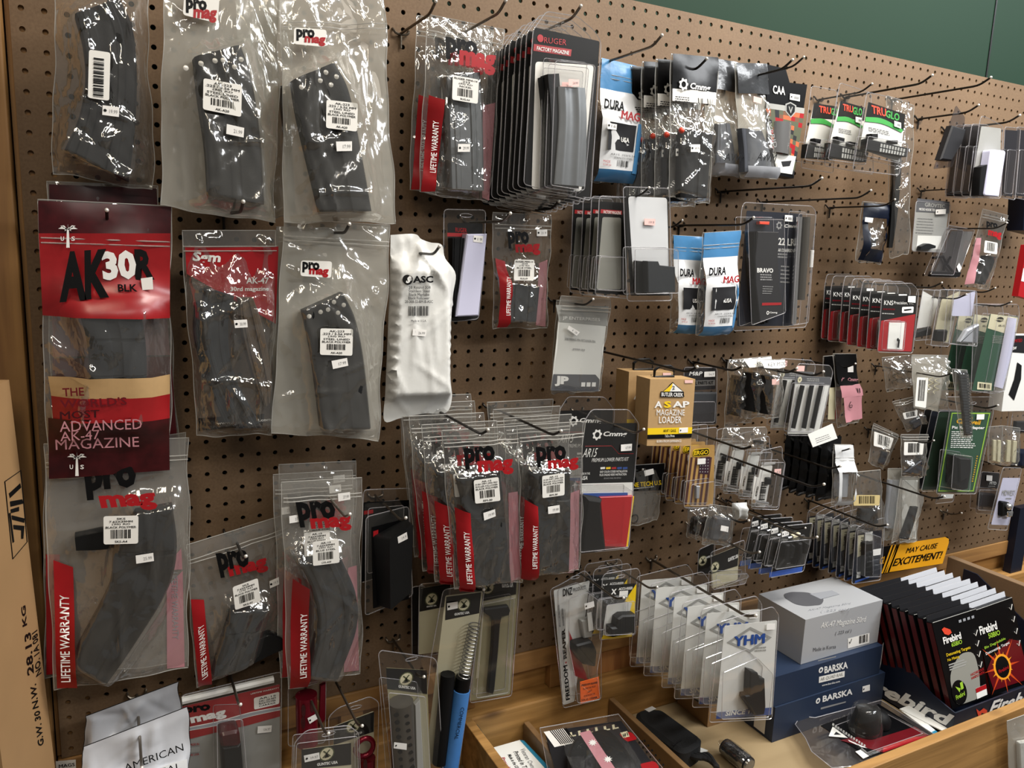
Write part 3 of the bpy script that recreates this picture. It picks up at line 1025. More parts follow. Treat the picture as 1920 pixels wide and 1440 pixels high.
# ---------------- second row, left
def ak30(it, mb):
    off = lambda x, z: it.front(x, z) - .0003
    o2 = lambda x, z: it.front(x, z) - .0012
    patch(mb, it.P(z6(245, 90, 1100, 130, 1095, 300, 250, 300)), off, 'maroon', 8, 3)
    patch(mb, it.P(z6(250, 300, 1095, 300, 1090, 840, 275, 825)), off, 'red_worn', 8, 8)
    mb.text('AK', *it.P(z6(380, 420, 700, 395, 385, 740), -.012), o2, 'black_print', .05)
    mb.text('30', *it.P(z6(645, 415, 865, 405, 665, 605), -.012), o2, 'white_print', .05)
    mb.text('R', *it.P(z6(862, 402, 985, 402, 872, 600), -.012), o2, 'black_print', .05)
    mb.text('BLK', *it.P(z6(755, 625, 880, 625, 758, 672), -.012), o2, 'black_print', .03)
    mb.text('THE', *it.P(z6(405, 1275, 540, 1270, 410, 1328), -.012), lambda x, z: it.front(x, z) - .0016, 'deep_red', .02)
    patch(mb, it.P(z6(310, 1215, 1090, 1200, 1090, 1325, 330, 1340)), off, 'card_tan', 6, 2)
    patch(mb, it.P(z13(312, 0, 1085, -30, 1090, 345, 315, 402)), off, 'maroon', 6, 6)
    patch(mb, it.P(z6(330, 1340, 1090, 1325, 1088, 1480, 345, 1490)), off, 'red_worn', 6, 4)
    for t, q in (("WORLD'S", (390, 1345, 810, 1328, 395, 1398)), ('MOST', (390, 1420, 640, 1408, 392, 1470)), ):
        mb.text(t, *it.P(z6(*q), -.012), lambda x, z: it.front(x, z) - .0016, 'deep_red' if t[0] == 'W' else 'maroon', .02)
    for t, q in (('ADVANCED', (388, 5, 905, -10, 392, 72)), ('AK-47', (392, 75, 640, 62, 395, 135)), ('MAGAZINE', (358, 140, 890, 122, 362, 206))):
        mb.text(t, *it.P(z13(*q), -.010), lambda x, z: it.front(x, z) - .0014, 'pink_print', .0)
    for zf, (x0, y0) in ((z6, (436, 250)), (z13, (494, 242))):
        tr = it.P(zf(x0 - 6, y0 + 20, x0 + 6, y0 + 20, x0 + 12, y0 + 142, x0 - 10, y0 + 142), -.01)
        yp = min(it.front(*p_) for p_ in it.P(zf(x0 - 60, y0, x0 + 60, y0, x0, y0 + 60, x0, y0 + 140), -.01)) - .003
        mb.face(tr, yp, 'white_print')
        for dx, dy in ((-62, 20), (-48, 2), (-20, 36), (22, 36), (50, 2), (64, 22), (0, -8)):
            q = it.P(zf(x0, y0 + 28, x0 + dx * .5 - dy * .12, y0 + dy * .3 - 2, x0 + dx, y0 + dy, x0 + dx * .5, y0 + dy * .4 + 14), -.01)
            mb.face(q, yp, 'white_print')
        mb.text('U', *it.P(zf(x0 - 46, y0 + 70, x0 - 24, y0 + 70, x0 - 46, y0 + 98), -.01), yp, 'white_print', .02)
        mb.text('S', *it.P(zf(x0 + 22, y0 + 70, x0 + 46, y0 + 70, x0 + 22, y0 + 98), -.01), yp, 'white_print', .02)


q = [z6(245, 82)[0], z6(1100, 125)[0], z13(1090, 342)[0], z13(314, 404)[0]]
it = bag(q, .075, 'dark red printed pouch with palm tree and a window showing a black magazine', L=z6(500, 800, 555, 1000, 565, 1250, 480, 1500), R=z6(905, 800, 935, 1000, 940, 1250, 900, 1500),
         T=.026, mmat='polymer_grey', prof=MAGP, bands=(.30, .62), mat='film_crisp', folds=30, amp=.0034, zipv=.13, prints=ak30, edge=True)
it.sticker(z6(905, 590, 980, 580, 985, 660, 915, 665), mat='label_paper', name='hologram_seal')
it = It('magazine_pouch', [z6(300, -35)[0], z6(1015, -5)[0], z13(1165, 285)[0], z13(340, 330)[0]], .032, 'dark red printed pouch hanging just behind the one with the palm tree print', 'magazine')
it.film([it.P(z6(400, 500, 1050, 500, 1060, 1300, 420, 1300))], .012, 'film_crisp', 24, .003, prints=lambda mb: (patch(mb, it.sub(.02, .01, .98, .42), lambda x, z: it.front(x, z) - .0004, 'maroon', 6, 6), patch(mb, it.sub(.02, .42, .98, .60), -.001, 'pink_print', 4, 3), patch(mb, it.sub(.02, .6, .98, .99), lambda x, z: it.front(x, z) - .0004, 'deep_red', 6, 6)))
hook((200, 394), .10, 'peg hook poking through the dark red pouch')


def sgm(it, mb):
    y = -.0035
    p = it.P(z6(1190, 385, 1790, 385, 1772, 880, 1200, 560), y)
    mb.prism(p, y + .0006, y, 'red_card')
    mb.text('Sgm', *it.P(z6(1230, 415, 1415, 425, 1240, 495), y), y - .0006, 'white_print', .04, .2)
    mb.text('AK-47', *it.P(z7(40, 515, 185, 515, 40, 555), y), y - .0006, 'white_print', .02)
    mb.text('30rd magazine', *it.P(z7(-62, 575, 185, 572, -62, 612), y), y - .0006, 'white_print', .02)
    hc = mb
    mb = MB()
    p = it.P(z13(1275, 15, 1700, -15, 1690, 60, 1280, 95), y)
    mb.prism(p, y + .0006, y, 'black_print')
    mb.text('www.sgmtactical.com', *it.P(z13(1390, 38, 1740, 12, 1395, 62), y), y - .0006, 'white_print', .02)
    it.part('footer_strip', mb)


q = [(339, 432), (521, 432), (507, 815), z13(1270, 128)[0]]
it = It('magazine_bag', q, .075, 'crisp clear bag with red header card, two dark and one bronze curved magazine', 'magazine')
mb = MB()
for k, (L, R, y) in enumerate(((z6(1245, 740, 1245, 980, 1330, 1250, 1430, 1500), z6(1330, 720, 1330, 980, 1400, 1250, 1560, 1500), -.002),
                               (z6(1310, 640, 1290, 850, 1340, 1150, 1500, 1540), z6(1500, 700, 1460, 900, 1500, 1200, 1680, 1540), -.008))):
    it.part('magazine', MB().loft(it.P(L, y), it.P(R, y), .014, 'polymer_grey', RIBP, y, 20), 40)
L, R = z7(-20, 640, 10, 900, 90, 1200, 150, 1340), z7(75, 640, 130, 800, 190, 1100, 185, 1300)
it.part('magazine', MB().loft(it.P(L, -.004), it.P(R, -.004), .018, 'bronze', RIBP, -.003, 20), 40)
mb = MB(); sgm(it, mb); it.part('header_card', mb)
it.film([it.P(z6(1250, 640, 1720, 700, 1720, 1500, 1400, 1500))], .028, 'film_crisp', 40, .004, zipv=.075)
it.sticker(z7(-40, 790, 45, 785, 50, 835, -32, 840), '30.99', True)
hook((456, 378), .19, 'peg hook above the bag with the red header card')

it = bag(z7(285, 140, 965, 180, 885, 1560, 205, 1510), .085, 'milky clear bag with slanted black riveted magazine, in the middle of the second row',
         L=z7(400, 725, 440, 900, 480, 1150, 520, 1478), R=z7(655, 610, 735, 780, 790, 1050, 835, 1478), T=.028, prof=MAGP, mat='film_milky', folds=32, amp=.0032, zipv=.075)
rivets(it, z7(445, 765, 518, 737, 566, 722, 604, 673, 667, 692, 630, 742), -.0295)
it.barcode_label(z7(517, 842, 727, 846, 722, 1018, 514, 1012), AK, 'AK-A20', seed=14)
it.sticker(z7(588, 1052, 688, 1032, 696, 1082, 598, 1104), '17.99')
logo_sticker(it, z7(392, 405, 592, 412, 586, 518, 388, 505), z7(402, 412, 512, 420, 400, 482), z7(445, 455, 570, 462, 442, 510))
it = bag(z7(240, 190, 660, 200, 640, 1490, 200, 1470), .055, 'milky clear bag showing only its left edge behind the riveted magazine of the second row', mat='film_milky', folds=20, amp=.002, zipv=.05)
hook((655, 420), .16, 'peg hook through the milky bag in the middle of the second row')

# white opaque pouch: its own torn outline
it = It('magazine_pouch', z7(965, 235, 1350, 240, 1352, 1385, 930, 1435), .07, 'white plastic pouch with torn upper right corner and black printing', 'magazine')
out = it.P(z7(968, 242, 1120, 235, 1165, 268, 1225, 290, 1297, 305, 1318, 390, 1386, 492, 1368, 640, 1352, 900, 1352, 1150, 1362, 1290, 1322, 1385, 1180, 1390, 1030, 1420, 928, 1436, 935, 1250, 950, 900, 962, 560))
body = it.P(z7(1010, 470, 1290, 470, 1320, 1240, 950, 1250))
r = random.Random(4)
Q = []; nn = len(out)
mb = MB()
rings = [out]
cen = np.mean(np.array(body), axis=0)
NR = 26
grid = []
from mathutils.geometry import delaunay_2d_cdt
pts = [Vector(p) for p in smooth_path(out + [out[0]], 90)[:-1]]
nb = len(pts)
bx = [p[0] for p in out]; bz = [p[1] for p in out]
gx = np.arange(min(bx), max(bx), .004); gz = np.arange(min(bz), max(bz), .004)
cand = np.array([(x + r.uniform(-.001, .001), z + r.uniform(-.001, .001)) for x in gx for z in gz])
ob = np.array([(p.x, p.y) for p in pts])
ins = poly_dist(cand, ob) == 0
edge_d = np.array([np.min(np.linalg.norm(ob - c, axis=1)) for c in cand])
cand = cand[ins & (edge_d > .003)]
allp = pts + [Vector(c) for c in cand]
vv, ee, ff, *_ = delaunay_2d_cdt(allp, [], [list(range(nb))], 1, 1e-6)
PV = np.array([(v.x, v.y) for v in vv])
dd = poly_dist(PV, body)
ed = np.array([np.min(np.linalg.norm(ob - c, axis=1)) for c in PV])
H = .022 * np.exp(-(dd / .014) ** 1.4) * np.clip(ed / .01, 0, 1)
top = np.array(it.l(*z7(1150, 330)[0])); 
for kx, ky, a_ in ((1010, 620, .004), (1090, 560, .0035), (1180, 640, .004), (1270, 560, .0035), (1330, 640, .003), (1230, 500, .003)):
    e = np.array(it.l(*z7(kx, ky)[0])); t = (e - top); ln = np.linalg.norm(t); t = t / ln
    al = (PV - top) @ t; pe = np.abs((PV - top) @ np.array([-t[1], t[0]]))
    H += a_ * np.exp(-(pe / .005) ** 2) * np.exp(-((al - ln * .45) / (ln * .5)) ** 4) * np.clip(ed / .01, 0, 1)
for _ in range(22):
    p0 = PV[r.randrange(len(PV))]; g_ = r.gauss(1.5, .5); t = np.array([math.cos(g_), math.sin(g_)])
    al = (PV - p0) @ t; pe = (PV - p0) @ np.array([-t[1], t[0]])
    H += .0018 * np.exp(-(pe / .005) ** 2) * np.exp(-(al / .04) ** 4) * np.clip(ed / .01, 0, 1)
mb.add([(PV[i, 0], -H[i], PV[i, 1]) for i in range(len(PV))], [tuple(f)[::-1] for f in ff], 'white_foil')
mb.add([(p.x, .001, p.y) for p in pts], [tuple(range(nb))], 'white_foil')
it.front = lambda x, z: -float(H[np.argmin((PV[:, 0] - x) ** 2 + (PV[:, 1] - z) ** 2)])
pr = lambda x, z: it.front(x, z) - .0012
mb.text('ASC', *it.P(z7(1100, 503, 1230, 503, 1100, 548), -.02), pr, 'black_print', .04)
ox, oz = it.l(*z7(1070, 528)[0], -.02)
mb.face([(ox + .0075 * math.cos(g), oz + .0075 * math.sin(g)) for g in np.linspace(0, 6.28, 17)[:-1]], pr, 'black_print')
mb.text('S', (ox - .0045, oz + .005), (ox + .0045, oz + .005), (ox - .0045, oz - .005), lambda x, z: it.front(x, z) - .0018, 'white_print', .05, .4)
for k, t in enumerate(('20 Round 308', 'Stainless Steel', 'Black Marlube', 'Black Follower', '20-308-SS-BM-B-ASC')):
    w = (70, 68, 66, 68, 90)[k]
    mb.text(t, *it.P(z7(1142 - w, 568 + k * 23, 1142 + w, 568 + k * 23, 1142 - w, 586 + k * 23), -.02), pr, 'charcoal', .01)
a = it.P(z7(1078, 698, 1212, 698, 1078, 760), -.02); mb.bars(a[0], a[1], a[2], lambda x, z: it.front(x, z) - .0014, n=22)
mb.text('Made in U.S.A.', *it.P(z7(1092, 784, 1190, 784, 1092, 798), -.02), pr, 'charcoal', .01)
it.part('pouch_film', mb, 60)
it.sticker(z7(1112, 846, 1200, 852, 1194, 894, 1108, 888), '26.99')
hook((824, 462), .16, 'peg hook poking through the white plastic pouch')

# ---------------- lower left
def p_big(it, mb):
    promag_logo(it, mb, z13(535, 330, 865, 305, 560, 540), z13(632, 470, 985, 450, 660, 580))
    warranty(it, mb, [(100, 1050), (137, 1063), (145, 1288), (107, 1291)], tq=(.28, .74, .24, .86))
    patch(mb, it.P(z13(1120, 900, 1165, 850, 1172, 985, 1092, 990)), -.0006, 'pink_print', 1, 4)
    patch(mb, it.P(y2(1250, 80, 1370, -40, 1385, 680, 1252, 694)), -.0006, 'pink_print', 1, 4)
    mb.text('LIFETIME WARRANTY', *it.P(y2(1330, -30, 1340, 470, 1285, -30)), -.0010, 'silver_dark', 0)


q = [z13(280, 180)[0], z13(1215, 140)[0], y2(1413, 692)[0], y2(405, 860)[0]]
it = bag(q, .07, 'large printed clear bag with long curved black magazine under the dark red pouch', L=z13(872, 610, 735, 860, 700, 1100, 575, 1300)[:3] + y2(590, 520, 580, 640), R=z13(1108, 570, 1135, 850, 1075, 1110)[:3] + y2(1010, 500, 815, 780),
         T=.028, prof=MAGP, bands=(.26,), mat='film_clear', folds=14, amp=.0022, zipv=.07, prints=p_big, name='magazine_bag')
mb = MB().loft(it.P(z13(480, 770, 640, 735, 760, 700, 900, 620), -.016), it.P(z13(490, 870, 650, 865, 780, 840, 920, 800), -.016), .016, 'polymer', FLATP, -.002, 14)
it.part('magazine_lug', mb, 40)
it.barcode_label(z13(665, 645, 890, 640, 888, 820, 666, 826), ('SKS', '7.62X39MM', '(30) RD', 'BLACK POLYMER'), 'SKS-A4', seed=15)
it.sticker(z13(872, 898, 985, 880, 990, 932, 876, 950), '25.99')
it2 = It('magazine_bag', [z13(285, 250)[0], z13(1200, 105)[0], y2(1400, 640)[0], y2(335, 765)[0]], .045, 'printed clear bag whose red edge shows left of the long curved magazine', 'magazine')
it2.film([], .02, 'film_clear', 14, .002, prints=lambda mb: warranty(it2, mb, [(86, 1040), (112, 1040), (112, 1262), (87, 1266)], False))


def p_tilt(it, mb):
    promag_logo(it, mb, z14(285, 600, 485, 570, 320, 760), z14(362, 690, 610, 630, 385, 778))
    q = [z14(130, 905)[0], z14(213, 903)[0], y3(258, 515)[0], y3(150, 605)[0]]
    warranty(it, mb, q, tq=(.28, .74, .24, .86))
    patch(mb, it.P(z14(675, 715, 745, 690, 745, 1120, 690, 1080)), -.0006, 'pink_print', 1, 4)


q = [z14(100, 556)[0], z14(740, 358)[0], z14(746, 1192)[0], y3(132, 612)[0]]
it = bag(q, .05, 'printed clear bag hanging askew with a short black magazine, lower left', L=z14(395, 960, 330, 1150, 265, 1380), R=z14(625, 950, 560, 1120, 500, 1310), T=.026, mmat='polymer_grey', prof=MAGP, bands=(.4,),
         mat='film_clear', folds=18, amp=.0026, zipv=.10, prints=p_tilt)
it.part('magazine_lug', MB().loft(it.P(z14(560, 1120, 640, 1100, 740, 1150)), it.P(z14(520, 1300, 640, 1240, 745, 1190)), .014, 'polymer', FLATP, -.001, 10), 40)
it.barcode_label(z14(398, 826, 560, 768, 580, 918, 415, 974), ('SKS', '7.62X39MM', '(10) RD', 'BLACK POLYMER'), 'SKS-01', seed=16)
it.sticker(z14(635, 788, 695, 762, 698, 808, 638, 834), '19.9', True)
hook((461, 1043), .135, 'peg hook through the bag hanging askew')


def p_col(it, mb):
    promag_logo(it, mb, z14(800, 275, 1045, 265, 830, 440), z14(890, 380, 1150, 362, 905, 475))
    q = [z14(775, 752)[0], z14(868, 792)[0], y3(1125, 590)[0], y3(975, 632)[0]]
    warranty(it, mb, q, tq=(.36, .76, .25, .83))
    patch(mb, it.P(z14(1140, 700, 1195, 685, 1210, 1360, 1112, 1372)), -.0006, 'pink_print', 1, 4)


q = [z14(712, 152)[0], z14(1225, 122)[0], y3(1615, 487)[0], y3(960, 638)[0]]
it = bag(q, .09, 'printed clear bag with curved dark steel magazine, left of the black boxed magazines', L=z14(825, 655, 915, 860, 940, 1080, 880, 1370), R=z14(1085, 620, 1180, 850, 1185, 1080, 1070, 1395), T=.026, mmat='polymer_grey', prof=RIBP,
         mat='film_clear', folds=20, amp=.0024, zipv=.07, prints=p_col)
it.barcode_label(z14(912, 535, 1080, 515, 1086, 668, 915, 690), ('AR-15', '7.62X39MM', '(30) RD', 'BLUE STEEL'), 'COL-A20', seed=17)
it.sticker(z14(762, 370, 850, 355, 852, 402, 764, 416), '27.99')
it.sticker(z14(1075, 225, 1152, 215, 1155, 262, 1078, 275), '27.99')
copies(it, 1, .030, ['printed clear bag directly behind the curved dark steel magazine'], dx=-.006, dz=.004)
copies(it, 1, .060, ['printed clear bag at the back of its hook behind the curved dark steel magazine'], dx=.008, dz=.01)
hook((656, 964), .20, 'peg hook through the bag with the curved dark steel magazine', dark=False)

# boxed black magazines in blisters
it = It('blister_pack', [z14(1255, 375)[0], z14(1572, 400)[0], z14(1556, 880)[0], z14(1250, 1010)[0]], .085, 'clear blister with a thick black boxed magazine and white price sticker', 'magazine')
it.part('insert_card', MB().prism(it.P(z14(1290, 440, 1520, 380, 1530, 900, 1300, 960)), -.0005, -.0015, 'card_black').prism(it.P(z14(1300, 465, 1332, 455, 1332, 510, 1300, 525)), -.0015, -.002, 'red_print'))
tp = rounded(it.P(z14(1408, 520, 1560, 420, 1545, 860, 1412, 975), -.040), .004)
bs = rounded(it.P(z14(1300, 500, 1520, 380, 1525, 860, 1330, 950), -.002), .004)
it.part('magazine', MB().bubble(bs, tp, -.002, -.040, 'polymer'), 35)
it.shell(z14(1255, 375, 1530, 305, 1556, 880, 1250, 1010))
it.sticker(z14(1458, 505, 1518, 472, 1524, 515, 1464, 545), '19.9', y=-.0405)
it = It('blister_pack', [z14(1240, 200)[0], z14(1545, 190)[0], z14(1530, 700)[0], z14(1222, 800)[0]], .045, 'clear blister with black card hanging behind the thick boxed magazine', 'magazine')
it.part('insert_card', MB().prism(it.P(z14(1240, 280, 1530, 265, 1520, 700, 1225, 790)), -.0005, -.0015, 'card_black').prism(it.P(z14(1240, 335, 1300, 325, 1300, 348, 1240, 358)), -.0015, -.002, 'red_print'))
it.shell(bubbles=((z14(1270, 320, 1500, 300, 1490, 680, 1265, 740), .02, .05),))
hook((761, 971), .155, 'peg hook holding the two black boxed magazines', dark=False)


# the two hooks of clear bags in the middle
def p_ar(it, mb):
    promag_logo(it, mb, z15(415, 395, 610, 375, 430, 535), z15(490, 470, 715, 455, 500, 570))
    warranty(it, mb, z15(365, 775, 447, 800, 483, 1315, 400, 1312), tq=(.30, .74, .24, .86))
    patch(mb, it.P(z15(730, 700, 790, 690, 808, 1255, 740, 1265)), -.0006, 'pink_print', 1, 4)
    warranty(it, mb, z15(400, 1305, 485, 1300, 430, 1340, 425, 1340), False)


it = bag(z15(300, 300, 790, 270, 816, 1268, 388, 1312), .155, 'printed clear bag with black ribbed magazine, front of the left bunch in the middle', L=z15(400, 600, 440, 800, 470, 1280), R=z15(670, 560, 700, 800, 742, 1265), T=.020, prof=MAGP, bands=(.12, .55),
         mat='film_crisp', folds=24, amp=.0026, zipv=.075, prints=p_ar)
it.barcode_label(z15(508, 620, 668, 598, 680, 750, 518, 770), ('AR-15', '5.56 MM (30) RD', 'ROLLER FOLLOWER', 'BLACK POLYMER'), 'RM-30', seed=18)
it.sticker(z15(570, 830, 645, 805, 650, 850, 576, 878), '19.99')
copies(it, 1, .029, ['printed clear bag second in the left bunch in the middle'], dx=-.022, dz=.004)
copies(it, 1, .058, ['printed clear bag third in the left bunch in the middle'], dx=-.032, dz=.012)
copies(it, 1, .087, ['printed clear bag fourth in the left bunch in the middle'], dx=-.036, dz=.026)
copies(it, 1, .116, ['rearmost printed clear bag of the left bunch in the middle'], dx=-.030, dz=.032)
hook((915, 806), .25, 'peg hook holding the left bunch of printed clear bags')


def p_ar2(it, mb):
    promag_logo(it, mb, z15(870, 385, 1062, 375, 880, 518), z15(940, 470, 1135, 450, 945, 548))
    warranty(it, mb, z15(815, 728, 880, 762, 878, 1240, 808, 1250), tq=(.34, .78, .26, .80))
    patch(mb, it.P(z15(1130, 700, 1185, 680, 1180, 1190, 1110, 1195)), -.0006, 'pink_print', 1, 4)


it = bag(z15(790, 268, 1216, 240, 1192, 1192, 808, 1250), .15, 'printed clear bag with black straight magazine, front of the right bunch in the middle', L=z15(875, 560, 885, 850, 892, 1205), R=z15(1118, 560, 1122, 850, 1112, 1192), T=.020, prof=MAGP, bands=(.30,),
         mat='film_crisp', folds=22, amp=.0024, zipv=.075, prints=p_ar2)
it.barcode_label(z15(948, 592, 1092, 572, 1092, 714, 950, 734), ('AR-15', '5.56 MM (30) RD', 'ROLLER FOLLOWER', 'BLACK POLYMER'), 'RM-30', seed=19)
it.sticker(z15(985, 790, 1060, 778, 1062, 826, 988, 836), '19.99')
copies(it, 1, .032, ['printed clear bag second in the right bunch in the middle'], dx=-.008, dz=.006)
copies(it, 1, .064, ['printed clear bag third in the right bunch in the middle'], dx=-.012, dz=.014)
copies(it, 1, .096, ['rearmost printed clear bag of the right bunch in the middle'], dx=-.008, dz=.020)
hook((1052, 808), .25, 'peg hook holding the right bunch of printed clear bags')

it = bag(z8(425, 165, 800, 182, 768, 906, 430, 912), .045, 'small printed clear bag with short dark magazine above the bare pegboard', L=z8(510, 620, 508, 860), R=z8(712, 640, 690, 865), T=.024, mmat='polymer_grey', prof=RIBP, mat='film_crisp', folds=20, amp=.0026, zipv=.10,
         prints=lambda it, mb: (promag_logo(it, mb, z8(512, 285, 648, 288, 520, 398), z8(560, 370, 718, 365, 568, 445)), warranty(it, mb, z8(442, 460, 500, 480, 492, 898, 436, 902), tq=(.3, .78, .24, .80)), patch(mb, it.P(z8(722, 490, 775, 470, 762, 900, 700, 890)), -.0006, 'pink_print', 1, 4)))
it.barcode_label(z8(565, 468, 692, 470, 690, 604, 560, 602), ('RUGER MINI-14', '.223', '(10) RD', 'BLUE STEEL'), 'RUG-09', seed=20)
it.sticker(z8(708, 275, 775, 275, 775, 318, 708, 318), '21.9', True)
hook((1048, 377), .12, 'peg hook above the small printed clear bag')

# ================================================================ UPPER RIGHT
def blister(q, d, label, bubbles=(), card=None, cmat='card_white', group=None, name='blister_pack', cat='blister pack', yaw=0, sq=None, prints=None, content=None, mat='shell_clear', slot=None, r=.007, cy=-.0012):
    "clear shell over a printed card; card = its corners in the photograph"
    it = It(name, q, d, label, cat, group, yaw)
    it.front = lambda x, z: -.004
    if card:
        mb = MB().prism(rounded(it.P(card, cy), .003, 2), cy + .0007, cy, cmat)
        if prints:
            prints(it, mb)
        it.part('insert_card', mb)
    if content:
        content(it)
    it.shell(sq, r, bubbles, mat, slot=slot, y=-.002)
    return it


def pr(it, mb, t, tl, m, y=-.0018, bold=.01, shear=0):
    "print text; tl = six figures TL,TR,BL already as pixels"
    mb.text(t, *it.P(tl, y), y, m, bold, shear)


def lines(it, mb, q, n, m='grey_print', y=-.0018, fill=.5, seed=1):
    "rows of tiny print too small to read, as broken strokes"
    r = random.Random(seed)
    a, b, c, d = [np.array(k) for k in it.P(q, y)]
    for i in range(n):
        v0, v1 = (i + .2) / n, (i + .2 + fill) / n
        u = 0.0; end = r.uniform(.7, 1)
        while u < end:
            w = r.uniform(.04, .14)
            e = min(end, u + w)
            f = lambda s, t: (a * (1 - s) + b * s) * (1 - t) + (d * (1 - s) + c * s) * t
            mb.face([f(u, v0), f(e, v0), f(e, v1), f(u, v1)], y, m)
            u = e + .025


def rect(it, mb, q, m, y=-.0017):
    mb.face(it.P(q, y), y, m)


def disc(it, mb, c, r, m, y=-.0018, sx=1.0):
    x, z = it.l(*c, y)
    mb.face([(x + r * sx * math.cos(g), z + r * math.sin(g)) for g in np.linspace(0, 6.28, 15)[:-1]], y, m)


def gear(it, mb, c, r, m, y=-.0018):
    x, z = it.l(*c, y)
    o = [(x + r * (1.0 if k % 4 in (0, 1) else .78) * math.cos(k * math.pi / 14), z + r * (1.0 if k % 4 in (0, 1) else .78) * math.sin(k * math.pi / 14)) for k in range(28)]
    i = [(x + r * .48 * math.cos(k * math.pi / 14), z + r * .48 * math.sin(k * math.pi / 14)) for k in range(28)]
    mb.add([(a, y, b) for a, b in o + i], [(k, (k + 1) % 28, 28 + (k + 1) % 28, 28 + k) for k in range(28)], m)


# ---- the long row of black blister packs
def ruger_print(it, mb):
    rect(it, mb, z3(415, 282, 658, 318, 652, 362, 412, 326), 'red_print')
    pr(it, mb, 'FACTORY MAGAZINE', z3(435, 297, 642, 328, 433, 322), 'white_print', -.0022, .02)
    pr(it, mb, 'RUGER', z3(482, 238, 625, 255, 480, 275), 'red_print', -.0022, .0)
    disc(it, mb, z3(457, 246)[0], .0055, 'red_print', -.0022)
    p = rounded(it.P(z3(425, 395, 800, 420, 720, 1230, 400, 1215), -.0018), .006)
    mb.face(p, -.0018, 'label_paper')  # pale panel puts the bubble's bright reflection into the card colour


def ruger_mag(it):
    it.part('magazine', MB().loft(it.P(z3(475, 485, 500, 800, 490, 1190), -.012), it.P(z3(560, 480, 580, 800, 560, 1200), -.012), .020, 'polymer', FLATP, -.003, 14), 40)
    it.part('magazine', MB().loft(it.P(z3(555, 560, 560, 800, 530, 1185), -.020), it.P(z3(735, 570, 745, 800, 735, 1200), -.020), .014, 'magazine_steel', RIBP, -.014, 14), 40)


it = blister(z3(405, 190, 842, 262, 775, 1290, 345, 1185), .125, 'tall clear blister with steel magazine and red band, front of the long row', group='tall black blister packs in a long row',
             bubbles=((z3(548, 392, 806, 420, 735, 1225, 520, 1190), .030, .10),), card=z3(415, 175, 838, 265, 772, 1270, 360, 1205), cmat='card_black', prints=ruger_print, content=ruger_mag,
             sq=z3(490, 75, 690, 108, 800, 200, 842, 270, 775, 1290, 345, 1185, 405, 195), slot=z3(625, 160)[0])
it.sticker(z3(638, 508, 706, 512, 704, 556, 636, 552), '24.99', mat='price_pink', y=-.0325)
copies(it, 8, .0118, '%s of the tall black blister packs counted from the front of the long row', dx=-.0035, dz=-.003, jit=.0012, yawj=1.2)
hook((1089, 11), .17, 'peg hook through the long row of tall black blister packs', dark=False)


# ---- blue and white pouches
def dura(it, mb, z, k, cover=0):
    off = lambda x, zz: it.front(x, zz) - .0004
    patch(mb, it.sub(.02, .0, .98, .24), off, 'blue_foil', 5, 4)
    patch(mb, it.sub(.02, .24, .98, .90), off, 'white_gloss', 5, 8)
    patch(mb, it.sub(.02, .90, .98, 1.0), off, 'blue_foil', 5, 2)
    patch(mb, it.sub(.80, .50, .98, .92), lambda x, zz: it.front(x, zz) - .0007, 'blue_foil', 2, 4)
    patch(mb, it.sub(.12, .52, .76, .74), lambda x, zz: it.front(x, zz) - .0008, 'charcoal', 4, 4)
    o2 = lambda x, zz: it.front(x, zz) - .0015
    mb.text('DURA', it.at(.05, .33), it.at(.52, .33), it.at(.05, .41), o2, 'black_print', .04)
    mb.text('MAG', it.at(.36, .415), it.at(.80, .415), it.at(.36, .485), o2, 'red_print', .04)
    mb.text('USA', it.at(.42, .63), it.at(.62, .63), it.at(.42, .67), o2, 'white_print', .02)
    mb.text('AR15 .223/5.56', it.at(.2, .77), it.at(.8, .77), it.at(.2, .785), o2, 'black_print', .0)
    mb.text('STAINLESS STEEL', it.at(.3, .795), it.at(.75, .795), it.at(.3, .81), o2, 'black_print', .0)
    mb.bars(it.at(.40, .82), it.at(.68, .82), it.at(.40, .87), o2, n=10, seed=k)
    mb.text('MADE', it.at(.05, .83), it.at(.22, .83), it.at(.05, .85), o2, 'red_print', .0)
    mb.text('IN THE USA', it.at(.05, .86), it.at(.25, .86), it.at(.05, .875), o2, 'red_print', .0)


def durabag(q, d, label, k, yaw=0):
    it = It('magazine_pouch', q, d, label, 'magazine', 'blue and white pouches', yaw)
    c = it.sub(.18, .5, .78, .9)
    it.film([c], .022, 'film_crisp', 22, .0018, zipv=.12, name='pouch_film', prints=lambda mb: dura(it, mb, None, k))
    return it


it = durabag(z3(842, 372, 1126, 440, 1032, 1185, 780, 1165), .06, 'blue and white printed pouch right of the long row of tall black packs', 31)
it.sticker(z3(888, 780, 950, 790, 946, 835, 888, 828), '16', True)
hook((1241, 66), .20, 'peg hook holding the blue and white pouch of the top row', dark=False)
it = durabag(z9(255, 385, 500, 400, 455, 1165, 235, 1160), .07, 'blue and white pouch half covered by its twin, left of the large clamshell kit', 32)
it = durabag(z9(500, 368, 800, 348, 696, 1170, 440, 1182), .10, 'blue and white pouch in front of its twin, left of the large clamshell kit', 33)
hook((1413, 408), .20, 'peg hook holding the two blue and white pouches')


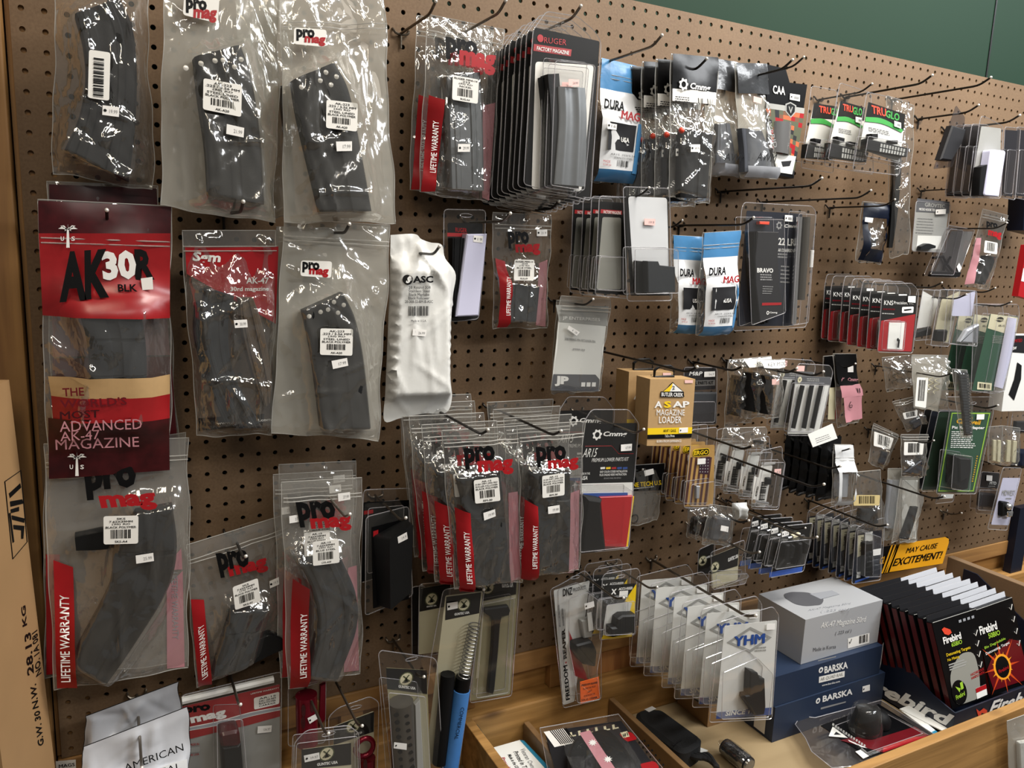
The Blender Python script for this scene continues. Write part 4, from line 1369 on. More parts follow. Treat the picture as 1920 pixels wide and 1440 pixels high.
# ---- black topped bags
def cm(it, mb):
    off = lambda x, z: it.front(x, z) - .0004
    patch(mb, it.sub(.02, .0, .98, .235), off, 'black_foil', 6, 4)
    patch(mb, it.sub(.03, .235, .97, .32), off, 'label_paper', 5, 2)
    o2 = lambda x, z: it.front(x, z) - .0013
    mb.text('Cmmg', *it.P(z3(1420, 530, 1550, 548, 1415, 582), -.008), o2, 'white_print', .03, .1)
    gear(it, mb, z3(1378, 542)[0], .010, 'white_print', it.front(*it.l(*z3(1378, 542)[0])) - .002)
    mb.bars(*it.P(z3(1465, 630, 1560, 640, 1465, 672), -.006), o2, n=14, seed=5)
    lines(it, mb, z3(1325, 615, 1450, 628, 1445, 668, 1320, 655), 3, 'charcoal', it.front(*it.l(*z3(1390, 640)[0])) - .002)


it = bag(z3(1295, 345, 1600, 372, 1536, 1312, 1284, 1268), .135, 'clear bag with black top and straight black magazine with orange tip, front of its row', L=z3(1352, 830, 1345, 1000, 1340, 1270), R=z3(1555, 870, 1540, 1000, 1515, 1275), T=.015, prof=MAGP,
         mat='film_crisp', folds=26, amp=.0028, zipv=None, prints=cm, group='black topped bags in the top row')
mb = MB().ball((*[0] * 3,), .005, 'orange_red', 8); x, zz = it.l(*z3(1366, 838)[0], -.015)
mb = MB().ball((x, -.014, zz), .0055, 'orange_red', 8); it.part('orange_follower', mb, 60)
it.sticker(z3(1425, 928, 1484, 928, 1482, 976, 1424, 976), '49.9', True)
copies(it, 4, .024, '%s of the black topped magazine bags counted from the front of its row', dx=-.010, dz=-.004, jit=.002, yawj=2)
hook((1325, 110), .165, 'peg hook through the black topped magazine bags')


def awm(it, mb, tq, word):
    off = lambda x, z: it.front(x, z) - .0004
    patch(mb, it.sub(.02, .0, .98, .26), off, 'smoke_foil', 6, 4)
    patch(mb, it.sub(.0, .90, 1.0, 1.0), off, 'silver_dark', 5, 2)
    o2 = lambda x, z: it.front(x, z) - .0014
    mb.text('AWM', *it.P(tq, -.008), o2, 'black_print', .0, .3)
    if word:
        mb.text('HYBRID', *it.P(word, -.008), o2, 'grey_print', .0)


it = bag(z4(265, 200, 470, 205, 535, 945, 303, 935), .085, 'smoke grey bag with slanted lettering, front of the two beside the camouflage pack', L=z4(290, 620, 305, 760, 310, 900), R=z4(430, 640, 480, 780, 495, 900), T=.014, mmat='slate', prof=FLATP,
         mat='film_milky', folds=22, amp=.003, zipv=None, prints=lambda it, mb: awm(it, mb, z4(360, 778, 490, 790, 355, 832), z4(440, 555, 490, 745, 415, 560)), group='smoke grey bags')
it.sticker(z4(388, 412, 442, 426, 438, 462, 386, 448), '', mat='price_pink')
it = bag(z4(60, 160, 290, 200, 298, 930, 95, 920), .065, 'smoke grey bag with slanted lettering hanging behind its twin', L=z4(140, 590, 130, 760, 125, 870), R=z4(220, 590, 250, 760, 260, 880), T=.014, mmat='slate', prof=RIBP,
         mat='film_milky', folds=22, amp=.003, zipv=None, prints=lambda it, mb: awm(it, mb, z4(140, 785, 285, 795, 140, 832), None), group='smoke grey bags')
hook((1486, 112), .17, 'peg hook holding the two smoke grey bags')


# ---- camouflage card with a window
def caa(it, mb):
    y = -.0128
    r = random.Random(7)
    rect(it, mb, z4(470, 455, 715, 490, 712, 525, 468, 490), 'card_grey', y)
    cols = ('camo_green', 'camo_brown', 'camo_orange', 'camo_green', 'red_card', 'charcoal')
    a, b, c, d = [np.array(k) for k in it.P(z4(468, 492, 712, 525, 645, 925, 515, 775), y)]
    for i in range(9):
        for j in range(13):
            u0, v0, u1, v1 = i / 9, j / 13, (i + 1) / 9, (j + 1) / 13
            f = lambda s, t: (a * (1 - s) + b * s) * (1 - t) + (d * (1 - s) + c * s) * t
            mb.face([f(u0, v0), f(u1, v0), f(u1, v1), f(u0, v1)], y, r.choice(cols))
    pr(it, mb, 'CAA', z4(512, 340, 590, 352, 512, 395), 'white_print', y - .0004, .02)
    mb.face(it.P(z4(592, 462, 625, 450, 662, 472, 660, 515, 627, 552, 592, 510), y - .0003), y - .0003, 'card_grey')
    mb.face(it.P(z4(600, 468, 625, 458, 654, 476, 652, 512, 627, 542, 600, 508), y - .0005), y - .0005, 'black_print')
    pr(it, mb, 'V', z4(612, 478, 640, 482, 612, 520), 'card_grey', y - .0008, .02)
    rect(it, mb, z4(510, 775, 660, 800, 635, 915, 540, 900), 'label_paper', y - .0003)
    rect(it, mb, z4(565, 832, 632, 826, 620, 862, 575, 866), 'charcoal', y - .0006)


it = It('product_card', z4(470, 310, 730, 338, 645, 942, 512, 790), .075, 'tall black and camouflage cardboard pack with silver window', 'box')
b_ = z4(470, 308, 732, 338, 645, 942, 480, 905)
mb = MB().prism(it.P(b_, -.012), .012, -.012, 'card_black'); caa(it, mb)
it.part('carton', mb)
mb = MB()
mb.loft(it.P(z4(522, 572, 515, 770), -.014), it.P(z4(632, 582, 618, 790), -.014), .009, 'chrome', ROUNDP, -.012, 8)
it.part('window', mb, 50)
it.part('header', MB().prism(it.P(z4(478, 200, 612, 232, 640, 330, 500, 320)), .008, .007, 'card_black'))
it.sticker(z4(622, 395, 686, 405, 684, 446, 620, 434), '1', True, y=-.0136)
hook((1507, 107), .17, 'peg hook holding the camouflage pack', r=.0018)


# ---- three packs with orange and green lettering
def tru(it, mb, z, T, G, sub_):
    p = it.P(T + G[1:2], -.0018)
    rect(it, mb, z, 'card_black')
    pr(it, mb, 'TRU', T, 'orange_red', -.0024, .03)
    pr(it, mb, 'GLO', G, 'green_print', -.0024, .03)
    a = it.P(sub_, -.0024)
    P_ = smooth_path([a[0], a[1], a[2]], 10); Q_ = smooth_path([a[3], a[4], a[5]], 10)
    mb.face([tuple(k) for k in P_] + [tuple(k) for k in Q_[::-1]], -.0024, 'green_print')


def sights(pts, big):
    def f(it):
        mb = MB()
        y = -.012
        it.part('scope_rail', MB().prism(it.P(big, y), -.002, -.016, 'rubber', .001))
        for q in pts:
            it.part('sight', MB().prism(it.P(q, y), -.002, -.014, 'rubber', .002))
        a, b, c, d = [np.array(k) for k in it.P(big, -.0165)]
        for i in range(9):
            for j in range(2):
                g = lambda s, t: (a * (1 - s) + b * s) * (1 - t) + (d * (1 - s) + c * s) * t
                u0, u1 = .36 + i * .068, .36 + i * .068 + .045
                mb.face([g(u0, .1 + j * .45), g(u1, .1 + j * .45), g(u1, .45 + j * .45), g(u0, .45 + j * .45)], -.0165, 'card_grey')
        it.part('rail_slots', mb)
    return f


it = blister(z5(510, 300, 832, 372, 755, 940, 398, 900), .125, 'clear blister with orange and green lettering and a slotted rail, front one of the three', card=z5(528, 375, 812, 470, 770, 842, 458, 735), sq=z5(510, 300, 835, 372, 757, 942, 398, 900),
             prints=lambda it, mb: (tru(it, mb, z5(528, 375, 812, 470, 800, 600, 505, 500), z5(552, 398, 664, 428, 555, 462), z5(664, 434, 770, 468, 660, 492), z5(505, 490, 640, 505, 795, 590, 503, 525, 640, 545, 785, 612)), lines(it, mb, z5(530, 565, 745, 612, 740, 650, 530, 600), 3, 'grey_print')),
             content=sights((z5(545, 620, 600, 620, 600, 660, 545, 655), z5(700, 670, 755, 672, 752, 700, 698, 695)), z5(505, 660, 830, 735, 815, 800, 495, 745)), bubbles=((z5(520, 640, 826, 700, 812, 860, 495, 790), .022, .08),), group='packs with orange and green lettering')
it.sticker(z5(728, 520, 780, 536, 780, 580, 728, 562), '1')
it = blister(z5(300, 228, 522, 300, 560, 935, 180, 868), .098, 'clear blister with orange and green lettering, middle one of the three', card=z5(312, 365, 506, 420, 470, 800, 215, 740), sq=z5(300, 228, 540, 305, 560, 935, 180, 868),
             prints=lambda it, mb: (tru(it, mb, z5(312, 365, 506, 420, 494, 520, 292, 490), z5(332, 388, 410, 408, 332, 440), z5(410, 410, 480, 425, 408, 470), z5(290, 488, 380, 495, 485, 560, 285, 522, 380, 530, 480, 580)), lines(it, mb, z5(300, 575, 430, 600, 425, 640, 298, 612), 3, 'grey_print')),
             content=sights((z5(285, 640, 345, 655, 340, 690, 285, 680), z5(385, 680, 440, 690, 438, 715, 385, 708)), z5(220, 690, 520, 765, 500, 840, 215, 800)), bubbles=((z5(240, 660, 510, 730, 500, 860, 210, 820), .022, .08),), group='packs with orange and green lettering')
it.sticker(z5(430, 488, 478, 498, 478, 540, 430, 530), '1')
it = blister(z5(80, 252, 275, 288, 250, 940, 0, 882), .07, 'clear blister with orange lettering and glaring hang tab, rear one of the three', card=z5(108, 385, 290, 410, 250, 830, 20, 800), sq=z5(82, 252, 280, 288, 250, 925, 0, 882),
             prints=lambda it, mb: (tru(it, mb, z5(108, 385, 290, 410, 280, 510, 90, 500), z5(148, 402, 240, 420, 148, 455), z5(240, 420, 300, 430, 240, 475), z5(85, 505, 180, 505, 260, 550, 83, 540, 180, 545, 255, 575))),
             content=sights((z5(110, 655, 165, 665, 160, 695, 110, 690),), z5(45, 700, 240, 740, 230, 820, 35, 805)), bubbles=((z5(60, 680, 250, 720, 240, 850, 30, 820), .022, .08),), group='packs with orange and green lettering')
hook((1635, 157), .13, 'peg hook holding the rear pack with orange lettering', r=.0018)
hook((1748, 141), .20, 'peg hook holding the front pack with orange and green lettering')

# ---- long narrow bag seen edge on
it = bag([(1662, 178), (1713, 198), (1703, 476), (1668, 484)], .08, 'long narrow clear bag with a black strip, right of the packs with orange lettering', cat='part in bag', L=z5(700, 600, 705, 900, 690, 1250, 672, 1500), R=z5(775, 600, 775, 900, 745, 1250, 705, 1500), T=.012, mmat='polymer', prof=FLATP,
         mat='film_crisp', folds=24, amp=.003, zipv=None, name='part_bag', part='rail_strip', yaw=-32)
hook((1858, 145), .22, 'long peg hook holding the long narrow clear bag')

# ---- dark blister row at the right edge
def dark_mag(z):
    def f(it):
        it.part('magazine', MB().loft(it.P(z(520, 770, 500, 900, 490, 1075), -.008), it.P(z(640, 725, 620, 900, 600, 1085), -.008), .016, 'black_print', FLATP, -.003, 10), 40)
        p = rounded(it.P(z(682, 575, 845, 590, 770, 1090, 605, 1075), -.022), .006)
        it.part('lilac_block', MB().prism(p, -.004, -.022, 'lilac_gloss', .002))
    return f


zr = zm(1740, 180, 180 / 1037)
it = blister(zr(545, 250, 800, 330, 770, 1100, 450, 1090), .14, 'clear blister with lilac glossy case and black grip in the right edge row', card=zr(578, 325, 790, 350, 770, 1090, 450, 1085), cmat='card_grey', content=dark_mag(zr), sq=zr(565, 215, 640, 240, 800, 330, 775, 1105, 445, 1095, 540, 320), group='dark blister packs at the right edge')
for k, (x, lab) in enumerate(((415, 'dark clear blister directly left of the one with the lilac case'), (320, 'dark clear blister second to the left of the one with the lilac case'), (230, 'dark clear blister third to the left of the one with the lilac case'))):
    dx = -95 * (k + 1) + (k * 8)
    s_ = lambda *a: [(p[0] + dx * 180 / 1037, p[1] - 3 + k) for p in zr(*a)]
    it = blister(s_(560, 330, 740, 340, 690, 1110, 450, 1090), .12 - .02 * k, lab, card=s_(575, 345, 690, 350, 650, 1090, 470, 1085), cmat='card_black', sq=s_(560, 320, 740, 330, 690, 1115, 445, 1095), group='dark blister packs at the right edge', bubbles=((s_(580, 560, 690, 570, 660, 1060, 520, 1050), .016, .05),), mat='shell_smoke')
for k, (x, lab) in enumerate(((800, 'dark clear blister directly right of the one with the lilac case'), (930, 'dark clear blister second to the right of the one with the lilac case'))):
    it = blister(zr(x + 20, 350, x + 190, 360, x + 130, 1120, x - 20, 1090), .115 - .03 * k, lab, card=zr(x + 30, 365, x + 170, 375, x + 110, 1085, x, 1075), cmat='card_navy', sq=zr(x + 20, 335, x + 190, 350, x + 130, 1125, x - 20, 1095), group='dark blister packs at the right edge', bubbles=((zr(x + 50, 580, x + 150, 590, x + 100, 1060, x + 10, 1050), .016, .05),), mat='shell_smoke')
it = It('blister_pack', zr(240, 320, 390, 360, 262, 765, 110, 690), .10, 'dark tray shaped blister turned sideways at the left end of the right edge row', 'blister pack', 'dark blister packs at the right edge')
it.part('clear_shell', MB().prism(rounded(it.P(zr(305, 100, 400, 230, 390, 360, 265, 765, 60, 790)), .004), .001, 0, 'shell_smoke'))
it.part('dark_tray', MB().prism(it.P(zr(240, 320, 388, 362, 345, 520, 232, 705, 112, 690), -.01), -.001, -.016, 'charcoal', .003))
hook((1835, 197), .14, 'peg hook holding the sideways tray shaped blister')
hook((1912, 216), .17, 'peg hook through the dark blister row at the right edge')
hook((1829, 342), .13, 'bare thin peg hook in front of the dark blister row', r=.0014)

# ================================================================ SECOND ROW, MIDDLE
def rug2(it, mb):
    rect(it, mb, z8(132, 296, 262, 300, 260, 322, 132, 320), 'red_print')
    pr(it, mb, 'RUGER', z8(185, 262, 258, 268, 185, 290), 'red_print', -.0022, .0)


it = blister(z8(108, 148, 376, 150, 330, 850, 150, 868), .05, 'narrow clear blister with black magazine and lilac glare beside the white pouch', card=z8(135, 232, 362, 235, 330, 860, 150, 868), cmat='card_black', prints=rug2, sq=z8(108, 145, 376, 150, 365, 500, 330, 850, 150, 868, 105, 500),
             content=lambda it: (it.part('magazine', MB().loft(it.P(z8(150, 330, 150, 600, 160, 840), -.008), it.P(z8(235, 330, 215, 600, 195, 845), -.008), .014, 'black_print', RIBP, -.003, 12), 40),
                                 it.part('lilac_block', MB().prism(it.P(z8(260, 305, 390, 302, 335, 830, 190, 836), -.022), -.003, -.022, 'lilac_gloss', .002))), slot=z8(250, 185)[0])  # lilac block: the shell's glossy reflection built as a coloured slab
it.sticker(z8(302, 312, 364, 318, 360, 362, 300, 354), '19', True, y=-.0226)
hook((957, 400), .15, 'peg hook above the narrow blister beside the white pouch', dark=False)


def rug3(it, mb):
    mb.face(rounded(it.P(z8(1295, 62, 1545, 72, 1560, 690, 1335, 690), -.0018), .006), -.0018, 'white_gloss')  # white face: lamp glare on the shell painted onto the card


def smallmag(it):
    it.part('magazine', MB().prism(it.P(z8(1350, 475, 1415, 480, 1418, 690, 1350, 680), -.012), -.003, -.012, 'black_print', .001))
    it.part('magazine_body', MB().prism(it.P(z8(1420, 478, 1490, 480, 1500, 505, 1598, 515, 1600, 678, 1425, 682), -.026), -.012, -.026, 'polymer_grey', .001))


it = blister(z8(1258, 5, 1556, 12, 1572, 732, 1284, 735), .135, 'clear blister with short dark magazine before painted white glare, front of the short row', card=z8(1275, 65, 1552, 72, 1562, 700, 1310, 700), cmat='card_black', prints=rug3, content=smallmag, sq=z8(1258, 0, 1556, 12, 1572, 732, 1284, 735),
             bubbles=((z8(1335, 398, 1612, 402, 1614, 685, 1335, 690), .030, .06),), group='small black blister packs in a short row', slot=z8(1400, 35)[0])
it.sticker(z8(1400, 205, 1470, 208, 1468, 250, 1400, 246), '19.9', mat='price_pink')


def rug4(it, mb):
    mb.face(rounded(it.P(z8(1130, 195, 1250, 200, 1250, 660, 1090, 660), -.0018), .004), -.0018, 'smoke_art')
    rect(it, mb, z8(1120, 145, 1255, 155, 1255, 180, 1118, 170), 'red_print')
    pr(it, mb, 'FACTORY MAGAZINE', z8(1138, 152, 1250, 160, 1136, 172), 'white_print', -.0022)


it = blister(z8(1105, 70, 1300, 80, 1290, 715, 1080, 690), .115, 'small black blister pack with red band directly behind the one with the painted glare', card=z8(1112, 95, 1300, 105, 1285, 700, 1085, 675), cmat='card_black', prints=rug4, sq=z8(1105, 60, 1300, 70, 1290, 720, 1078, 695), group='small black blister packs in a short row', bubbles=((z8(1110, 450, 1280, 455, 1275, 670, 1090, 660), .012, .05),))
copies(it, 3, .020, '%s small black blister pack behind the one with the painted glare', dx=-.004, dz=-.001, jit=.003, yawj=3)
hook((1279, 413), .10, 'peg hook end showing right of the short row of small blister packs', r=.0018)
hook((1217, 352), .17, 'peg hook through the short row of small blister packs', r=.0018)

# paper in a zip bag
def jp(it, mb):
    y = -.0018
    rect(it, mb, z8(830, 760, 1170, 770, 1160, 895, 852, 868), 'card_grey', y)
    rect(it, mb, z8(815, 1205, 1085, 1208, 1112, 1240, 1106, 1315, 800, 1310), 'silver_art', y)
    pr(it, mb, 'JP ENTERPRISES', z8(875, 832, 1115, 845, 874, 858), 'white_print', y - .0005)
    pr(it, mb, '.308 FIRING PIN RETAINER PIN', z8(887, 970, 1085, 988, 886, 986), 'grey_print', y - .0005)
    pr(it, mb, 'JPFPRP-308', z8(938, 1038, 1018, 1044, 937, 1054), 'grey_print', y - .0005)
    pr(it, mb, 'JP', z8(826, 1215, 915, 1220, 822, 1282), 'white_print', y - .0005, .06)
    for k in range(3):
        rect(it, mb, z8(995 + k * 34, 1258, 1020 + k * 34, 1258, 1018 + k * 34, 1285, 993 + k * 34, 1285), 'white_print', y - .0005)


it = It('part_bag', z8(862, 702, 1182, 722, 1110, 1318, 800, 1312), .075, 'zip bag with white paper and dark bands at its top and foot', 'part in bag')
mb = MB().prism(it.P(z8(856, 780, 1165, 790, 1106, 1316, 800, 1310), -.0012), -.0004, -.0012, 'card_white'); jp(it, mb)
it.part('paper_insert', mb)
it.film([it.sub(.1, .2, .9, .95)], .004, 'film_clear', 10, .001, zipv=.10)
it.sticker(z8(915, 892, 985, 935, 965, 958, 905, 915), '12')
it = It('part_bag', z8(835, 730, 1000, 730, 960, 1328, 800, 1325), .055, 'zip bag mostly hidden behind the one with white paper and dark bands', 'part in bag')
it.part('paper_insert', MB().prism(it.sub(.08, .1, .95, .98), -.0004, -.0012, 'card_grey'))
it.film([], .004, 'film_clear', 6, .001, zipv=.06)
hook((1112, 561), .13, 'peg hook above the zip bag with white paper', r=.0018)

# ---- large kit with curved magazine
def bravo(it, mb):
    y = -.0018
    gear(it, mb, z9(1105, 308)[0], .008, 'grey_print', y)
    pr(it, mb, 'Cmmg', z9(1145, 298, 1268, 302, 1142, 332), 'white_print', y, .03, .15)
    pr(it, mb, '22 LR', z9(1100, 405, 1232, 415, 1098, 462), 'white_print', y, .02)
    pr(it, mb, 'AR CONVERSION KIT', z9(1098, 490, 1250, 498, 1096, 516), 'white_print', y)
    lines(it, mb, z9(1096, 525, 1200, 530, 1195, 575, 1092, 570), 2, 'grey_print', y)
    lines(it, mb, z9(1120, 620, 1210, 628, 1205, 780, 1112, 775), 5, 'grey_print', y, .35)


def bravoc(it):
    mb = MB().loft(it.P(z9(875, 360, 872, 620, 900, 860, 940, 1090), -.014), it.P(z9(950, 355, 930, 620, 945, 860, 1000, 1070), -.014), .022, 'black_print', RIBP, -.003, 18)
    it.part('magazine', mb, 40)
    y = -.026
    p = it.P(z9(935, 355, 1105, 360, 1098, 560, 1110, 780, 1148, 985, 955, 1090, 920, 780, 915, 560), y)
    mb = MB().prism(p, -.004, y, 'charcoal', .0015)
    pr(it, mb, 'BRAVO', z9(930, 645, 1058, 648, 930, 682), 'white_print', y - .0006, .03)
    lines(it, mb, z9(955, 690, 1078, 695, 1078, 750, 955, 748), 3, 'grey_print', y - .0006)
    lines(it, mb, z9(975, 785, 1092, 790, 1060, 860, 972, 858), 4, 'grey_print', y - .0006, .35)
    rect(it, mb, z9(970, 922, 1125, 920, 1122, 940, 968, 944), 'red_card', y - .0006)
    pr(it, mb, 'Cmmg', z9(1030, 992, 1090, 992, 1030, 1010), 'white_print', y - .0006, .02)
    gear(it, mb, z9(1015, 1002)[0], .004, 'white_print', y - .0006)
    it.part('magazine_sleeve', mb, 40)
    it.part('orange_follower', MB().prism(it.P(z9(945, 276, 1025, 278, 1022, 305, 945, 300), -.01), -.003, -.012, 'orange_red', .001))
    y = -.02
    for q, m, r_ in ((z9(1290, 240, 1262, 660, 1240, 1090), 'chrome', .0042), (z9(1345, 240, 1330, 500, 1300, 900), 'gunmetal', .0055)):
        a = it.P(q, y)
        it.part('bolt_tube', MB().tube([(x, -.012, z) for x, z in smooth_path(a, 8)], r_ * 1.5, m, 10), 50)
    a = it.P(z9(1385, 505, 1375, 640), y)
    it.part('charging_pin', MB().tube([(x, -.014, z) for x, z in a], .004, 'white_print', 8), 50)


it = blister(z9(808, 130, 1390, 182, 1312, 1112, 733, 1142), .085, 'large clear clamshell kit with curved dark magazine and bright steel bolt', cat='kit', name='kit_blister', card=z9(848, 190, 1290, 215, 1225, 1105, 770, 1108), cmat='card_navy', prints=bravo, content=bravoc, sq=z9(820, 125, 1360, 155, 1392, 200, 1312, 1115, 733, 1145, 800, 180),
             bubbles=((z9(850, 260, 1140, 262, 1150, 1000, 880, 1100), .030, .05), (z9(1255, 215, 1390, 225, 1330, 1080, 1205, 1100), .024, .05)))
it.sticker(z9(1152, 225, 1212, 228, 1210, 278, 1150, 274), '1', True)
hook((1541, 334), .25, 'peg hook at the upper left of the large clamshell kit', r=.0019)
hook((1633, 357), .26, 'long thin peg hook at the upper right of the large clamshell kit', r=.0017)
hook((1678, 374), .16, 'peg hook above the small navy bag', r=.0017)

it = bag(z10(412, -10, 622, 8, 556, 488, 355, 462), .07, 'small navy bag with a clear window and crossing glare streaks', cat='part in bag', L=z10(440, 290, 430, 350), R=z10(505, 290, 500, 350), T=.010, mmat='polymer', prof=FLATP, mat='film_crisp', folds=22, amp=.003, zipv=None, name='part_bag', part='small_part',
         prints=lambda it, mb: (patch(mb, it.sub(.02, .02, .98, .26), lambda x, z: it.front(x, z) - .0003, 'card_navy', 5, 4), patch(mb, it.sub(.02, .26, .18, .98), lambda x, z: it.front(x, z) - .0003, 'card_navy', 2, 8), patch(mb, it.sub(.82, .26, .98, .98), lambda x, z: it.front(x, z) - .0003, 'card_navy', 2, 8), patch(mb, it.sub(.18, .78, .82, .98), lambda x, z: it.front(x, z) - .0003, 'card_navy', 4, 3)))
it.sticker(z10(435, 115, 498, 122, 490, 160, 430, 150), '')


def grov(it, mb):
    rect(it, mb, z5(905, 1118, 1155, 1145, 1150, 1235, 895, 1222), 'silver_art')
    pr(it, mb, 'GROVTEC', z5(965, 1150, 1118, 1165, 962, 1182), 'card_grey', -.0022, .02)
    pr(it, mb, 'MICRO HOOK TO', z5(920, 1192, 1040, 1200, 918, 1212), 'white_print', -.0022)
    lines(it, mb, z10(850, 115, 1020, 125, 1010, 260, 835, 250), 6, 'grey_print', -.002, .3)
    rect(it, mb, z10(850, 260, 1040, 265, 1030, 370, 838, 368), 'card_white')


it = blister(z5(905, 1102, 1158, 1130, 1058, 1525, 868, 1520), .075, 'grey card in clear blister with a small black swivel at its foot', card=z10(838, -5, 1098, 18, 1058, 390, 803, 380), cmat='card_grey', prints=grov, content=lambda it: it.part('swivel', MB().loft(it.P(z10(850, 345, 905, 322, 965, 340), -.004), it.P(z10(845, 375, 905, 372, 962, 362), -.004), .010, 'polymer', FLATP, -.003, 8), 40),
             sq=z10(830, -12, 1105, 10, 1064, 395, 796, 384))
it.sticker(z10(995, 55, 1075, 50, 1072, 90, 993, 94), '', True)


def hexk(it):
    a = it.P(z10(970, 438, 1050, 428, 1072, 470, 1055, 540), -.006)
    it.part('hex_key', MB().tube([(x, -.006, z) for x, z in a], .003, 'black_print', 6), 40)
    a = it.P(z10(1110, 430, 1082, 490, 1130, 550), -.006)
    it.part('hex_key', MB().tube([(x, -.006, z) for x, z in a], .003, 'black_print', 6), 40)
    it.part('foam_insert', MB().prism(it.P(z10(945, 545, 1180, 550, 1165, 590, 935, 585), -.004), -.002, -.010, 'rubber', .001))


it = blister(z10(1085, 185, 1298, 215, 1160, 592, 935, 588), .07, 'clear clamshell with grey paper and two black bent keys', card=z10(1120, 225, 1290, 230, 1180, 575, 985, 560), cmat='card_grey', content=hexk, sq=z10(1085, 180, 1298, 215, 1160, 595, 930, 590), bubbles=((z10(1100, 210, 1205, 220, 1130, 575, 945, 570), .014, .05),), mat='shell_smoke')
it.sticker(z10(1180, 478, 1200, 520, 1178, 555, 1160, 510), '')
hook((1888, 418), .16, 'peg hook running in front of the small printed bag with pink edges', r=.0017)
it = bag(z10(1365, 50, 1570, 102, 1416, 690, 1222, 662), .075, 'small printed clear bag with pink edges leaning to the left at the right side', L=z10(1370, 420, 1340, 520, 1295, 640), R=z10(1450, 430, 1420, 520, 1360, 650), T=.014, mmat='polymer', prof=FLATP, mat='film_crisp', folds=18, amp=.0025, zipv=.07,
         prints=lambda it, mb: (promag_logo(it, mb, z10(1392, 145, 1480, 165, 1392, 205), z10(1405, 215, 1510, 240, 1400, 275)), warranty(it, mb, z10(1320, 280, 1352, 280, 1260, 640, 1228, 650), False, 'pink_print')))
it.barcode_label(z10(1385, 300, 1485, 320, 1480, 410, 1375, 395), (), '', seed=44)
it = It('product_card', [(1906, 372), (1935, 378), (1935, 440), (1903, 432)], .05, 'small dark box cut by the right edge of the picture', 'box')
it.part('carton', MB().prism(it.q, .02, -.02, 'card_navy', .001))
it = It('product_card', z10(1694, 335, 1760, 330, 1720, 770, 1622, 742), .07, 'red printed pack cut by the right edge of the picture', 'box')
mb = MB().prism(it.q, .008, -.008, 'red_print', .0008); mb.face(it.sub(.0, .45, .3, .7), -.0085, 'white_print'); it.part('carton', mb)

# ================================================================ RIGHT, MIDDLE ROWS
# ---- boxes with a mountain badge
def asap(it, mb, y):
    m = it.P(z11(470, 440, 478, 395, 515, 365, 530, 345, 555, 322, 590, 355, 612, 372, 640, 398, 648, 440), y)
    mb.face(m, y - .0003, 'black_print')
    mb.face(it.P(z11(480, 398, 520, 365, 555, 330, 590, 362, 635, 398), y), y - .0006, 'white_print')
    mb.face(it.P(z11(480, 398, 520, 365, 555, 330, 548, 365, 530, 398), y), y - .0009, 'yellow_print')
    pr(it, mb, '2', z11(552, 355, 574, 352, 552, 385), 'black_print', y - .0012)
    rect(it, mb, z11(460, 398, 646, 402, 644, 444, 458, 442), 'black_print', y - .0009)
    pr(it, mb, 'BUTLER CREEK', z11(468, 405, 640, 410, 467, 436), 'white_print', y - .0012, .02)
    pr(it, mb, 'A', z11(415, 475, 475, 475, 412, 528), 'white_print', y - .0006, .03)
    pr(it, mb, 'S', z11(488, 475, 545, 475, 487, 528), 'yellow_print', y - .0006, .04)
    pr(it, mb, 'AP', z11(555, 475, 690, 475, 555, 526), 'white_print', y - .0006, .03)
    pr(it, mb, 'MAGAZINE', z11(428, 540, 652, 542, 428, 588), 'white_print', y - .0006, .01)
    pr(it, mb, 'LOADER', z11(448, 596, 628, 596, 447, 650), 'white_print', y - .0006, .01)
    rect(it, mb, z11(358, 690, 712, 682, 708, 732, 356, 742), 'yellow_print', y - .0004)
    rect(it, mb, z11(356, 742, 708, 732, 704, 765, 354, 775), 'black_print', y - .0004)
    pr(it, mb, 'AK47 / GALIL', z11(482, 700, 585, 697, 482, 722), 'black_print', y - .0008, .01)
    pr(it, mb, '7.62 x 39mm', z11(495, 742, 570, 740, 495, 762), 'white_print', y - .0008)
    pr(it, mb, 'BORN FROM EXPERIENCE', z11(430, 784, 625, 780, 430, 804), 'white_print', y - .0008)


def loader(q, d, depth, label):
    it = It('product_box', q, d, label, 'box', 'tan boxes with a mountain badge')
    mb = MB()
    mb.box((min(it.q[0][0], it.q[3][0]), 0, it.q[3][1]), (max(it.q[1][0], it.q[2][0]), depth, it.q[0][1]), 'card_tan')
    return it, mb


it = It('product_box', z11(378, 300, 736, 300, 700, 830, 350, 830), .145, 'tan cardboard box with mountain badge and yellow band, front of the two on one hook', 'box', 'tan boxes with a mountain badge')
mb = MB().prism(it.q, .040, 0, 'card_tan'); asap(it, mb, -.0006)
x0 = (it.q[0][0] + it.q[3][0]) / 2
it.part('carton', mb)
tabm = MB(); cx_, cz_ = it.at(.45, 0)
tabm.tube(rounded([(0, 0), (1, 0), (2, 1), (3, 2)], .1) and [(cx_ - .022, .02, cz_ + .001), (cx_ - .022, .02, cz_ + .014), (cx_ - .012, .02, cz_ + .020), (cx_ + .012, .02, cz_ + .020), (cx_ + .022, .02, cz_ + .014), (cx_ + .022, .02, cz_ + .001)], .0028, 'black_print', 6, True)
it.part('hang_loop', tabm, 40)
it.sticker(z11(608, 688, 678, 684, 676, 724, 606, 728), '', True, y=-.0016)
it.sticker(z11(652, 308, 718, 308, 716, 332, 652, 332), '', mat='price_pink', y=-.001)
c = copies(it, 1, .058, ['tan cardboard box with mountain badge standing behind its twin on one hook'], dx=-.004, dz=.004)
hook((1307, 688), .28, 'peg hook through the black loops of the tan boxes')


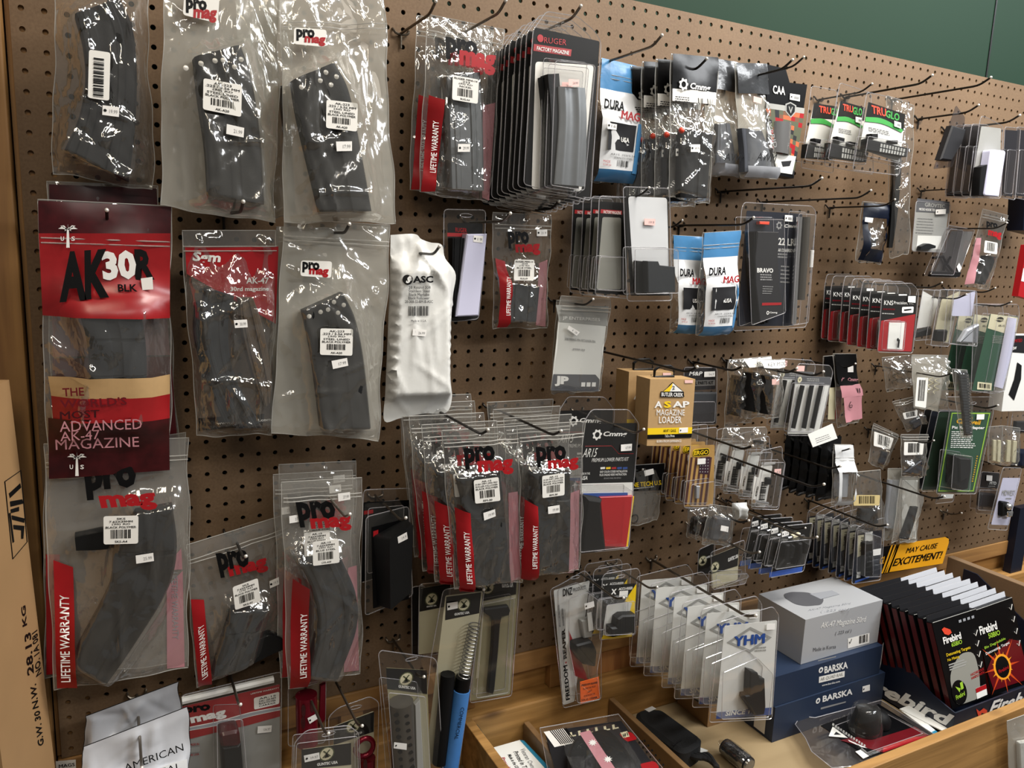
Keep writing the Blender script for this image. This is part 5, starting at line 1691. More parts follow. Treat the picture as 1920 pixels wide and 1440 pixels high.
def mp(it, mb):
    pr(it, mb, 'M&P', z11(690, 240, 795, 240, 685, 272), 'white_print', -.0022, .03, .1)
    rect(it, mb, z11(690, 312, 892, 306, 892, 350, 690, 358), 'card_grey')
    pr(it, mb, 'L PARTS KIT', z11(738, 318, 880, 314, 738, 345), 'black_print', -.0022, .02)


it = blister(z11(640, 205, 902, 208, 898, 655, 640, 660), .06, 'dark clear blister with grey title band showing right of the tan box', card=z11(645, 212, 898, 212, 896, 380, 645, 390), cmat='charcoal', prints=mp, mat='shell_smoke', bubbles=((z11(660, 480, 890, 478, 885, 640, 660, 645), .02, .05),), content=lambda it: it.part('parts_bag', MB().prism(it.P(z11(660, 400, 890, 400, 885, 650, 660, 650)), -.001, -.008, 'smoke_foil', .003)))
it.sticker(z11(808, 242, 892, 238, 892, 280, 806, 284), '56.9')
hook((1392, 687), .14, 'peg hook holding the blister with the grey title band')

# ---- clear bags with black grips, handwriting on their tops
for k, (q, g, lab, t) in enumerate((
        (z11(1000, 148, 1130, 140, 1185, 640, 965, 670), (z11(1050, 270, 1030, 420, 1012, 580), z11(1120, 280, 1110, 420, 1085, 590)), 'clear bag with a black grip, left one of the three with lettered tops', None),
        (z11(1100, 140, 1340, 118, 1290, 600, 1130, 610), (z11(1140, 250, 1135, 400, 1128, 545), z11(1240, 250, 1235, 400, 1225, 560)), 'clear bag with a black grip, middle one of the three with lettered tops', ('KEYMOD', z11(1165, 150, 1290, 140, 1163, 180))),
        (z11(1225, 145, 1445, 145, 1410, 612, 1225, 600), (z11(1265, 270, 1258, 420, 1250, 570), z11(1345, 270, 1345, 420, 1330, 575)), 'clear bag with a black grip, right one of the three with lettered tops', ('KEY MOD', z11(1262, 160, 1412, 150, 1260, 190))))):
    def pk(it, mb, t=t):
        if t:
            patch(mb, it.sub(.03, .0, .97, .12), lambda x, z: it.front(x, z) - .0003, 'label_paper', 4, 2)
            mb.text(t[0], *it.P(t[1], -.003), lambda x, z: it.front(x, z) - .0010, 'black_print', .0)
    it = bag(q, .085 + .02 * k, lab, cat='part in bag', group='clear bags with black grips', L=g[0], R=g[1], T=.022, mmat='rubber', prof=ROUNDP, mat='film_crisp', folds=26, amp=.0032, zipv=None, prints=pk, name='part_bag', part='grip')
it.sticker(z11(1345, 300, 1402, 300, 1402, 345, 1345, 345), '', mat='price_pink')
hook((1494, 691), .19, 'peg hook over the clear bags with black grips')

# ---- white cards with black rods
def pens(it):
    for a in ((z12(20, 350, -55, 690)), (z12(95, 345, 30, 690)), (z12(170, 345, 95, 690))):
        p = it.P(a, -.008)
        it.part('rod', MB().tube([(x, -.008, z) for x, z in smooth_path(p, 5)], .0046, 'rubber', 8), 50)


def penc(it, mb):
    rect(it, mb, z11(1530, 275, 1810, 285, 1810, 345, 1520, 335), 'silver_art')
    disc(it, mb, z11(1565, 305)[0], .006, 'card_beige', -.0022)
    pr(it, mb, 'V', z11(1558, 295, 1574, 295, 1558, 316), 'black_print', -.0026)
    lines(it, mb, z12(55, 290, 190, 295, 188, 325, 55, 320), 2, 'card_grey')


it = blister(z11(1535, 235, 1820, 228, 1720, 745, 1460, 742), .13, 'white card in clear blister holding three black rods, front one', card=z11(1540, 275, 1815, 285, 1715, 735, 1465, 735), cmat='card_white', prints=penc, content=pens, bubbles=((z11(1545, 345, 1800, 350, 1710, 720, 1480, 715), .014, .04),), sq=z11(1545, 175, 1800, 190, 1822, 240, 1715, 748, 1458, 745, 1535, 245), group='white cards with black rods')
it.sticker(z11(1542, 195, 1606, 195, 1600, 238, 1540, 236), '', mat='price_pink')
it2 = copies(it, 1, .032, ['white card in clear blister holding black rods, behind its twin'], dx=-.015, dz=.006)
hook((1544, 697), .20, 'peg hook over the white cards with black rods')

# ---- red filled bags
def cmr(it, mb):
    off = lambda x, z: it.front(x, z) - .0003
    patch(mb, it.sub(.02, .0, .98, .42), off, 'black_foil', 4, 4)
    patch(mb, it.sub(.05, .42, .95, .58), off, 'pink_print', 4, 2)
    patch(mb, it.sub(.10, .58, .90, .92), off, 'pink_print', 4, 4)
    mb.text('Cmmg', *it.P(z12(362, 285, 446, 285, 362, 322), -.004), lambda x, z: it.front(x, z) - .0010, 'pink_print', .03, .1)
    gear(it, mb, z12(343, 308)[0], .006, 'pink_print', it.front(*it.l(*z12(343, 308)[0])) - .001)
    mb.bars(*it.P(z12(402, 365, 440, 365, 402, 400), -.004), lambda x, z: it.front(x, z) - .0010, n=6)


it = It('part_bag', z12(265, 100, 440, 100, 470, 640, 295, 682), .10, 'small bag with black top and pinkish red contents marked with a handwritten six', 'part in bag', 'bags with red contents')
it.film([it.sub(.1, .5, .9, .92)], .010, 'film_crisp', 18, .002, prints=lambda mb: cmr(it, mb))
mb = MB(); y = it.front(*it.at(.6, .7)) - .001
a = it.P(z12(405, 478, 392, 505, 395, 525, 412, 525, 415, 505, 398, 508), y)
mb.tube([(x, y, z) for x, z in smooth_path(a, 12)], .0006, 'black_print', 4); it.part('pen_mark', mb)
it.sticker(z12(380, 195, 424, 195, 424, 245, 380, 245), '')
it = It('part_bag', z12(185, 120, 300, 110, 290, 640, 170, 645), .08, 'small bag with cream and red contents behind the one with the handwritten six', 'part in bag', 'bags with red contents')
it.film([it.sub(.1, .5, .9, .92)], .010, 'film_crisp', 14, .002, prints=lambda mb: (patch(mb, it.sub(.02, .0, .98, .45), lambda x, z: it.front(x, z) - .0003, 'black_foil', 3, 3), patch(mb, it.sub(.05, .45, .5, .93), lambda x, z: it.front(x, z) - .0003, 'card_beige', 2, 4), patch(mb, it.sub(.5, .5, .95, .93), lambda x, z: it.front(x, z) - .0003, 'red_card', 2, 4)))
hook((1604, 682), .13, 'peg hook over the bags with red contents', r=.0017)

# ---- red and black cards fanned on one hook
def kns(it, mb):
    y = -.0018
    mb.face(it.P(z10(560, 938, 832, 885, 800, 1182, 528, 1178), y), y, 'red_print')
    pr(it, mb, 'KNS', z10(585, 775, 655, 778, 583, 812), 'white_print', y - .0004, .0)
    pr(it, mb, 'Precision, Inc.', z10(662, 782, 820, 785, 660, 810), 'white_print', y - .0004, .0)
    lines(it, mb, z10(575, 835, 705, 838, 703, 862, 573, 858), 1, 'deep_red', y - .0003)
    lines(it, mb, z10(568, 872, 700, 878, 698, 895, 566, 888), 1, 'card_grey', y - .0003)
    mb.face(rounded(it.P(z10(726, 828, 818, 825, 815, 875, 724, 876), y - .0004), .003), y - .0004, 'white_print')
    rect(it, mb, z10(740, 848, 800, 842, 800, 852, 745, 860), 'black_print', y - .0007)
    mb.face(it.P(z10(622, 952, 748, 952, 728, 1165, 605, 1160), y - .0003), y - .0003, 'card_white')
    mb.tube([(x, y - .003, z) for x, z in it.P(z10(692, 1085, 684, 1150), y)], .0016, 'black_print', 6)
    disc(it, mb, z10(692, 1088)[0], .0035, 'black_print', y - .005)


it = blister(z10(562, 742, 850, 690, 800, 1192, 525, 1182), .15, 'red and black card with a white window, front of the fan on its hook', card=z10(566, 742, 848, 735, 802, 1188, 527, 1180), cmat='card_black', prints=kns, sq=z10(580, 640, 800, 640, 852, 700, 803, 1195, 523, 1185, 558, 740), group='red and black cards fanned on a hook',
             bubbles=((z10(618, 945, 752, 945, 732, 1172, 600, 1168), .012, .05),))
it.sticker(z10(775, 742, 835, 742, 832, 795, 772, 790), '')
copies(it, 6, .0225, '%s of the fanned red and black cards counted from the front', dx=-.0035, dz=.002, jit=.002, yawj=5)
hook((1766, 530), .19, 'peg hook holding the fan of red and black cards', r=.0017)

# ---- clear blisters with white paper and a black part
for k, (q, c, b_, d, lab) in enumerate((
        (z10(885, 685, 1030, 700, 975, 1085, 818, 1095), z10(890, 700, 1015, 770, 960, 980, 840, 1000), z10(845, 1020, 960, 985, 960, 1050, 830, 1075), .08, 'clear blister with white paper and black part, left one beside the fan of red cards'),
        (z10(1022, 690, 1180, 690, 1090, 1142, 945, 1135), z10(1040, 770, 1190, 700, 1090, 1110, 975, 1090), z10(1005, 1010, 1090, 1010, 1075, 1105, 990, 1100), .10, 'clear blister with cream paper and black block, middle one beside the fan of red cards'),
        (z10(1130, 690, 1312, 700, 1316, 1140, 1090, 1120), z10(1140, 760, 1310, 700, 1280, 900, 1120, 900), z10(1240, 1010, 1340, 960, 1320, 1120, 1180, 1110), .12, 'clear blister with a glossy grey bubble, right one beside the fan of red cards'))):
    it = blister(q, d, lab, card=c, cmat=('card_white', 'card_beige', 'lilac_gloss')[k], content=lambda it, b_=b_, k=k: it.part('black_part', MB().prism(rounded(it.P(b_, -.01), .004), -.002, -.012, 'rubber' if k < 2 else 'silver_dark', .003), 40), bubbles=((q[0:1] + q[1:2] + q[2:3] + q[3:4], .014, -.02),), group='clear blisters with paper')
it.sticker(z10(1255, 1090, 1308, 1085, 1304, 1130, 1250, 1130), '')
hook((1812, 552), .16, 'peg hook over the clear blisters with white paper', r=.0017)
hook((1866, 540), .12, 'peg hook below the small printed bag with pink edges', r=.0017)

# ---- green long pack
def rem(it, mb):
    y = -.0018
    zb = zm(1780, 560, 140 / 593)
    mb.face(it.P(zb(330, 120, 545, 150, 530, 262, 440, 275, 305, 235), y), y, 'card_beige')
    x, z = it.l(*zb(402, 165)[0], y)
    mb.face([(x + .014 * math.cos(g), z + .006 * math.sin(g)) for g in np.linspace(0, 6.28, 15)[:-1]], y - .0004, 'black_print')
    pr(it, mb, 'Remington', zb(366, 158, 436, 162, 366, 174), 'card_beige', y - .0007)
    pr(it, mb, 'AR-15', zb(390, 205, 440, 208, 388, 222), 'charcoal', y - .0004)
    lines(it, mb, zb(345, 290, 470, 300, 465, 365, 340, 355), 5, 'smoke_art', y - .0003, .35)
    mb.face(it.P(zb(225, 660, 338, 672, 334, 728, 220, 720), y - .0003), y - .0003, 'cream_part')
    mb.bars(*it.P(zb(238, 672, 325, 682, 236, 706), y - .0006), y - .0006, n=12)


zb = zm(1780, 560, 140 / 593)
it = blister(zb(300, 95, 552, 125, 440, 742, 165, 740), .13, 'long clear pack with green card and cream top showing an oval badge', cat='blister pack', card=zb(325, 120, 548, 145, 350, 735, 180, 730), cmat='card_green', prints=rem, sq=zb(190, 40, 540, 45, 550, 125, 425, 735, 340, 752, 165, 730),
             content=lambda it: it.part('clear_tube', MB().loft(it.P(zb(480, 150, 430, 400, 370, 700), -.008), it.P(zb(530, 160, 500, 400, 420, 720), -.008), .012, 'lilac_gloss', ROUNDP, -.003, 10), 50), bubbles=((zb(460, 130, 548, 140, 430, 735, 345, 735), .022, .04),), group='long green packs')
copies(it, 2, .03, ['long green pack directly behind the one with the oval badge', 'long green pack at the back behind the one with the oval badge'], dx=-.012, dz=-.004)
hook((1896, 566), .18, 'peg hook over the long green packs', r=.0017)

# ---- white and dark box at the right edge
it = It('product_box', zb(520, 300, 690, 300, 640, 880, 420, 895), .09, 'white and charcoal box with a black magazine picture, cut by the right edge', 'box')
mb = MB().prism(it.P(zb(490, 290, 700, 290, 650, 890, 415, 895)), .035, 0, 'card_white')
mb.face(it.P(zb(492, 292, 700, 292, 690, 440, 480, 425), -.0004), -.0004, 'charcoal')
pr(it, mb, 'LIMITED', zb(503, 325, 580, 318, 500, 350), 'red_print', -.0008, .02)
mb.text('NEW', *it.P(zb(490, 385, 535, 380, 488, 408), -.0008), -.0008, 'white_print', .02)
p = it.P(zb(540, 505, 575, 530, 570, 640, 515, 808, 472, 760, 515, 640), -.001)
mb.face(p, -.001, 'polymer')
it.part('carton', mb)

# ---- clear bags with springs
for k, (q, lab, d) in enumerate(((z12(650, 130, 880, 110, 880, 360, 690, 400), 'crumpled clear bag with dark coiled parts, rear one left of the rail strip', .07), (z12(885, 108, 1180, 112, 1095, 560, 905, 520), 'crumpled clear bag with paper label and pale parts, left of the rail strip', .11))):
    it = It('part_bag', q, d, lab, 'part in bag', 'crumpled clear bags')
    it.film([it.sub(.2, .3, .8, .85)], .018, 'film_milky' if k else 'film_crisp', 36, .005, seedadd=k)
    mb = MB()
    for j in range(3):
        cx_, cz_ = it.at(.3 + .2 * j, .55)
        hx = [(cx_ + .006 * math.cos(t), -.007 + .005 * math.sin(t), cz_ + .018 - .0026 * t / 1.2) for t in np.linspace(0, 16, 40)]
        it.part('coil_spring', MB().tube(hx, .0009, 'gunmetal' if not k else 'cream_part', 5), 50)
    if k:
        it.barcode_label(z12(930, 285, 1020, 290, 1000, 530, 912, 515), (), '', seed=50)
hook((1784, 700), .19, 'thin peg hook over the crumpled clear bags', r=.0016)

# ---- rail strip in a sleeve
it = It('part_bag', z12(1205, 220, 1330, 228, 1356, 760, 1275, 766), .16, 'narrow clear sleeve with a dark toothed rail hanging in front of the green card', 'part in bag')
it.film([it.sub(.25, .03, .85, .97)], .008, 'film_crisp', 10, .0016)
mb = MB()
for j in range(22):
    a, b, c, d = it.sub(.3, .04 + j * .042, .82, .04 + j * .042 + .030)
    mb.prism([a, b, c, d], -.003, -.008, 'polymer_grey')
mb.prism(it.sub(.3, .03, .82, .97), -.0005, -.004, 'polymer')
it.part('rail', mb)

# ---- green card with yellow frame
def cald(it, mb):
    y = -.0018
    o = z12(1200, 560, 1522, 560, 1386, 1200, 1088, 1200); i = z12(1212, 575, 1502, 577, 1372, 1184, 1108, 1184)
    o2 = z12(1206, 567, 1512, 568, 1379, 1192, 1098, 1192)
    O, I = it.P(o2, y), it.P(i, y)
    mb.add([(a, y, b) for a, b in O + I], [(k, (k + 1) % 4, 4 + (k + 1) % 4, 4 + k) for k in range(4)], 'lime_print')
    pr(it, mb, 'Caldwell', z12(1245, 612, 1440, 625, 1242, 652), 'gold_print', y - .0004, .03, .2)
    pr(it, mb, 'Pic Rail Adapter', z12(1208, 672, 1468, 675, 1206, 702), 'white_print', y - .0004, .03)
    lines(it, mb, z12(1205, 712, 1430, 716, 1400, 855, 1195, 850), 9, 'white_print', y - .0003, .4)
    lines(it, mb, z12(1405, 905, 1418, 905, 1375, 1120, 1362, 1120), 12, 'gold_print', y - .0003, .5)


it = blister(z12(1195, 540, 1525, 545, 1390, 1205, 1080, 1205), .12, 'green card with yellow frame and a black block under a clear bubble', card=z12(1200, 560, 1522, 560, 1386, 1200, 1088, 1200), cmat='card_green', prints=cald,
             content=lambda it: it.part('rail_adapter', MB().prism(it.P(z12(1225, 910, 1350, 930, 1350, 1010, 1325, 1170, 1280, 1180, 1210, 1130), -.02), -.002, -.024, 'rubber', .003).prism(it.P(z12(1270, 930, 1350, 935, 1340, 1080, 1275, 1120), -.03), -.024, -.03, 'polymer', .002)),
             bubbles=((z12(1215, 895, 1365, 915, 1340, 1190, 1195, 1170), .032, .08),), sq=z12(1150, 440, 1520, 440, 1530, 560, 1390, 1210, 1075, 1210, 1180, 560), slot=z12(1370, 490)[0])
it.sticker(z12(1405, 580, 1466, 578, 1462, 620, 1402, 622), '')
for k in range(3):
    o = blister([(p[0] - 22 - 13 * k, p[1] - 2 - 2 * k) for p in z12(1190, 560, 1400, 560, 1300, 1190, 1050, 1200)], .095 - .022 * k, 'dark green card ' + ('just left of', 'second to the left of', 'third to the left of')[k] + ' the one with the yellow frame', card=[(p[0] - 22 - 13 * k, p[1] - 2 - 2 * k) for p in z12(1195, 570, 1395, 570, 1295, 1185, 1060, 1190)], cmat=('card_dark_green', 'card_navy', 'card_black')[k], group='dark cards behind the green one')
hook((1871, 760), .20, 'peg hook over the green card with the yellow frame')

# ---- small bags with barcodes
for q, lq, c, lab, d in (
        (z12(730, 480, 905, 440, 972, 655, 850, 720), z12(815, 570, 935, 545, 930, 600, 830, 620), z12(870, 640, 940, 590, 960, 660, 900, 700), 'small crumpled bag with barcode and dark part, tilted above the other two', .09),
        (z12(580, 650, 790, 742, 652, 1018, 545, 960), z12(590, 715, 745, 770, 715, 860, 585, 830), z12(650, 870, 690, 880, 660, 980, 620, 970), 'small zip bag with barcode label tilted left and blue grey part', .09),
        (z12(800, 740, 1020, 740, 972, 1080, 806, 1070), z12(828, 800, 985, 800, 975, 900, 825, 905), z12(870, 1000, 960, 940, 965, 1060, 820, 1040), 'small zip bag with barcode label hanging straight over a dark part', .12)):
    it = It('part_bag', q, d, lab, 'part in bag', 'small barcoded bags')
    it.part('small_part', MB().prism(rounded(it.P(c, -.003), .003), -.001, -.007, 'card_navy', .002))
    it.film([it.P(c, -.003)], .010, 'film_crisp', 20, .003, zipv=.05)
    it.barcode_label(lq, (), '', seed=int(q[0][0]))
hook((1751, 826), .17, 'short peg hook over the small zip bag with barcode label', r=.0017)

# ---- dark pouches with a white glossy front one
it = bag(z12(265, 820, 415, 820, 412, 1292, 250, 1302), .14, 'slim white pouch with clear front, hanging before the row of dark slim pouches', cat='part in bag', L=z12(285, 1050, 275, 1150, 280, 1230), R=z12(390, 1050, 385, 1150, 380, 1230), T=.010, mmat='silver_dark', prof=ROUNDP, mat='film_crisp', folds=14, amp=.002, zipv=.2, name='part_bag', part='small_part',
         prints=lambda it, mb: (patch(mb, it.sub(.03, .0, .97, .42), lambda x, z: it.front(x, z) - .0003, 'white_gloss', 4, 6), patch(mb, it.sub(.03, .42, .16, .98), lambda x, z: it.front(x, z) - .0003, 'white_gloss', 2, 6), patch(mb, it.sub(.84, .42, .97, .98), lambda x, z: it.front(x, z) - .0003, 'white_gloss', 2, 6), patch(mb, it.sub(.03, .9, .97, .99), lambda x, z: it.front(x, z) - .0003, 'white_gloss', 3, 2)))
it = It('part_bag', [(1544, 815), (1578, 818), (1572, 935), (1528, 938)], .115, 'dark slim pouch directly behind the slim white one', 'part in bag', 'dark slim pouches')
it.film([it.sub(.15, .3, .85, .9)], .010, 'black_foil', 14, .002, edge=False, back=False, name='pouch_film')
copies(it, 4, .02, '%s of the dark slim pouches counted from the white one', dx=-.006, dz=.001, jit=.002, yawj=4)
it = It('paper_tag', z12(65, 740, 265, 655, 295, 770, 95, 840), .15, 'folded white paper tag lying over the tops of the dark slim pouches', 'paper')
mb = MB().prism(it.q, .0006, 0, 'card_white'); lines(it, mb, z12(120, 770, 270, 720, 280, 760, 130, 815), 3, 'grey_print', -.0004, .3); it.part('paper', mb)
it.root.rotation_euler = (math.radians(-6), 0, 0)
hook((1576, 874), .20, 'peg hook crossing the slim white pouch')
hook((1594, 841), .165, 'short peg hook end at the top of the slim white pouch', r=.0016)

# ---- large clear bags lower right
it = bag(z12(432, 1040, 640, 1020, 655, 1560, 400, 1480), .12, 'clear bag with a tan barcode strip and dark parts at the bottom', cat='part in bag', L=z12(470, 1330, 460, 1440), R=z12(620, 1330, 630, 1440), T=.014, mmat='rubber', prof=ROUNDP, mat='film_crisp', folds=26, amp=.003, zipv=None, name='part_bag', part='small_part')
it.barcode_label(y1(414, 322, 618, 322, 612, 402, 414, 404), (), '', mat='tan_label', seed=61)
it = bag(z12(700, 1010, 800, 1010, 760, 1560, 650, 1590), .10, 'long clear bag with grey contents, left of the one with the black stick', cat='part in bag', L=z12(700, 1100, 690, 1300, 670, 1480), R=z12(790, 1100, 770, 1300, 745, 1480), T=.010, mmat='silver_dark', prof=ROUNDP, mat='film_milky', folds=16, amp=.002, zipv=None, name='part_bag', part='long_part')
it = bag(z12(800, 1080, 985, 1230, 905, 1560, 730, 1600), .12, 'long clear bag with a thin black stick inside, slanting to the left', cat='part in bag', L=z12(880, 1310, 830, 1450, 790, 1560), R=z12(925, 1310, 890, 1450, 850, 1570), T=.008, mmat='rubber', prof=FLATP, mat='film_clear', folds=18, amp=.002, zipv=None, name='part_bag', part='black_stick')
it = bag(z12(790, 1075, 950, 1075, 930, 1590, 790, 1600), .085, 'white backed clear bag behind the thin black stick', cat='part in bag', mat='film_milky', folds=14, amp=.002, zipv=None, name='part_bag')
it.part('paper_insert', MB().prism(it.sub(.1, .05, .9, .95), -.0005, -.001, 'card_white'))
hook((1771, 931), .26, 'long peg hook crossing the green card from the large clear bags')
it = It('blister_pack', z12(1110, 1210, 1230, 1215, 1215, 1275, 1070, 1290), .05, 'edge of a small clear blister showing under the green card', 'blister pack')
it.part('insert_card', MB().prism(it.sub(.1, .0, .9, .5), -.0005, -.001, 'card_white')); it.shell()

# ---- white card with a screw knob
it = blister(y1(1560, 108, 1706, 112, 1590, 592, 1440, 582), .10, 'slim white card with a round chrome knob in clear blister, far right', card=y1(1565, 190, 1700, 190, 1610, 555, 1475, 550), cmat='lilac_gloss', prints=lambda it, mb: (pr(it, mb, 'MIDWEST', y1(1562, 282, 1662, 285, 1556, 325), 'card_grey', -.002, .02), lines(it, mb, y1(1590, 340, 1650, 340, 1645, 360, 1585, 360), 1), disc(it, mb, y1(1600, 400)[0], .010, 'card_white', -.002)),
             content=lambda it: (it.part('knob_base', MB().prism(rounded(it.P(y1(1555, 370, 1620, 380, 1640, 470, 1550, 490), -.01), .006), -.002, -.012, 'rubber', .003), 40), it.part('knob', MB().ball((it.l(*y1(1610, 410)[0], -.016)[0], -.016, it.l(*y1(1610, 410)[0], -.016)[1]), .009, 'chrome', 12), 60), it.part('screw', MB().prism(rounded(it.P(y1(1590, 445, 1640, 440, 1630, 490, 1590, 490), -.01), .004), -.004, -.014, 'chrome', .003), 40)))
hook((1905, 872), .14, 'peg hook over the slim white card with the chrome knob', r=.0017)
it = blister(y1(1395, 140, 1540, 150, 1520, 470, 1350, 460), .06, 'dark card in clear blister left of the white card with the chrome knob', card=y1(1400, 145, 1538, 152, 1530, 270, 1390, 265), cmat='card_black', prints=lambda it, mb: (pr(it, mb, 'MTD', y1(1465, 218, 1515, 220, 1463, 240), 'white_print', -.002), lines(it, mb, y1(1455, 248, 1525, 250, 1522, 262, 1453, 260), 1, 'white_print')), mat='shell_smoke', bubbles=((y1(1380, 280, 1520, 285, 1505, 440, 1365, 435), .02, .05),), content=lambda it: it.part('dark_part', MB().prism(rounded(it.P(y1(1380, 300, 1500, 310, 1490, 420, 1370, 410), -.006), .008), -.002, -.012, 'charcoal', .004)))
it.sticker(y1(1440, 168, 1485, 172, 1482, 215, 1438, 210), '')
for q, lab in ((z12(1500, 680, 1610, 670, 1600, 990, 1490, 960), 'clear bag with cream strips, left one above the white card with the chrome knob'), (z12(1610, 670, 1745, 690, 1730, 985, 1590, 975), 'clear bag with cream clips, right one above the white card with the chrome knob')):
    it = It('part_bag', q, .09, lab, 'part in bag', 'clear bags with cream parts')
    for j in range(2):
        it.part('cream_clip', MB().prism(it.sub(.2 + .34 * j, .35, .42 + .34 * j, .92), -.001, -.006, 'cream_part', .001))
    it.film([it.sub(.2, .35, .8, .9)], .010, 'film_crisp', 20, .003)
it = It('blister_pack', z12(1660, 540, 1850, 520, 1850, 740, 1640, 720), .06, 'empty looking clear clamshell at the right edge under the white box', 'blister pack')
it.shell(bubbles=((z12(1690, 560, 1840, 550, 1840, 715, 1670, 700), .025, .05),))
it.part('dark_part', MB().prism(it.sub(.2, .5, .8, .95), -.001, -.01, 'charcoal', .002))
it = It('part_bag', [(1898, 840), (1926, 842), (1926, 880), (1894, 876)], .07, 'navy round edged pouch cut by the right edge', 'part in bag')
it.film([it.sub(.1, .1, .9, .9)], .012, 'card_navy', 6, .001, edge=False, back=False, name='pouch_film')
hook((1803, 962), .05, 'short bare peg hook on the board left of the white card with the chrome knob', dark=False)

# ================================================================ MIDDLE AND LOWER RIGHT
def gear_txt(it, mb, c, r, m, t, tq, y=-.0018):
    gear(it, mb, c, r, m, y); pr(it, mb, t, tq, m, y, .03, .15)


def cmkit(it, mb):
    y = -.0018
    gear(it, mb, z15(1302, 326)[0], .010, 'white_print', y)
    pr(it, mb, 'Cmmg', z15(1342, 305, 1495, 305, 1340, 345), 'white_print', y, .03, .15)
    pr(it, mb, 'AR15', z15(1222, 415, 1308, 412, 1206, 472), 'white_print', y, .0)
    pr(it, mb, 'PREMIUM LOWER PARTS KIT', z15(1270, 478, 1506, 470, 1266, 502), 'white_print', y, .0, .1)
    mb.tube([(x, y, z) for x, z in it.P(z15(1225, 400, 1395, 398, 1440, 448, 1535, 448), y)], .0004, 'red_print', 4)
    for k, m in enumerate(('white_print', 'yellow_print', 'red_print', 'blue_print', 'blue_print')):
        rect(it, mb, z15(1323 + 36 * k, 535, 1352 + 36 * k, 533, 1352 + 36 * k, 546, 1323 + 36 * k, 548), m, y)
    pr(it, mb, 'EASY COLOR CODED INSTALLATION', z15(1320, 558, 1495, 553, 1320, 572), 'white_print', y)
    pr(it, mb, 'PLUS ONLINE VIDEO INSTRUCTION', z15(1318, 578, 1490, 573, 1318, 592), 'white_print', y)
    pr(it, mb, 'SEE BACK PANEL FOR DETAILS', z15(1345, 602, 1455, 599, 1345, 611), 'grey_print', y)
    pr(it, mb, 'MADE IN THE', z15(1192, 570, 1255, 568, 1192, 584), 'white_print', y)
    pr(it, mb, 'USA', z15(1200, 592, 1242, 590, 1196, 618), 'white_print', y, .02, .15)
    rect(it, mb, z15(1195, 640, 1530, 632, 1530, 720, 1190, 720), 'card_white', y)


def cmparts(it):
    it.part('colour_sheet', MB().prism(it.P(z15(1320, 728, 1535, 720, 1490, 1050, 1350, 1045), -.008), -.002, -.008, 'red_print', .001))
    it.part('colour_sheet', MB().prism(it.P(z15(1420, 730, 1540, 722, 1500, 1045, 1420, 1050), -.003), -.002, -.0025, 'yellow_print'))
    it.part('colour_sheet', MB().prism(it.P(z15(1215, 705, 1500, 700, 1500, 730, 1215, 735), -.004), -.002, -.003, 'blue_print'))
    it.part('pistol_grip', MB().prism(it.P(z15(1225, 725, 1330, 740, 1320, 775, 1325, 850, 1354, 1068, 1190, 1085, 1200, 900), -.020), -.003, -.026, 'rubber', .005), 40)


it = blister(z15(1205, 250, 1565, 250, 1500, 1052, 1170, 1085), .125, 'black card kit in clear blister with red contents and a black pistol grip', cat='kit', name='kit_blister', card=z15(1215, 258, 1560, 250, 1510, 1050, 1180, 1080), cmat='card_black', prints=cmkit, content=cmparts,
             sq=z15(1262, 163, 1500, 163, 1566, 252, 1528, 690, 1500, 1055, 1175, 1088, 1205, 252), bubbles=((z15(1200, 690, 1525, 680, 1500, 1045, 1188, 1080), .030, .05),), group='black card kits')
it.sticker(z15(1455, 390, 1526, 384, 1524, 428, 1454, 432), '67.99')
copies(it, 1, .06, ['black card kit in clear blister hidden behind its twin with the red contents'], dx=-.012, dz=.012)
hook((1207, 805), .21, 'yellow tipped peg hook holding the black card kits', dark=False)

# ---- hang card bag beside it
it = It('part_bag', [z11(225, 985)[0], z11(490, 970)[0], z11(432, 1422)[0], z15(1500, 918)[0]], .06, 'black header card with yellow lettering over a clear bag holding a small black ring', 'part in bag')
mb = MB().prism(it.P(z11(228, 990, 490, 970, 488, 1180, 210, 1190), -.002), .001, -.002, 'card_black')
pr(it, mb, 'MACHINE TECH U.S.', z11(110, 1135, 470, 1102, 112, 1172), 'yellow_print', -.0026, .03)
pr(it, mb, 'WWW.MACHINETECHUS.COM', z11(225, 1168, 405, 1148, 225, 1178), 'white_print', -.0026)
it.part('header_card', mb)
it.film([it.P(z11(215, 1320, 290, 1320, 290, 1440, 215, 1440))], .006, 'film_clear', 12, .0015)
cx_, cz_ = it.l(*z11(252, 1410)[0], -.003)
it.part('rubber_ring', MB().tube([(cx_ + .0085 * math.cos(t), -.003, cz_ + .0085 * math.sin(t)) for t in np.linspace(0, 6.28, 20)[:-1]], .0014, 'black_print', 6, True), 50)
it.sticker(z11(328, 1028, 402, 1010, 410, 1052, 336, 1072), '', y=-.0028)
hook((1205, 880), .08, 'peg hook through the black header card with yellow lettering', r=.0016)

# ---- tan flag cards
def ergo(it, mb):
    y = -.0018
    for k in range(5):
        q = z11(700 + k * 38, 920, 716 + k * 38, 920, 668 + k * 38, 1300, 650 + k * 38, 1300)
        rect(it, mb, q, 'ergo_flag', y)
    rect(it, mb, z11(765, 925, 855, 915, 835, 1055, 770, 1050), 'ergo_field', y - .0003)
    for j in range(5):
        for k in range(4):
            disc(it, mb, z11(778 + k * 20 - j * 1, 940 + j * 24)[0], .0014, 'card_grey', y - .0006)
    mb.face(rounded(it.P(z11(715, 858, 850, 846, 848, 905, 712, 918), y), .008), y - .0003, 'yellow_print')
    mb.face(rounded(it.P(z11(720, 863, 845, 851, 843, 900, 717, 912), y), .007), y - .0006, 'black_print')
    pr(it, mb, 'ERGO', z11(728, 870, 840, 860, 725, 905), 'yellow_print', y - .0009, .03)


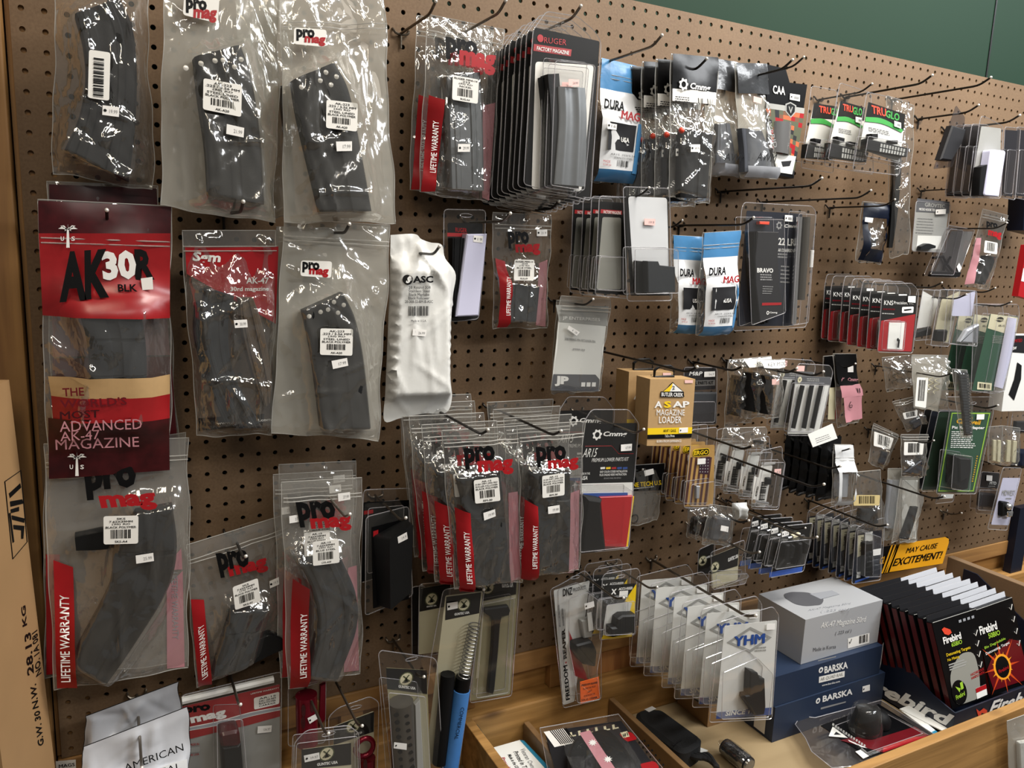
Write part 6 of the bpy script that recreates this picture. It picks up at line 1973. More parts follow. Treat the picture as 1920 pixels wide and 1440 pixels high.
it = blister(z11(690, 822, 892, 815, 880, 1312, 642, 1315), .115, 'tan card with striped flag print and oval badge, front of its row', card=z11(692, 828, 890, 822, 878, 1308, 645, 1312), cmat='ergo_gold', prints=ergo, sq=z11(700, 700, 905, 680, 895, 850, 882, 1318, 638, 1320, 690, 830), group='tan flag cards',
             bubbles=((z11(700, 1135, 885, 1110, 870, 1300, 685, 1300), .018, .06),), content=lambda it: it.part('steel_pin', MB().prism(it.P(z11(745, 1150, 775, 1150, 770, 1250, 745, 1250), -.008), -.002, -.008, 'silver_dark', .001)))
it.sticker(z11(755, 932, 818, 928, 816, 974, 752, 978), '')
copies(it, 4, .023, '%s of the tan flag cards counted from the front', dx=-.004, dz=.001, jit=.001, yawj=2)
hook((1411, 836), .23, 'peg hook running over the tan flag cards')

# ---- white barcoded clamshells
def white_clam(dx, dy, d, lab, k):
    s = lambda *a: [(p[0] + dx, p[1] + dy) for p in z11(*a)]

    def pc(it, mb):
        y = -.0018
        mb.face(it.P(s(1205, 1070, 1320, 1110, 1250, 1300, 1180, 1290), y), y, 'label_paper')
        mb.bars(*it.P(s(1262, 1115, 1292, 1120, 1238, 1260), y - .0004), y - .0004, n=4, seed=k)
        a = it.P(s(1240, 1270, 1262, 1110, 1285, 1270), y - .0004); mb.bars(a[0], a[1], a[2], y - .0004, n=12, seed=k)
        pr(it, mb, 'AMMO', s(1210, 1230, 1225, 1150, 1224, 1235), 'black_print', y - .0004, .03)
        disc(it, mb, s(1268, 970)[0], .003, 'grey_print', y - .0004)
        rect(it, mb, s(1285, 960, 1375, 955, 1370, 975, 1282, 985), 'card_grey', y - .0004)
    it = blister(s(1250, 950, 1445, 945, 1390, 1330, 1172, 1325), d, lab, card=s(1258, 985, 1350, 985, 1290, 1320, 1180, 1315), cmat='card_white', prints=pc,
                 content=lambda it: it.part('black_catch', MB().prism(rounded(it.P(s(1305, 1085, 1345, 1085, 1340, 1140, 1300, 1140), -.008), .002), -.002, -.009, 'rubber', .002)) and it.part('chrome_pin', MB().tube([(x, -.008, z) for x, z in it.P(s(1200, 1270, 1310, 1290), -.008)], .004, 'chrome', 8), 50),
                 sq=s(1245, 870, 1420, 830, 1420, 930, 1445, 960, 1390, 1335, 1170, 1325, 1245, 955), bubbles=((s(1275, 965, 1440, 960, 1385, 1315, 1200, 1310), .016, .04),), group='white barcoded clamshells')
    return it


it = white_clam(0, 0, .16, 'white barcoded clamshell with a black catch, front one right of the tan flag cards', 70)
it.sticker(z11(1365, 1015, 1418, 1012, 1415, 1058, 1362, 1060), '12', mat='price_pink', y=-.019)
white_clam(-24, -19, .135, 'white barcoded clamshell second from the front, right of the tan flag cards', 71)
white_clam(-53, -29, .11, 'white barcoded clamshell third from the front, with a black bent part', 72)
white_clam(-81, -40, .085, 'rearmost white barcoded clamshell right of the tan flag cards', 73)
hook((1545, 908), .34, 'long peg hook running right from the white barcoded clamshells')
it = bag(z11(960, 690, 1300, 680, 1290, 860, 940, 800), .15, 'crumpled clear bag over the tops of the white barcoded clamshells', cat='part in bag', mat='film_crisp', folds=30, amp=.004, zipv=None, name='part_bag', L=z11(1200, 785, 1200, 815), R=z11(1270, 785, 1270, 815), T=.006, prof=FLATP, part='small_part')

# ---- clear bags with black coil parts
for k, (q, lab, d) in enumerate(((z16(555, 740, 690, 720, 620, 980, 540, 960), 'clear bag with black foam part, left one under the tan flag cards', .07), (z16(640, 740, 800, 720, 720, 1010, 610, 985), 'clear bag with black foam part, middle one under the tan flag cards', .09), (z16(722, 700, 925, 730, 880, 1032, 658, 1015), 'clear bag with dark blue grey part and price sticker under the tan flag cards', .12))):
    it = It('part_bag', q, d, lab, 'part in bag', 'clear bags under the tan flag cards')
    it.part('foam_part', MB().prism(rounded(it.sub(.15, .25, .8, .85), .006), -.002, -.012, 'rubber' if k < 2 else 'silver_art', .004), 40)
    it.film([it.sub(.15, .25, .8, .85)], .014, 'film_crisp', 24, .003)
it.sticker(z16(815, 868, 874, 880, 868, 922, 808, 910), '')
it = It('part_bag', z16(900, 690, 1015, 685, 1015, 815, 900, 830), .10, 'white plastic bag corner under the white barcoded clamshells', 'part in bag')
it.film([it.sub(.2, .2, .8, .8)], .008, 'white_foil', 10, .002, edge=False, back=False, name='pouch_film')
hook((1404, 976), .17, 'peg hook over the clear bags under the tan flag cards')

# ---- black cards with blue feet
def blk(it, mb):
    y = -.0018
    rect(it, mb, z16(1200, 1240, 1462, 1195, 1455, 1235, 1195, 1282), 'bright_blue', y)


def rings(it):
    for q in (z16(1325, 1020, 1360, 1015, 1345, 1150, 1300, 1215, 1245, 1210, 1310, 1130), z16(1370, 1015, 1400, 1030, 1380, 1130, 1345, 1120), z16(1420, 1010, 1455, 1000, 1455, 1100, 1420, 1195, 1390, 1190, 1430, 1090), z16(1475, 1000, 1510, 1010, 1505, 1090, 1470, 1100)):
        it.part('scope_ring', MB().prism(rounded(it.P(q, -.012), .004), -.002, -.016, 'rubber', .003), 40)
    it.part('hex_key', MB().tube([(x, -.006, z) for x, z in it.P(z16(1345, 970, 1440, 935), -.006)], .0022, 'chrome', 6))
    it.part('key_grip', MB().prism(it.P(z16(1375, 945, 1435, 925, 1440, 950, 1380, 970), -.006), -.003, -.009, 'card_beige', .001))


it = blister(z16(1300, 872, 1540, 848, 1462, 1232, 1195, 1282), .14, 'black card with blue foot and two dark scope rings under a clear bubble', card=z16(1305, 880, 1535, 855, 1455, 1230, 1200, 1278), cmat='card_black', prints=blk, content=rings, bubbles=((z16(1280, 1000, 1525, 975, 1470, 1180, 1235, 1215), .020, .06),), group='black cards with blue feet')
it.sticker(z16(1298, 920, 1350, 905, 1352, 945, 1296, 962), '24', True)
copies(it, 3, .025, '%s of the black cards with blue feet counted from the front', dx=-.004, dz=-.001, jit=.002, yawj=3)
hook((1532, 1007), .28, 'long peg hook crossing in front of the black cards with blue feet', dark=False)
hook((1510, 990), .22, 'peg hook through the black cards with blue feet', r=.0016)
hook((1424, 1035), .20, 'peg hook with pale tip left of the black cards with blue feet', dark=False)


# ---- clear packs with black cards
zq = zm(1380, 940, 300 / 1920)


def nc(it, mb):
    y = -.0018
    rect(it, mb, zq(1460, 410, 1535, 400, 1520, 640, 1450, 675), 'card_beige', y)
    pr(it, mb, 'NcSTAR', zq(1480, 600, 1505, 420, 1520, 600), 'black_print', y - .0004, .0)
    rect(it, mb, zq(1450, 850, 1498, 842, 1492, 912, 1445, 922), 'card_white', y)
    rect(it, mb, zq(1430, 955, 1600, 895, 1600, 915, 1425, 985), 'bright_blue', y)
    rect(it, mb, zq(1548, 380, 1640, 360, 1640, 470, 1545, 490), 'card_white', y)


it = blister(zq(1440, 380, 1770, 320, 1725, 935, 1385, 988), .13, 'clear pack with black card and white strip, front of the row beside the yellow sign', card=zq(1450, 395, 1755, 340, 1715, 930, 1395, 980), cmat='card_navy', prints=nc,
             content=lambda it: it.part('dark_part', MB().prism(rounded(it.P(zq(1545, 500, 1640, 490, 1640, 900, 1540, 905), -.012), .004), -.002, -.014, 'rubber', .003), 40), sq=zq(1440, 320, 1540, 260, 1768, 190, 1765, 280, 1772, 340, 1725, 940, 1380, 990, 1425, 380), bubbles=((zq(1548, 370, 1735, 430, 1725, 900, 1535, 905), .020, .05),), group='clear packs with black cards')
it.sticker(zq(1645, 582, 1740, 565, 1735, 640, 1645, 655), '')
copies(it, 6, .019, '%s of the clear packs with black cards counted from the one beside the yellow sign', dx=-.004, dz=.001, jit=.002, yawj=3)
hook((1664, 984), .21, 'peg hook through the clear packs with black cards')

# ---- white cards with diamond badge
def yhm(it, mb):
    y = -.0018
    q = y6(237, 548, 405, 437, 558, 512, 402, 622)
    i = y6(270, 546, 404, 458, 528, 514, 402, 600)
    O, I = it.P(q, y), it.P(i, y)
    mb.add([(a, y, b) for a, b in O + I], [(k, (k + 1) % 4, 4 + (k + 1) % 4, 4 + k) for k in range(4)], 'card_grey')
    pr(it, mb, 'YHM', y6(290, 505, 512, 482, 286, 578), 'blue_print', y - .0006, .045)
    lines(it, mb, y6(440, 580, 548, 570, 545, 612, 435, 618), 2, 'card_grey', y)
    rect(it, mb, y6(168, 1042, 556, 1010, 552, 1062, 162, 1092), 'blue_print', y)
    pr(it, mb, 'SINCE 1951', y6(228, 1036, 480, 1012, 226, 1072), 'white_print', y - .0005, .03, .15)
    p = it.P(y6(232, 590, 225, 700), y)


def yblk(it):
    it.part('rail_part', MB().prism(it.P(y6(402, 748, 455, 762, 470, 800, 505, 805, 512, 1000, 500, 1060, 440, 1068, 412, 1020, 362, 950, 365, 925, 395, 920), -.016), -.003, -.018, 'polymer', .002), 40)


it = blister(y6(218, 405, 602, 385, 552, 1085, 110, 1110), .275, 'white card with blue lettering in a grey diamond, front of its row', card=y6(222, 432, 596, 390, 556, 1062, 160, 1092), cmat='card_white', prints=yhm, content=yblk,
             sq=y6(180, 400, 420, 330, 560, 290, 602, 350, 600, 395, 552, 1088, 108, 1112), bubbles=((y6(205, 760, 450, 655, 560, 770, 530, 1075, 195, 1090), .028, .05),), group='white cards with a diamond badge')
it.sticker(y6(522, 418, 582, 414, 580, 456, 520, 460), '')
copies(it, 5, .043, '%s of the white cards with a diamond badge counted from the front', dx=-.004, dz=.0005, jit=.003, yawj=2.5)
hook((1417, 1154), .30, 'longest peg hook, sloping through the white cards with the diamond badge', dark=False, r=.0026)


# ---- dark topped packs with round badge
def gun(it, mb, qcard, badge, txt, t='GUNTEC USA', bm='card_black'):
    rect(it, mb, qcard, bm, -.0018)
    disc(it, mb, badge, .0125, 'camo_green', -.0021); disc(it, mb, badge, .0105, 'card_beige', -.0024)
    bx_, bz_ = it.l(*badge, -.0024)
    for s in (-1, 1):
        mb.face([(bx_ - s * .007, bz_ - .005), (bx_ - s * .005, bz_ - .006), (bx_ + s * .006, bz_ + .006), (bx_ + s * .004, bz_ + .007)], -.0027, 'camo_green')
    mb.face([(bx_ - .004, bz_ - .006), (bx_ + .004, bz_ - .006), (bx_, bz_ + .002)], -.0029, 'black_print')
    pr(it, mb, t, txt, 'white_print', -.0024, .04)


G_ = 'packs with a round crossed badge'
it = blister(z16(725, 1095, 1000, 985, 1032, 1275, 745, 1375), .09, 'dark topped pack with round badge and cream foot, behind the white diamond cards', card=z16(730, 1120, 955, 1030, 945, 1300, 740, 1370), cmat='card_beige', prints=lambda it, mb: gun(it, mb, z16(730, 1120, 955, 1030, 945, 1190, 735, 1255), z16(765, 1200)[0], z16(868, 1130, 950, 1095, 868, 1160)), sq=z16(725, 1080, 995, 980, 1000, 1240, 1035, 1275, 745, 1380), bubbles=((z16(770, 1260, 1025, 1250, 1000, 1330, 770, 1370), .02, .05),), group=G_)
it = blister(z16(630, 1060, 760, 1000, 750, 1250, 620, 1260), .05, 'dark topped pack with round badge half hidden between the white diamond cards', card=z16(635, 1070, 755, 1010, 745, 1250, 625, 1255), cmat='card_black', prints=lambda it, mb: gun(it, mb, z16(635, 1070, 755, 1010, 750, 1180, 630, 1200), z16(668, 1150)[0], z16(690, 1120, 745, 1100, 690, 1135)), group=G_)


def chandle(it):
    it.part('charging_handle', MB().prism(it.P(y4(935, 305, 1105, 282, 1120, 318, 1110, 352, 1060, 362, 1048, 420, 1035, 600, 1008, 880, 998, 912, 962, 900, 968, 820, 990, 600, 1000, 395, 985, 365, 945, 340, 930, 325), -.008), -.003, -.012, 'polymer', .002), 40)


it = blister(y4(925, 110, 1190, 90, 1128, 922, 835, 972), .055, 'olive backed pack with a black T shaped handle and round badge', card=y4(930, 115, 1185, 100, 1125, 915, 840, 965), cmat='card_olive', prints=lambda it, mb: (gun(it, mb, y4(935, 118, 1170, 105, 1165, 205, 930, 255), y4(968, 162)[0], y4(1065, 112, 1145, 108, 1065, 160)), rect(it, mb, y4(930, 255, 1165, 210, 1163, 235, 928, 285), 'card_beige'), rect(it, mb, y4(930, 290, 940, 288, 900, 800, 880, 805), 'card_beige')),
             content=chandle, sq=y4(925, 105, 1190, 85, 1130, 925, 833, 975), group=G_, bubbles=((y4(930, 270, 1150, 230, 1110, 900, 880, 940), .016, .02),))
it = blister(y4(475, 130, 700, 110, 660, 620, 468, 645), .05, 'dark topped beige pack with round badge behind the spring pack', card=y4(482, 165, 690, 130, 650, 610, 472, 635), cmat='card_beige', prints=lambda it, mb: gun(it, mb, y4(482, 165, 690, 130, 680, 290, 480, 330), y4(565, 240)[0], y4(530, 290, 600, 280, 530, 300)), group=G_)
it = blister(y4(420, 150, 520, 140, 500, 640, 425, 650), .03, 'dark narrow edge of a pack left of the spring pack', card=y4(430, 160, 510, 150, 495, 630, 430, 640), cmat='card_black', mat='shell_smoke', group=G_)


def springs(it):
    a = it.P(y4(868, 415, 790, 790), -.014)
    A, B = np.array(a[0]), np.array(a[1]); t = (B - A) / np.linalg.norm(B - A); L_ = np.linalg.norm(B - A); nn = np.array([-t[1], t[0]])
    pts = []
    for k in range(260):
        s = k / 259; g_ = s * 15 * 2 * math.pi
        p = A + t * s * L_ + nn * .0098 * math.cos(g_)
        pts.append((p[0], -.016 + .0098 * math.sin(g_), p[1]))
    it.part('coil_spring', MB().tube(pts, .0010, 'spring_steel', 5), 50)
    a = it.P(y4(790, 790, 690, 1500), -.014)
    p = smooth_path(a, 6)
    it.part('buffer_tube', MB().tube([(x, -.0155, z) for x, z in [p[0]] + [p[0] * .9 + p[1] * .1]] + [(x, -.0155, z) for x, z in p[1:]], .0135, 'black_print', 18), 40)
    b = it.P(y4(776, 880, 680, 1510), -.014); p = smooth_path(b, 6)
    it.part('tape_wrap', MB().tube([(x, -.0155, z) for x, z in p], .0150, 'blue_tape', 22), 40)
    mbt = MB()
    y = -.0312
    q = it.P(y4(800, 1012, 752, 1240, 775, 1008), y)
    mbt.text('COMMERCIAL', q[0], q[1], q[2], y, 'black_print', .0)
    it.part('handwriting', mbt)
    a = it.P(y4(680, 770, 620, 1400), -.012)
    it.part('inner_tube', MB().tube([(x, -.013, z) for x, z in smooth_path(a, 5)], .0125, 'rubber', 16), 40)


it = blister(y4(655, 175, 938, 150, 745, 1490, 480, 1440), .10, 'pack with a coil spring and a tube wrapped in blue tape marked by hand', card=y4(665, 215, 930, 185, 740, 1450, 520, 1400), cmat='card_beige', prints=lambda it, mb: (gun(it, mb, y4(670, 225, 918, 192, 905, 340, 662, 390), y4(795, 278)[0], y4(728, 340, 835, 325, 728, 358)),), content=springs, sq=y4(645, 170, 900, 120, 940, 150, 830, 900, 745, 1490, 470, 1450, 560, 640), bubbles=(), group=G_)
it.sticker(y4(675, 270, 752, 258, 752, 305, 678, 320), '', True)
hook((907, 1105), .16, 'peg hook over the packs with the spring and the T shaped handle')


def muzzle(it):
    a = it.P(y4(345, 960, 365, 1500), -.018)
    it.part('muzzle_tube', MB().tube([(x, -.021, z) for x, z in smooth_path(a, 6)], .0195, 'gunmetal', 20), 40)
    for k in range(9):
        for s in range(2):
            x, z = it.l(*y4(318 + 6 * k + s * 70, 1070 + 52 * k)[0], -.04)
            it.part('vent_hole', MB().prism([(x + .0042 * math.cos(g_), z + .0030 * math.sin(g_)) for g_ in np.linspace(0, 6.28, 9)[:-1]], -.036, -.0392 if not s else -.0408, 'black_print'))
    it.part('knurled_edge', MB().prism(it.P(y4(445, 990, 480, 950, 510, 1500, 460, 1500), -.01), -.003, -.012, 'card_grey', .001))


it = blister(y4(188, 605, 594, 660, 650, 1560, 290, 1560), .12, 'pack with a grey vented tube, black top and round badge at the bottom edge', card=y4(240, 728, 532, 745, 560, 1520, 300, 1520), cmat='card_olive', prints=lambda it, mb: gun(it, mb, y4(242, 730, 532, 745, 534, 915, 250, 878), y4(385, 808)[0], y4(330, 850, 452, 865, 330, 870)), content=muzzle, sq=y4(205, 600, 575, 652, 600, 680, 650, 1560, 288, 1560, 185, 625), slot=y4(420, 660)[0], bubbles=((y4(255, 900, 520, 930, 560, 1540, 300, 1540), .042, .04),), group=G_)
it.sticker(y4(300, 1258, 390, 1268, 388, 1312, 296, 1300), '', True, y=-.0425)
hook((795, 1269), .155, 'peg hook through the pack with the grey vented tube', dark=False)

# ---- bottom left products
zs = zm(500, 1240, 240 / 1728)


def redtube(it, a, r, slots):
    p = smooth_path(it.P(a, -r), 5)
    it.part('red_tube', MB().tube([(x, -r - .002, z) for x, z in p], r, 'red_anodised', 20), 40)
    for q in slots:
        x, z = it.l(*q, -2 * r)
        it.part('vent_slot', MB().prism([(x + .0032 * math.cos(g_), z + .011 * math.sin(g_)) for g_ in np.linspace(0, 6.28, 11)[:-1]], -2 * r, -2 * r - .0022, 'maroon'))


it = It('blister_pack', zs(290, 330, 800, 260, 790, 1100, 290, 1150), .06, 'clear pack with a red vented tube, partly covered, beside the red and white card', 'blister pack', 'red tube packs')
redtube(it, zs(530, 440, 545, 1100), .017, (zs(495, 660)[0], zs(610, 600)[0], zs(490, 820)[0]))
it.part('red_rail', MB().prism(it.P(zs(720, 330, 795, 290, 790, 780, 700, 900), -.006), -.001, -.008, 'red_anodised', .001))
it.shell(bubbles=())
it.sticker(zs(552, 770, 688, 698, 688, 775, 580, 845), '', True, y=-.038)
it = blister(zs(860, 560, 1510, 470, 1480, 1700, 880, 1700), .085, 'clear pack with round badge and a red ring, at the bottom edge', card=zs(900, 880, 1450, 670, 1445, 1600, 900, 1600), cmat='card_beige', prints=lambda it, mb: gun(it, mb, zs(905, 880, 1450, 680, 1445, 950, 905, 1130), zs(1165, 880)[0], zs(1180, 980, 1290, 940, 1180, 1010)), sq=zs(830, 740, 960, 620, 1390, 465, 1510, 540, 1485, 1700, 850, 1700), slot=zs(1190, 610)[0], group='red tube packs',
             content=lambda it: (redtube(it, zs(1350, 1290, 1345, 1600), .014, (zs(1330, 1400)[0],)), it.part('tube_ring', MB().tube([(x + .015 * math.cos(t), -.02, z + .016 * math.sin(t)) for t in np.linspace(0, 6.28, 20)[:-1] for x, z in (it.l(*zs(1320, 1160)[0], -.02),)], .0045, 'red_anodised', 8, True), 50)))
it = blister(zs(390, 900, 1230, 880, 1270, 1720, 370, 1730), .12, 'clear pack with black top, price sticker and round badge, in front at the bottom edge', card=zs(470, 1190, 1140, 1100, 1150, 1700, 470, 1700), cmat='card_beige', prints=lambda it, mb: gun(it, mb, zs(470, 1190, 1140, 1100, 1142, 1395, 470, 1460), zs(810, 1250)[0], zs(680, 1375, 960, 1340, 680, 1415)), sq=zs(365, 1100, 450, 1000, 540, 920, 1100, 855, 1240, 960, 1270, 1720, 360, 1730), slot=zs(830, 970)[0], bubbles=((zs(400, 1100, 1220, 1000, 1240, 1700, 380, 1700), .022, .02),), group='red tube packs')
it.sticker(zs(502, 1275, 710, 1232, 718, 1320, 515, 1365), '19.97', True, y=-.0226)
hook((616, 1375), .205, 'peg hook through the front pack with the round badge at the bottom edge', dark=False)
hook((679, 1361), .205, 'peg hook through the right pack with the round badge at the bottom edge', dark=False)


def redcard(it, mb):
    y = -.0018
    O = y3(20, 790, 885, 590, 890, 880, 700, 930, 400, 1010, 70, 1085, 70, 1000)
    mb.face(it.P(y3(10, 790, 885, 590, 888, 880, 600, 960, 330, 1020, 70, 1085, 20, 1085), y), y, 'red_card')
    P_ = [np.array(p) for p in it.P(y3(60, 975, 330, 920, 620, 840, 890, 790), y)]; Q_ = [np.array(p) for p in it.P(y3(60, 1010, 330, 960, 620, 880, 890, 822), y)]
    mb.face([tuple(p) for p in smooth_path(P_, 10)] + [tuple(p) for p in smooth_path(Q_, 10)[::-1]], y - .0004, 'white_print')
    P2 = [p + np.array([0, -.0012]) for p in P_]; Q2 = [p + np.array([0, .0012]) for p in Q_]
    mb.face([tuple(p) for p in smooth_path(P2, 10)] + [tuple(p) for p in smooth_path(Q2, 10)[::-1]], y - .0007, 'silver_dark')
    pr(it, mb, 'pro', y3(20, 800, 260, 765, 25, 880), 'black_print', y - .0006, .05)
    pr(it, mb, 'mag', y3(75, 890, 395, 820, 95, 965), 'white_print', y - .0006, .05)
    pr(it, mb, 'LIFETIME WARRANTY', y3(625, 672, 880, 615, 625, 684), 'white_print', y - .0006, .01)
    mb.face(rounded(it.P(y3(652, 712, 882, 655, 880, 765, 655, 818), y), .003), y - .0006, 'label_paper')
    for k in range(4):
        pr(it, mb, ('AR-15', '5.56 / .223 REM', 'BLACK POLYMER', 'CARRIER')[k], y3(700, 715 + 22 * k, 850, 683 + 22 * k, 700, 730 + 22 * k), 'charcoal', y - .0009)
    pr(it, mb, 'MADE IN', y3(66, 1125, 160, 1118, 66, 1145), 'red_print', y - .0004, .01)
    rect(it, mb, y3(62, 1162, 168, 1150, 165, 1200, 62, 1210), 'card_grey', y - .0003)
    pr(it, mb, 'THE USA', y3(58, 1222, 160, 1210, 58, 1240), 'red_print', y - .0004, .01)


it = blister(y3(0, 690, 888, 470, 890, 1560, 30, 1560), .045, 'red and grey card pack with two line logo, beside the silver bags at the bottom', card=y3(10, 790, 885, 590, 890, 1540, 40, 1540), cmat='card_grey', prints=redcard, sq=y3(0, 685, 900, 470, 892, 1560, 20, 1560),
             content=lambda it: (it.part('butt_pad', MB().prism(rounded(it.P(y3(335, 1030, 520, 990, 535, 1140, 355, 1160), -.03), .008), -.004, -.034, 'maroon', .004), 40), it.part('stock_body', MB().prism(it.P(y3(360, 1160, 540, 1130, 570, 1500, 380, 1500), -.03), -.004, -.030, 'polymer', .004), 40), it.part('white_band', MB().tube([(x, -.004, z) for x, z in it.P(y3(5, 740, 830, 545), -.004)], .006, 'white_foil', 8), 40)),
             bubbles=((y3(320, 910, 550, 900, 600, 1540, 330, 1540), .038, .06),), group=None)
it.sticker(y3(688, 970, 815, 960, 810, 1020, 684, 1034), '104.97')
hook((451, 1321), .13, 'peg hook above the red and grey card pack', dark=False)


# ---- silver bags
def amt(it, mb, t):
    if t:
        off = lambda x, z: it.front(x, z) - .001
        for w, q in (('AMERICAN', y2(925, 1385, 1365, 1225, 935, 1440)), ('TACTICAL', y2(905, 1470, 1345, 1330, 912, 1520)), ('BY', y2(1290, 1418, 1342, 1400, 1292, 1442))):
            mb.text(w, *it.P(q, -.004), off, 'black_print', .0)


it = It('foil_bag', [(160, 1343), (336, 1278), (350, 1460), (156, 1470)], .06, 'silver foil bag with rounded top, rear one of the two at the bottom left', 'bag', 'silver foil bags')
it.film([it.sub(.1, .5, .9, .98)], .02, 'silver_dark', 14, .003, edge='black_print', name='pouch_film', back=False)
it = It('foil_bag', [(157, 1400), (352, 1325), (360, 1540), (146, 1560)], .11, 'silver foil bag with black capital lettering, front one at the bottom left', 'bag', 'silver foil bags')
it.film([it.sub(.1, .5, .9, .98)], .02, 'silver_foil', 16, .0026, edge='black_print', name='pouch_film', back=False, prints=lambda mb: (patch(mb, it.sub(.03, .40, .97, .97), lambda x, z: it.front(x, z) - .0003, 'white_gloss', 6, 5), amt(it, mb, True)))
hook((266, 1440), .205, 'peg hook through the silver foil bags', dark=False)
it = It('paper_tag', y2(408, 1392, 568, 1378, 570, 1445, 408, 1450), .0035, 'small white paper label on the wooden rail beside the silver foil bags', 'paper')
mb = MB().prism(it.q, .0004, 0, 'label_paper'); pr(it, mb, 'MAGS', y2(440, 1415, 560, 1400, 442, 1440), 'black_print', -.0004, .02); it.part('paper', mb)


# ---- tall blister with orange sticker
def dnz(it, mb):
    y = -.0018
    pr(it, mb, 'DNZ', y5(215, 290, 285, 275, 218, 345), 'black_print', y - .0004, .02, .1)
    pr(it, mb, 'PRODUCTS', y5(288, 285, 385, 262, 290, 312), 'black_print', y - .0004, .0, .1)
    rect(it, mb, y5(160, 450, 240, 430, 285, 1100, 220, 1130), 'label_paper', y - .0002)
    pr(it, mb, 'FREEDOM', y5(238, 1105, 218, 850, 268, 1095), 'black_print', y - .0005, .05)
    pr(it, mb, 'REAPER', y5(220, 805, 205, 585, 245, 795), 'black_print', y - .0005, .05)
    disc(it, mb, y5(238, 826)[0], .0022, 'red_print', y - .0005)
    mb.face(it.P(y5(258, 590, 300, 690, 380, 900, 400, 960, 300, 920, 265, 740), y), y - .0003, 'red_card')
    pr(it, mb, 'AR15 SCOPE PRECISION', y5(188, 570, 178, 410, 202, 565), 'charcoal', y - .0004)
    pr(it, mb, 'MOUNTING SYSTEM', y5(215, 560, 205, 435, 228, 555), 'charcoal', y - .0004)


def mount(it):
    it.part('scope_mount', MB().prism(rounded(it.P(y5(300, 690, 420, 660, 455, 740, 445, 850, 350, 830, 300, 750), -.02), .004), -.003, -.026, 'polymer', .003), 40)
    it.part('mount_base', MB().prism(rounded(it.P(y5(345, 520, 425, 500, 430, 640, 365, 650), -.012), .003), -.003, -.014, 'card_grey', .002), 40)
    it.part('paper_slip', MB().prism(it.P(y5(395, 470, 425, 460, 440, 590, 405, 600), -.018), -.016, -.018, 'card_white'))
    o_ = MB().prism(it.P(y5(342, 970, 478, 932, 488, 1085, 346, 1128), -.036), -.0345, -.036, 'orange_print')
    for k, (t, w) in enumerate((('FREEDOM REAPER', 1), ('PICATINNY RAIL MOUNT', .8), ('1 INCH', .3), ('SCOPE MOUNT FOR', .7), ('S.K.U. 150AR', 1))):
        y0 = 978 + k * 27
        pr(it, o_, t, y5(410 - 58 * w, y0 + 8, 410 + 58 * w, y0 - 22 + 8, 410 - 58 * w, y0 + 22), 'charcoal', -.0364, .02 if k in (0, 4) else 0)
    it.part('orange_label', o_)


it = blister(y5(122, 275, 425, 170, 492, 1085, 215, 1150), .045, 'tall narrow blister with a vertical slogan and an orange label at its lower right', card=y5(148, 300, 412, 228, 300, 1110, 218, 1138), cmat='card_white', prints=dnz, content=mount, sq=y5(118, 290, 200, 250, 370, 150, 420, 200, 440, 320, 490, 680, 492, 1090, 215, 1155), slot=y5(300, 200)[0],
             bubbles=((y5(255, 360, 390, 310, 485, 380, 495, 680, 460, 890, 485, 1090, 320, 1120, 300, 920, 260, 720), .036, .04),))
it.sticker(y5(372, 398, 442, 378, 446, 418, 378, 440), '', True, y=-.0368)
hook((1169, 1121), .165, 'peg hook holding the tall narrow blister with the orange label', dark=False)


def yel(it, mb):
    y = -.0018
    rect(it, mb, y5(560, 270, 752, 250, 740, 420, 535, 440), 'card_black', y)
    mb.face(it.P(y5(752, 250, 740, 470, 700, 470, 720, 390, 665, 380), y), y - .0003, 'yellow_print')
    pr(it, mb, 'X', y5(570, 290, 610, 288, 565, 330), 'white_print', y - .0005, .04)
    pr(it, mb, 'ACCU-RISER', y5(625, 280, 728, 272, 622, 300), 'white_print', y - .0005, .03)
    rect(it, mb, y5(630, 305, 692, 300, 688, 348, 626, 352), 'white_print', y - .0004)
    rect(it, mb, y5(535, 410, 735, 380, 722, 620, 505, 630), 'card_white', y - .0002)
    mb.face(it.P(y5(495, 655, 510, 625, 580, 640, 722, 612, 720, 635, 560, 655), y), y - .0004, 'yellow_print')


it = blister(y5(505, 178, 772, 138, 742, 618, 480, 658), .075, 'black and yellow card with a black riser block under clear plastic', card=y5(515, 265, 755, 248, 738, 618, 490, 655), cmat='card_black', prints=yel, sq=y5(520, 175, 755, 135, 775, 160, 742, 620, 478, 660, 500, 200),
             content=lambda it: it.part('riser_block', MB().prism(it.P(y5(555, 565, 595, 560, 605, 500, 640, 475, 740, 470, 735, 600, 555, 622), -.016), -.003, -.022, 'polymer', .003), 40), bubbles=((y5(530, 405, 738, 375, 735, 615, 520, 625), .026, .06),), group='black and yellow cards', slot=y5(630, 195)[0])
copies(it, 2, .022, ['black and yellow card directly behind the one with the riser block', 'black and yellow card at the back of its hook'], dx=-.006, dz=.002)
hook((1232, 1101), .15, 'pale peg hook through the black and yellow cards', dark=False)

# ================================================================ IN THE TRAY
def upright(name, q, d, depth, label, m, group=None, cat='box', prints=None, part='carton'):
    it = It(name, q, d, label, cat, group)
    xs = sorted(p[0] for p in it.q); zs_ = sorted(p[1] for p in it.q)
    x0, x1 = sum(xs[:2]) / 2, sum(xs[2:]) / 2; z0, z1_ = sum(zs_[:2]) / 2, sum(zs_[2:]) / 2
    it.box = (x0, x1, z0, z1_)
    mb = MB().box((x0, 0, z0), (x1, depth, z1_), m)
    if prints:
        prints(it, mb)
    o = it.part(part, mb, None)
    it.root.location.z += 0
    return it


def settle(it, z):
    "stand a box on the level z"
    it.root.location.z = z + ZO - it.box[2]
    return it


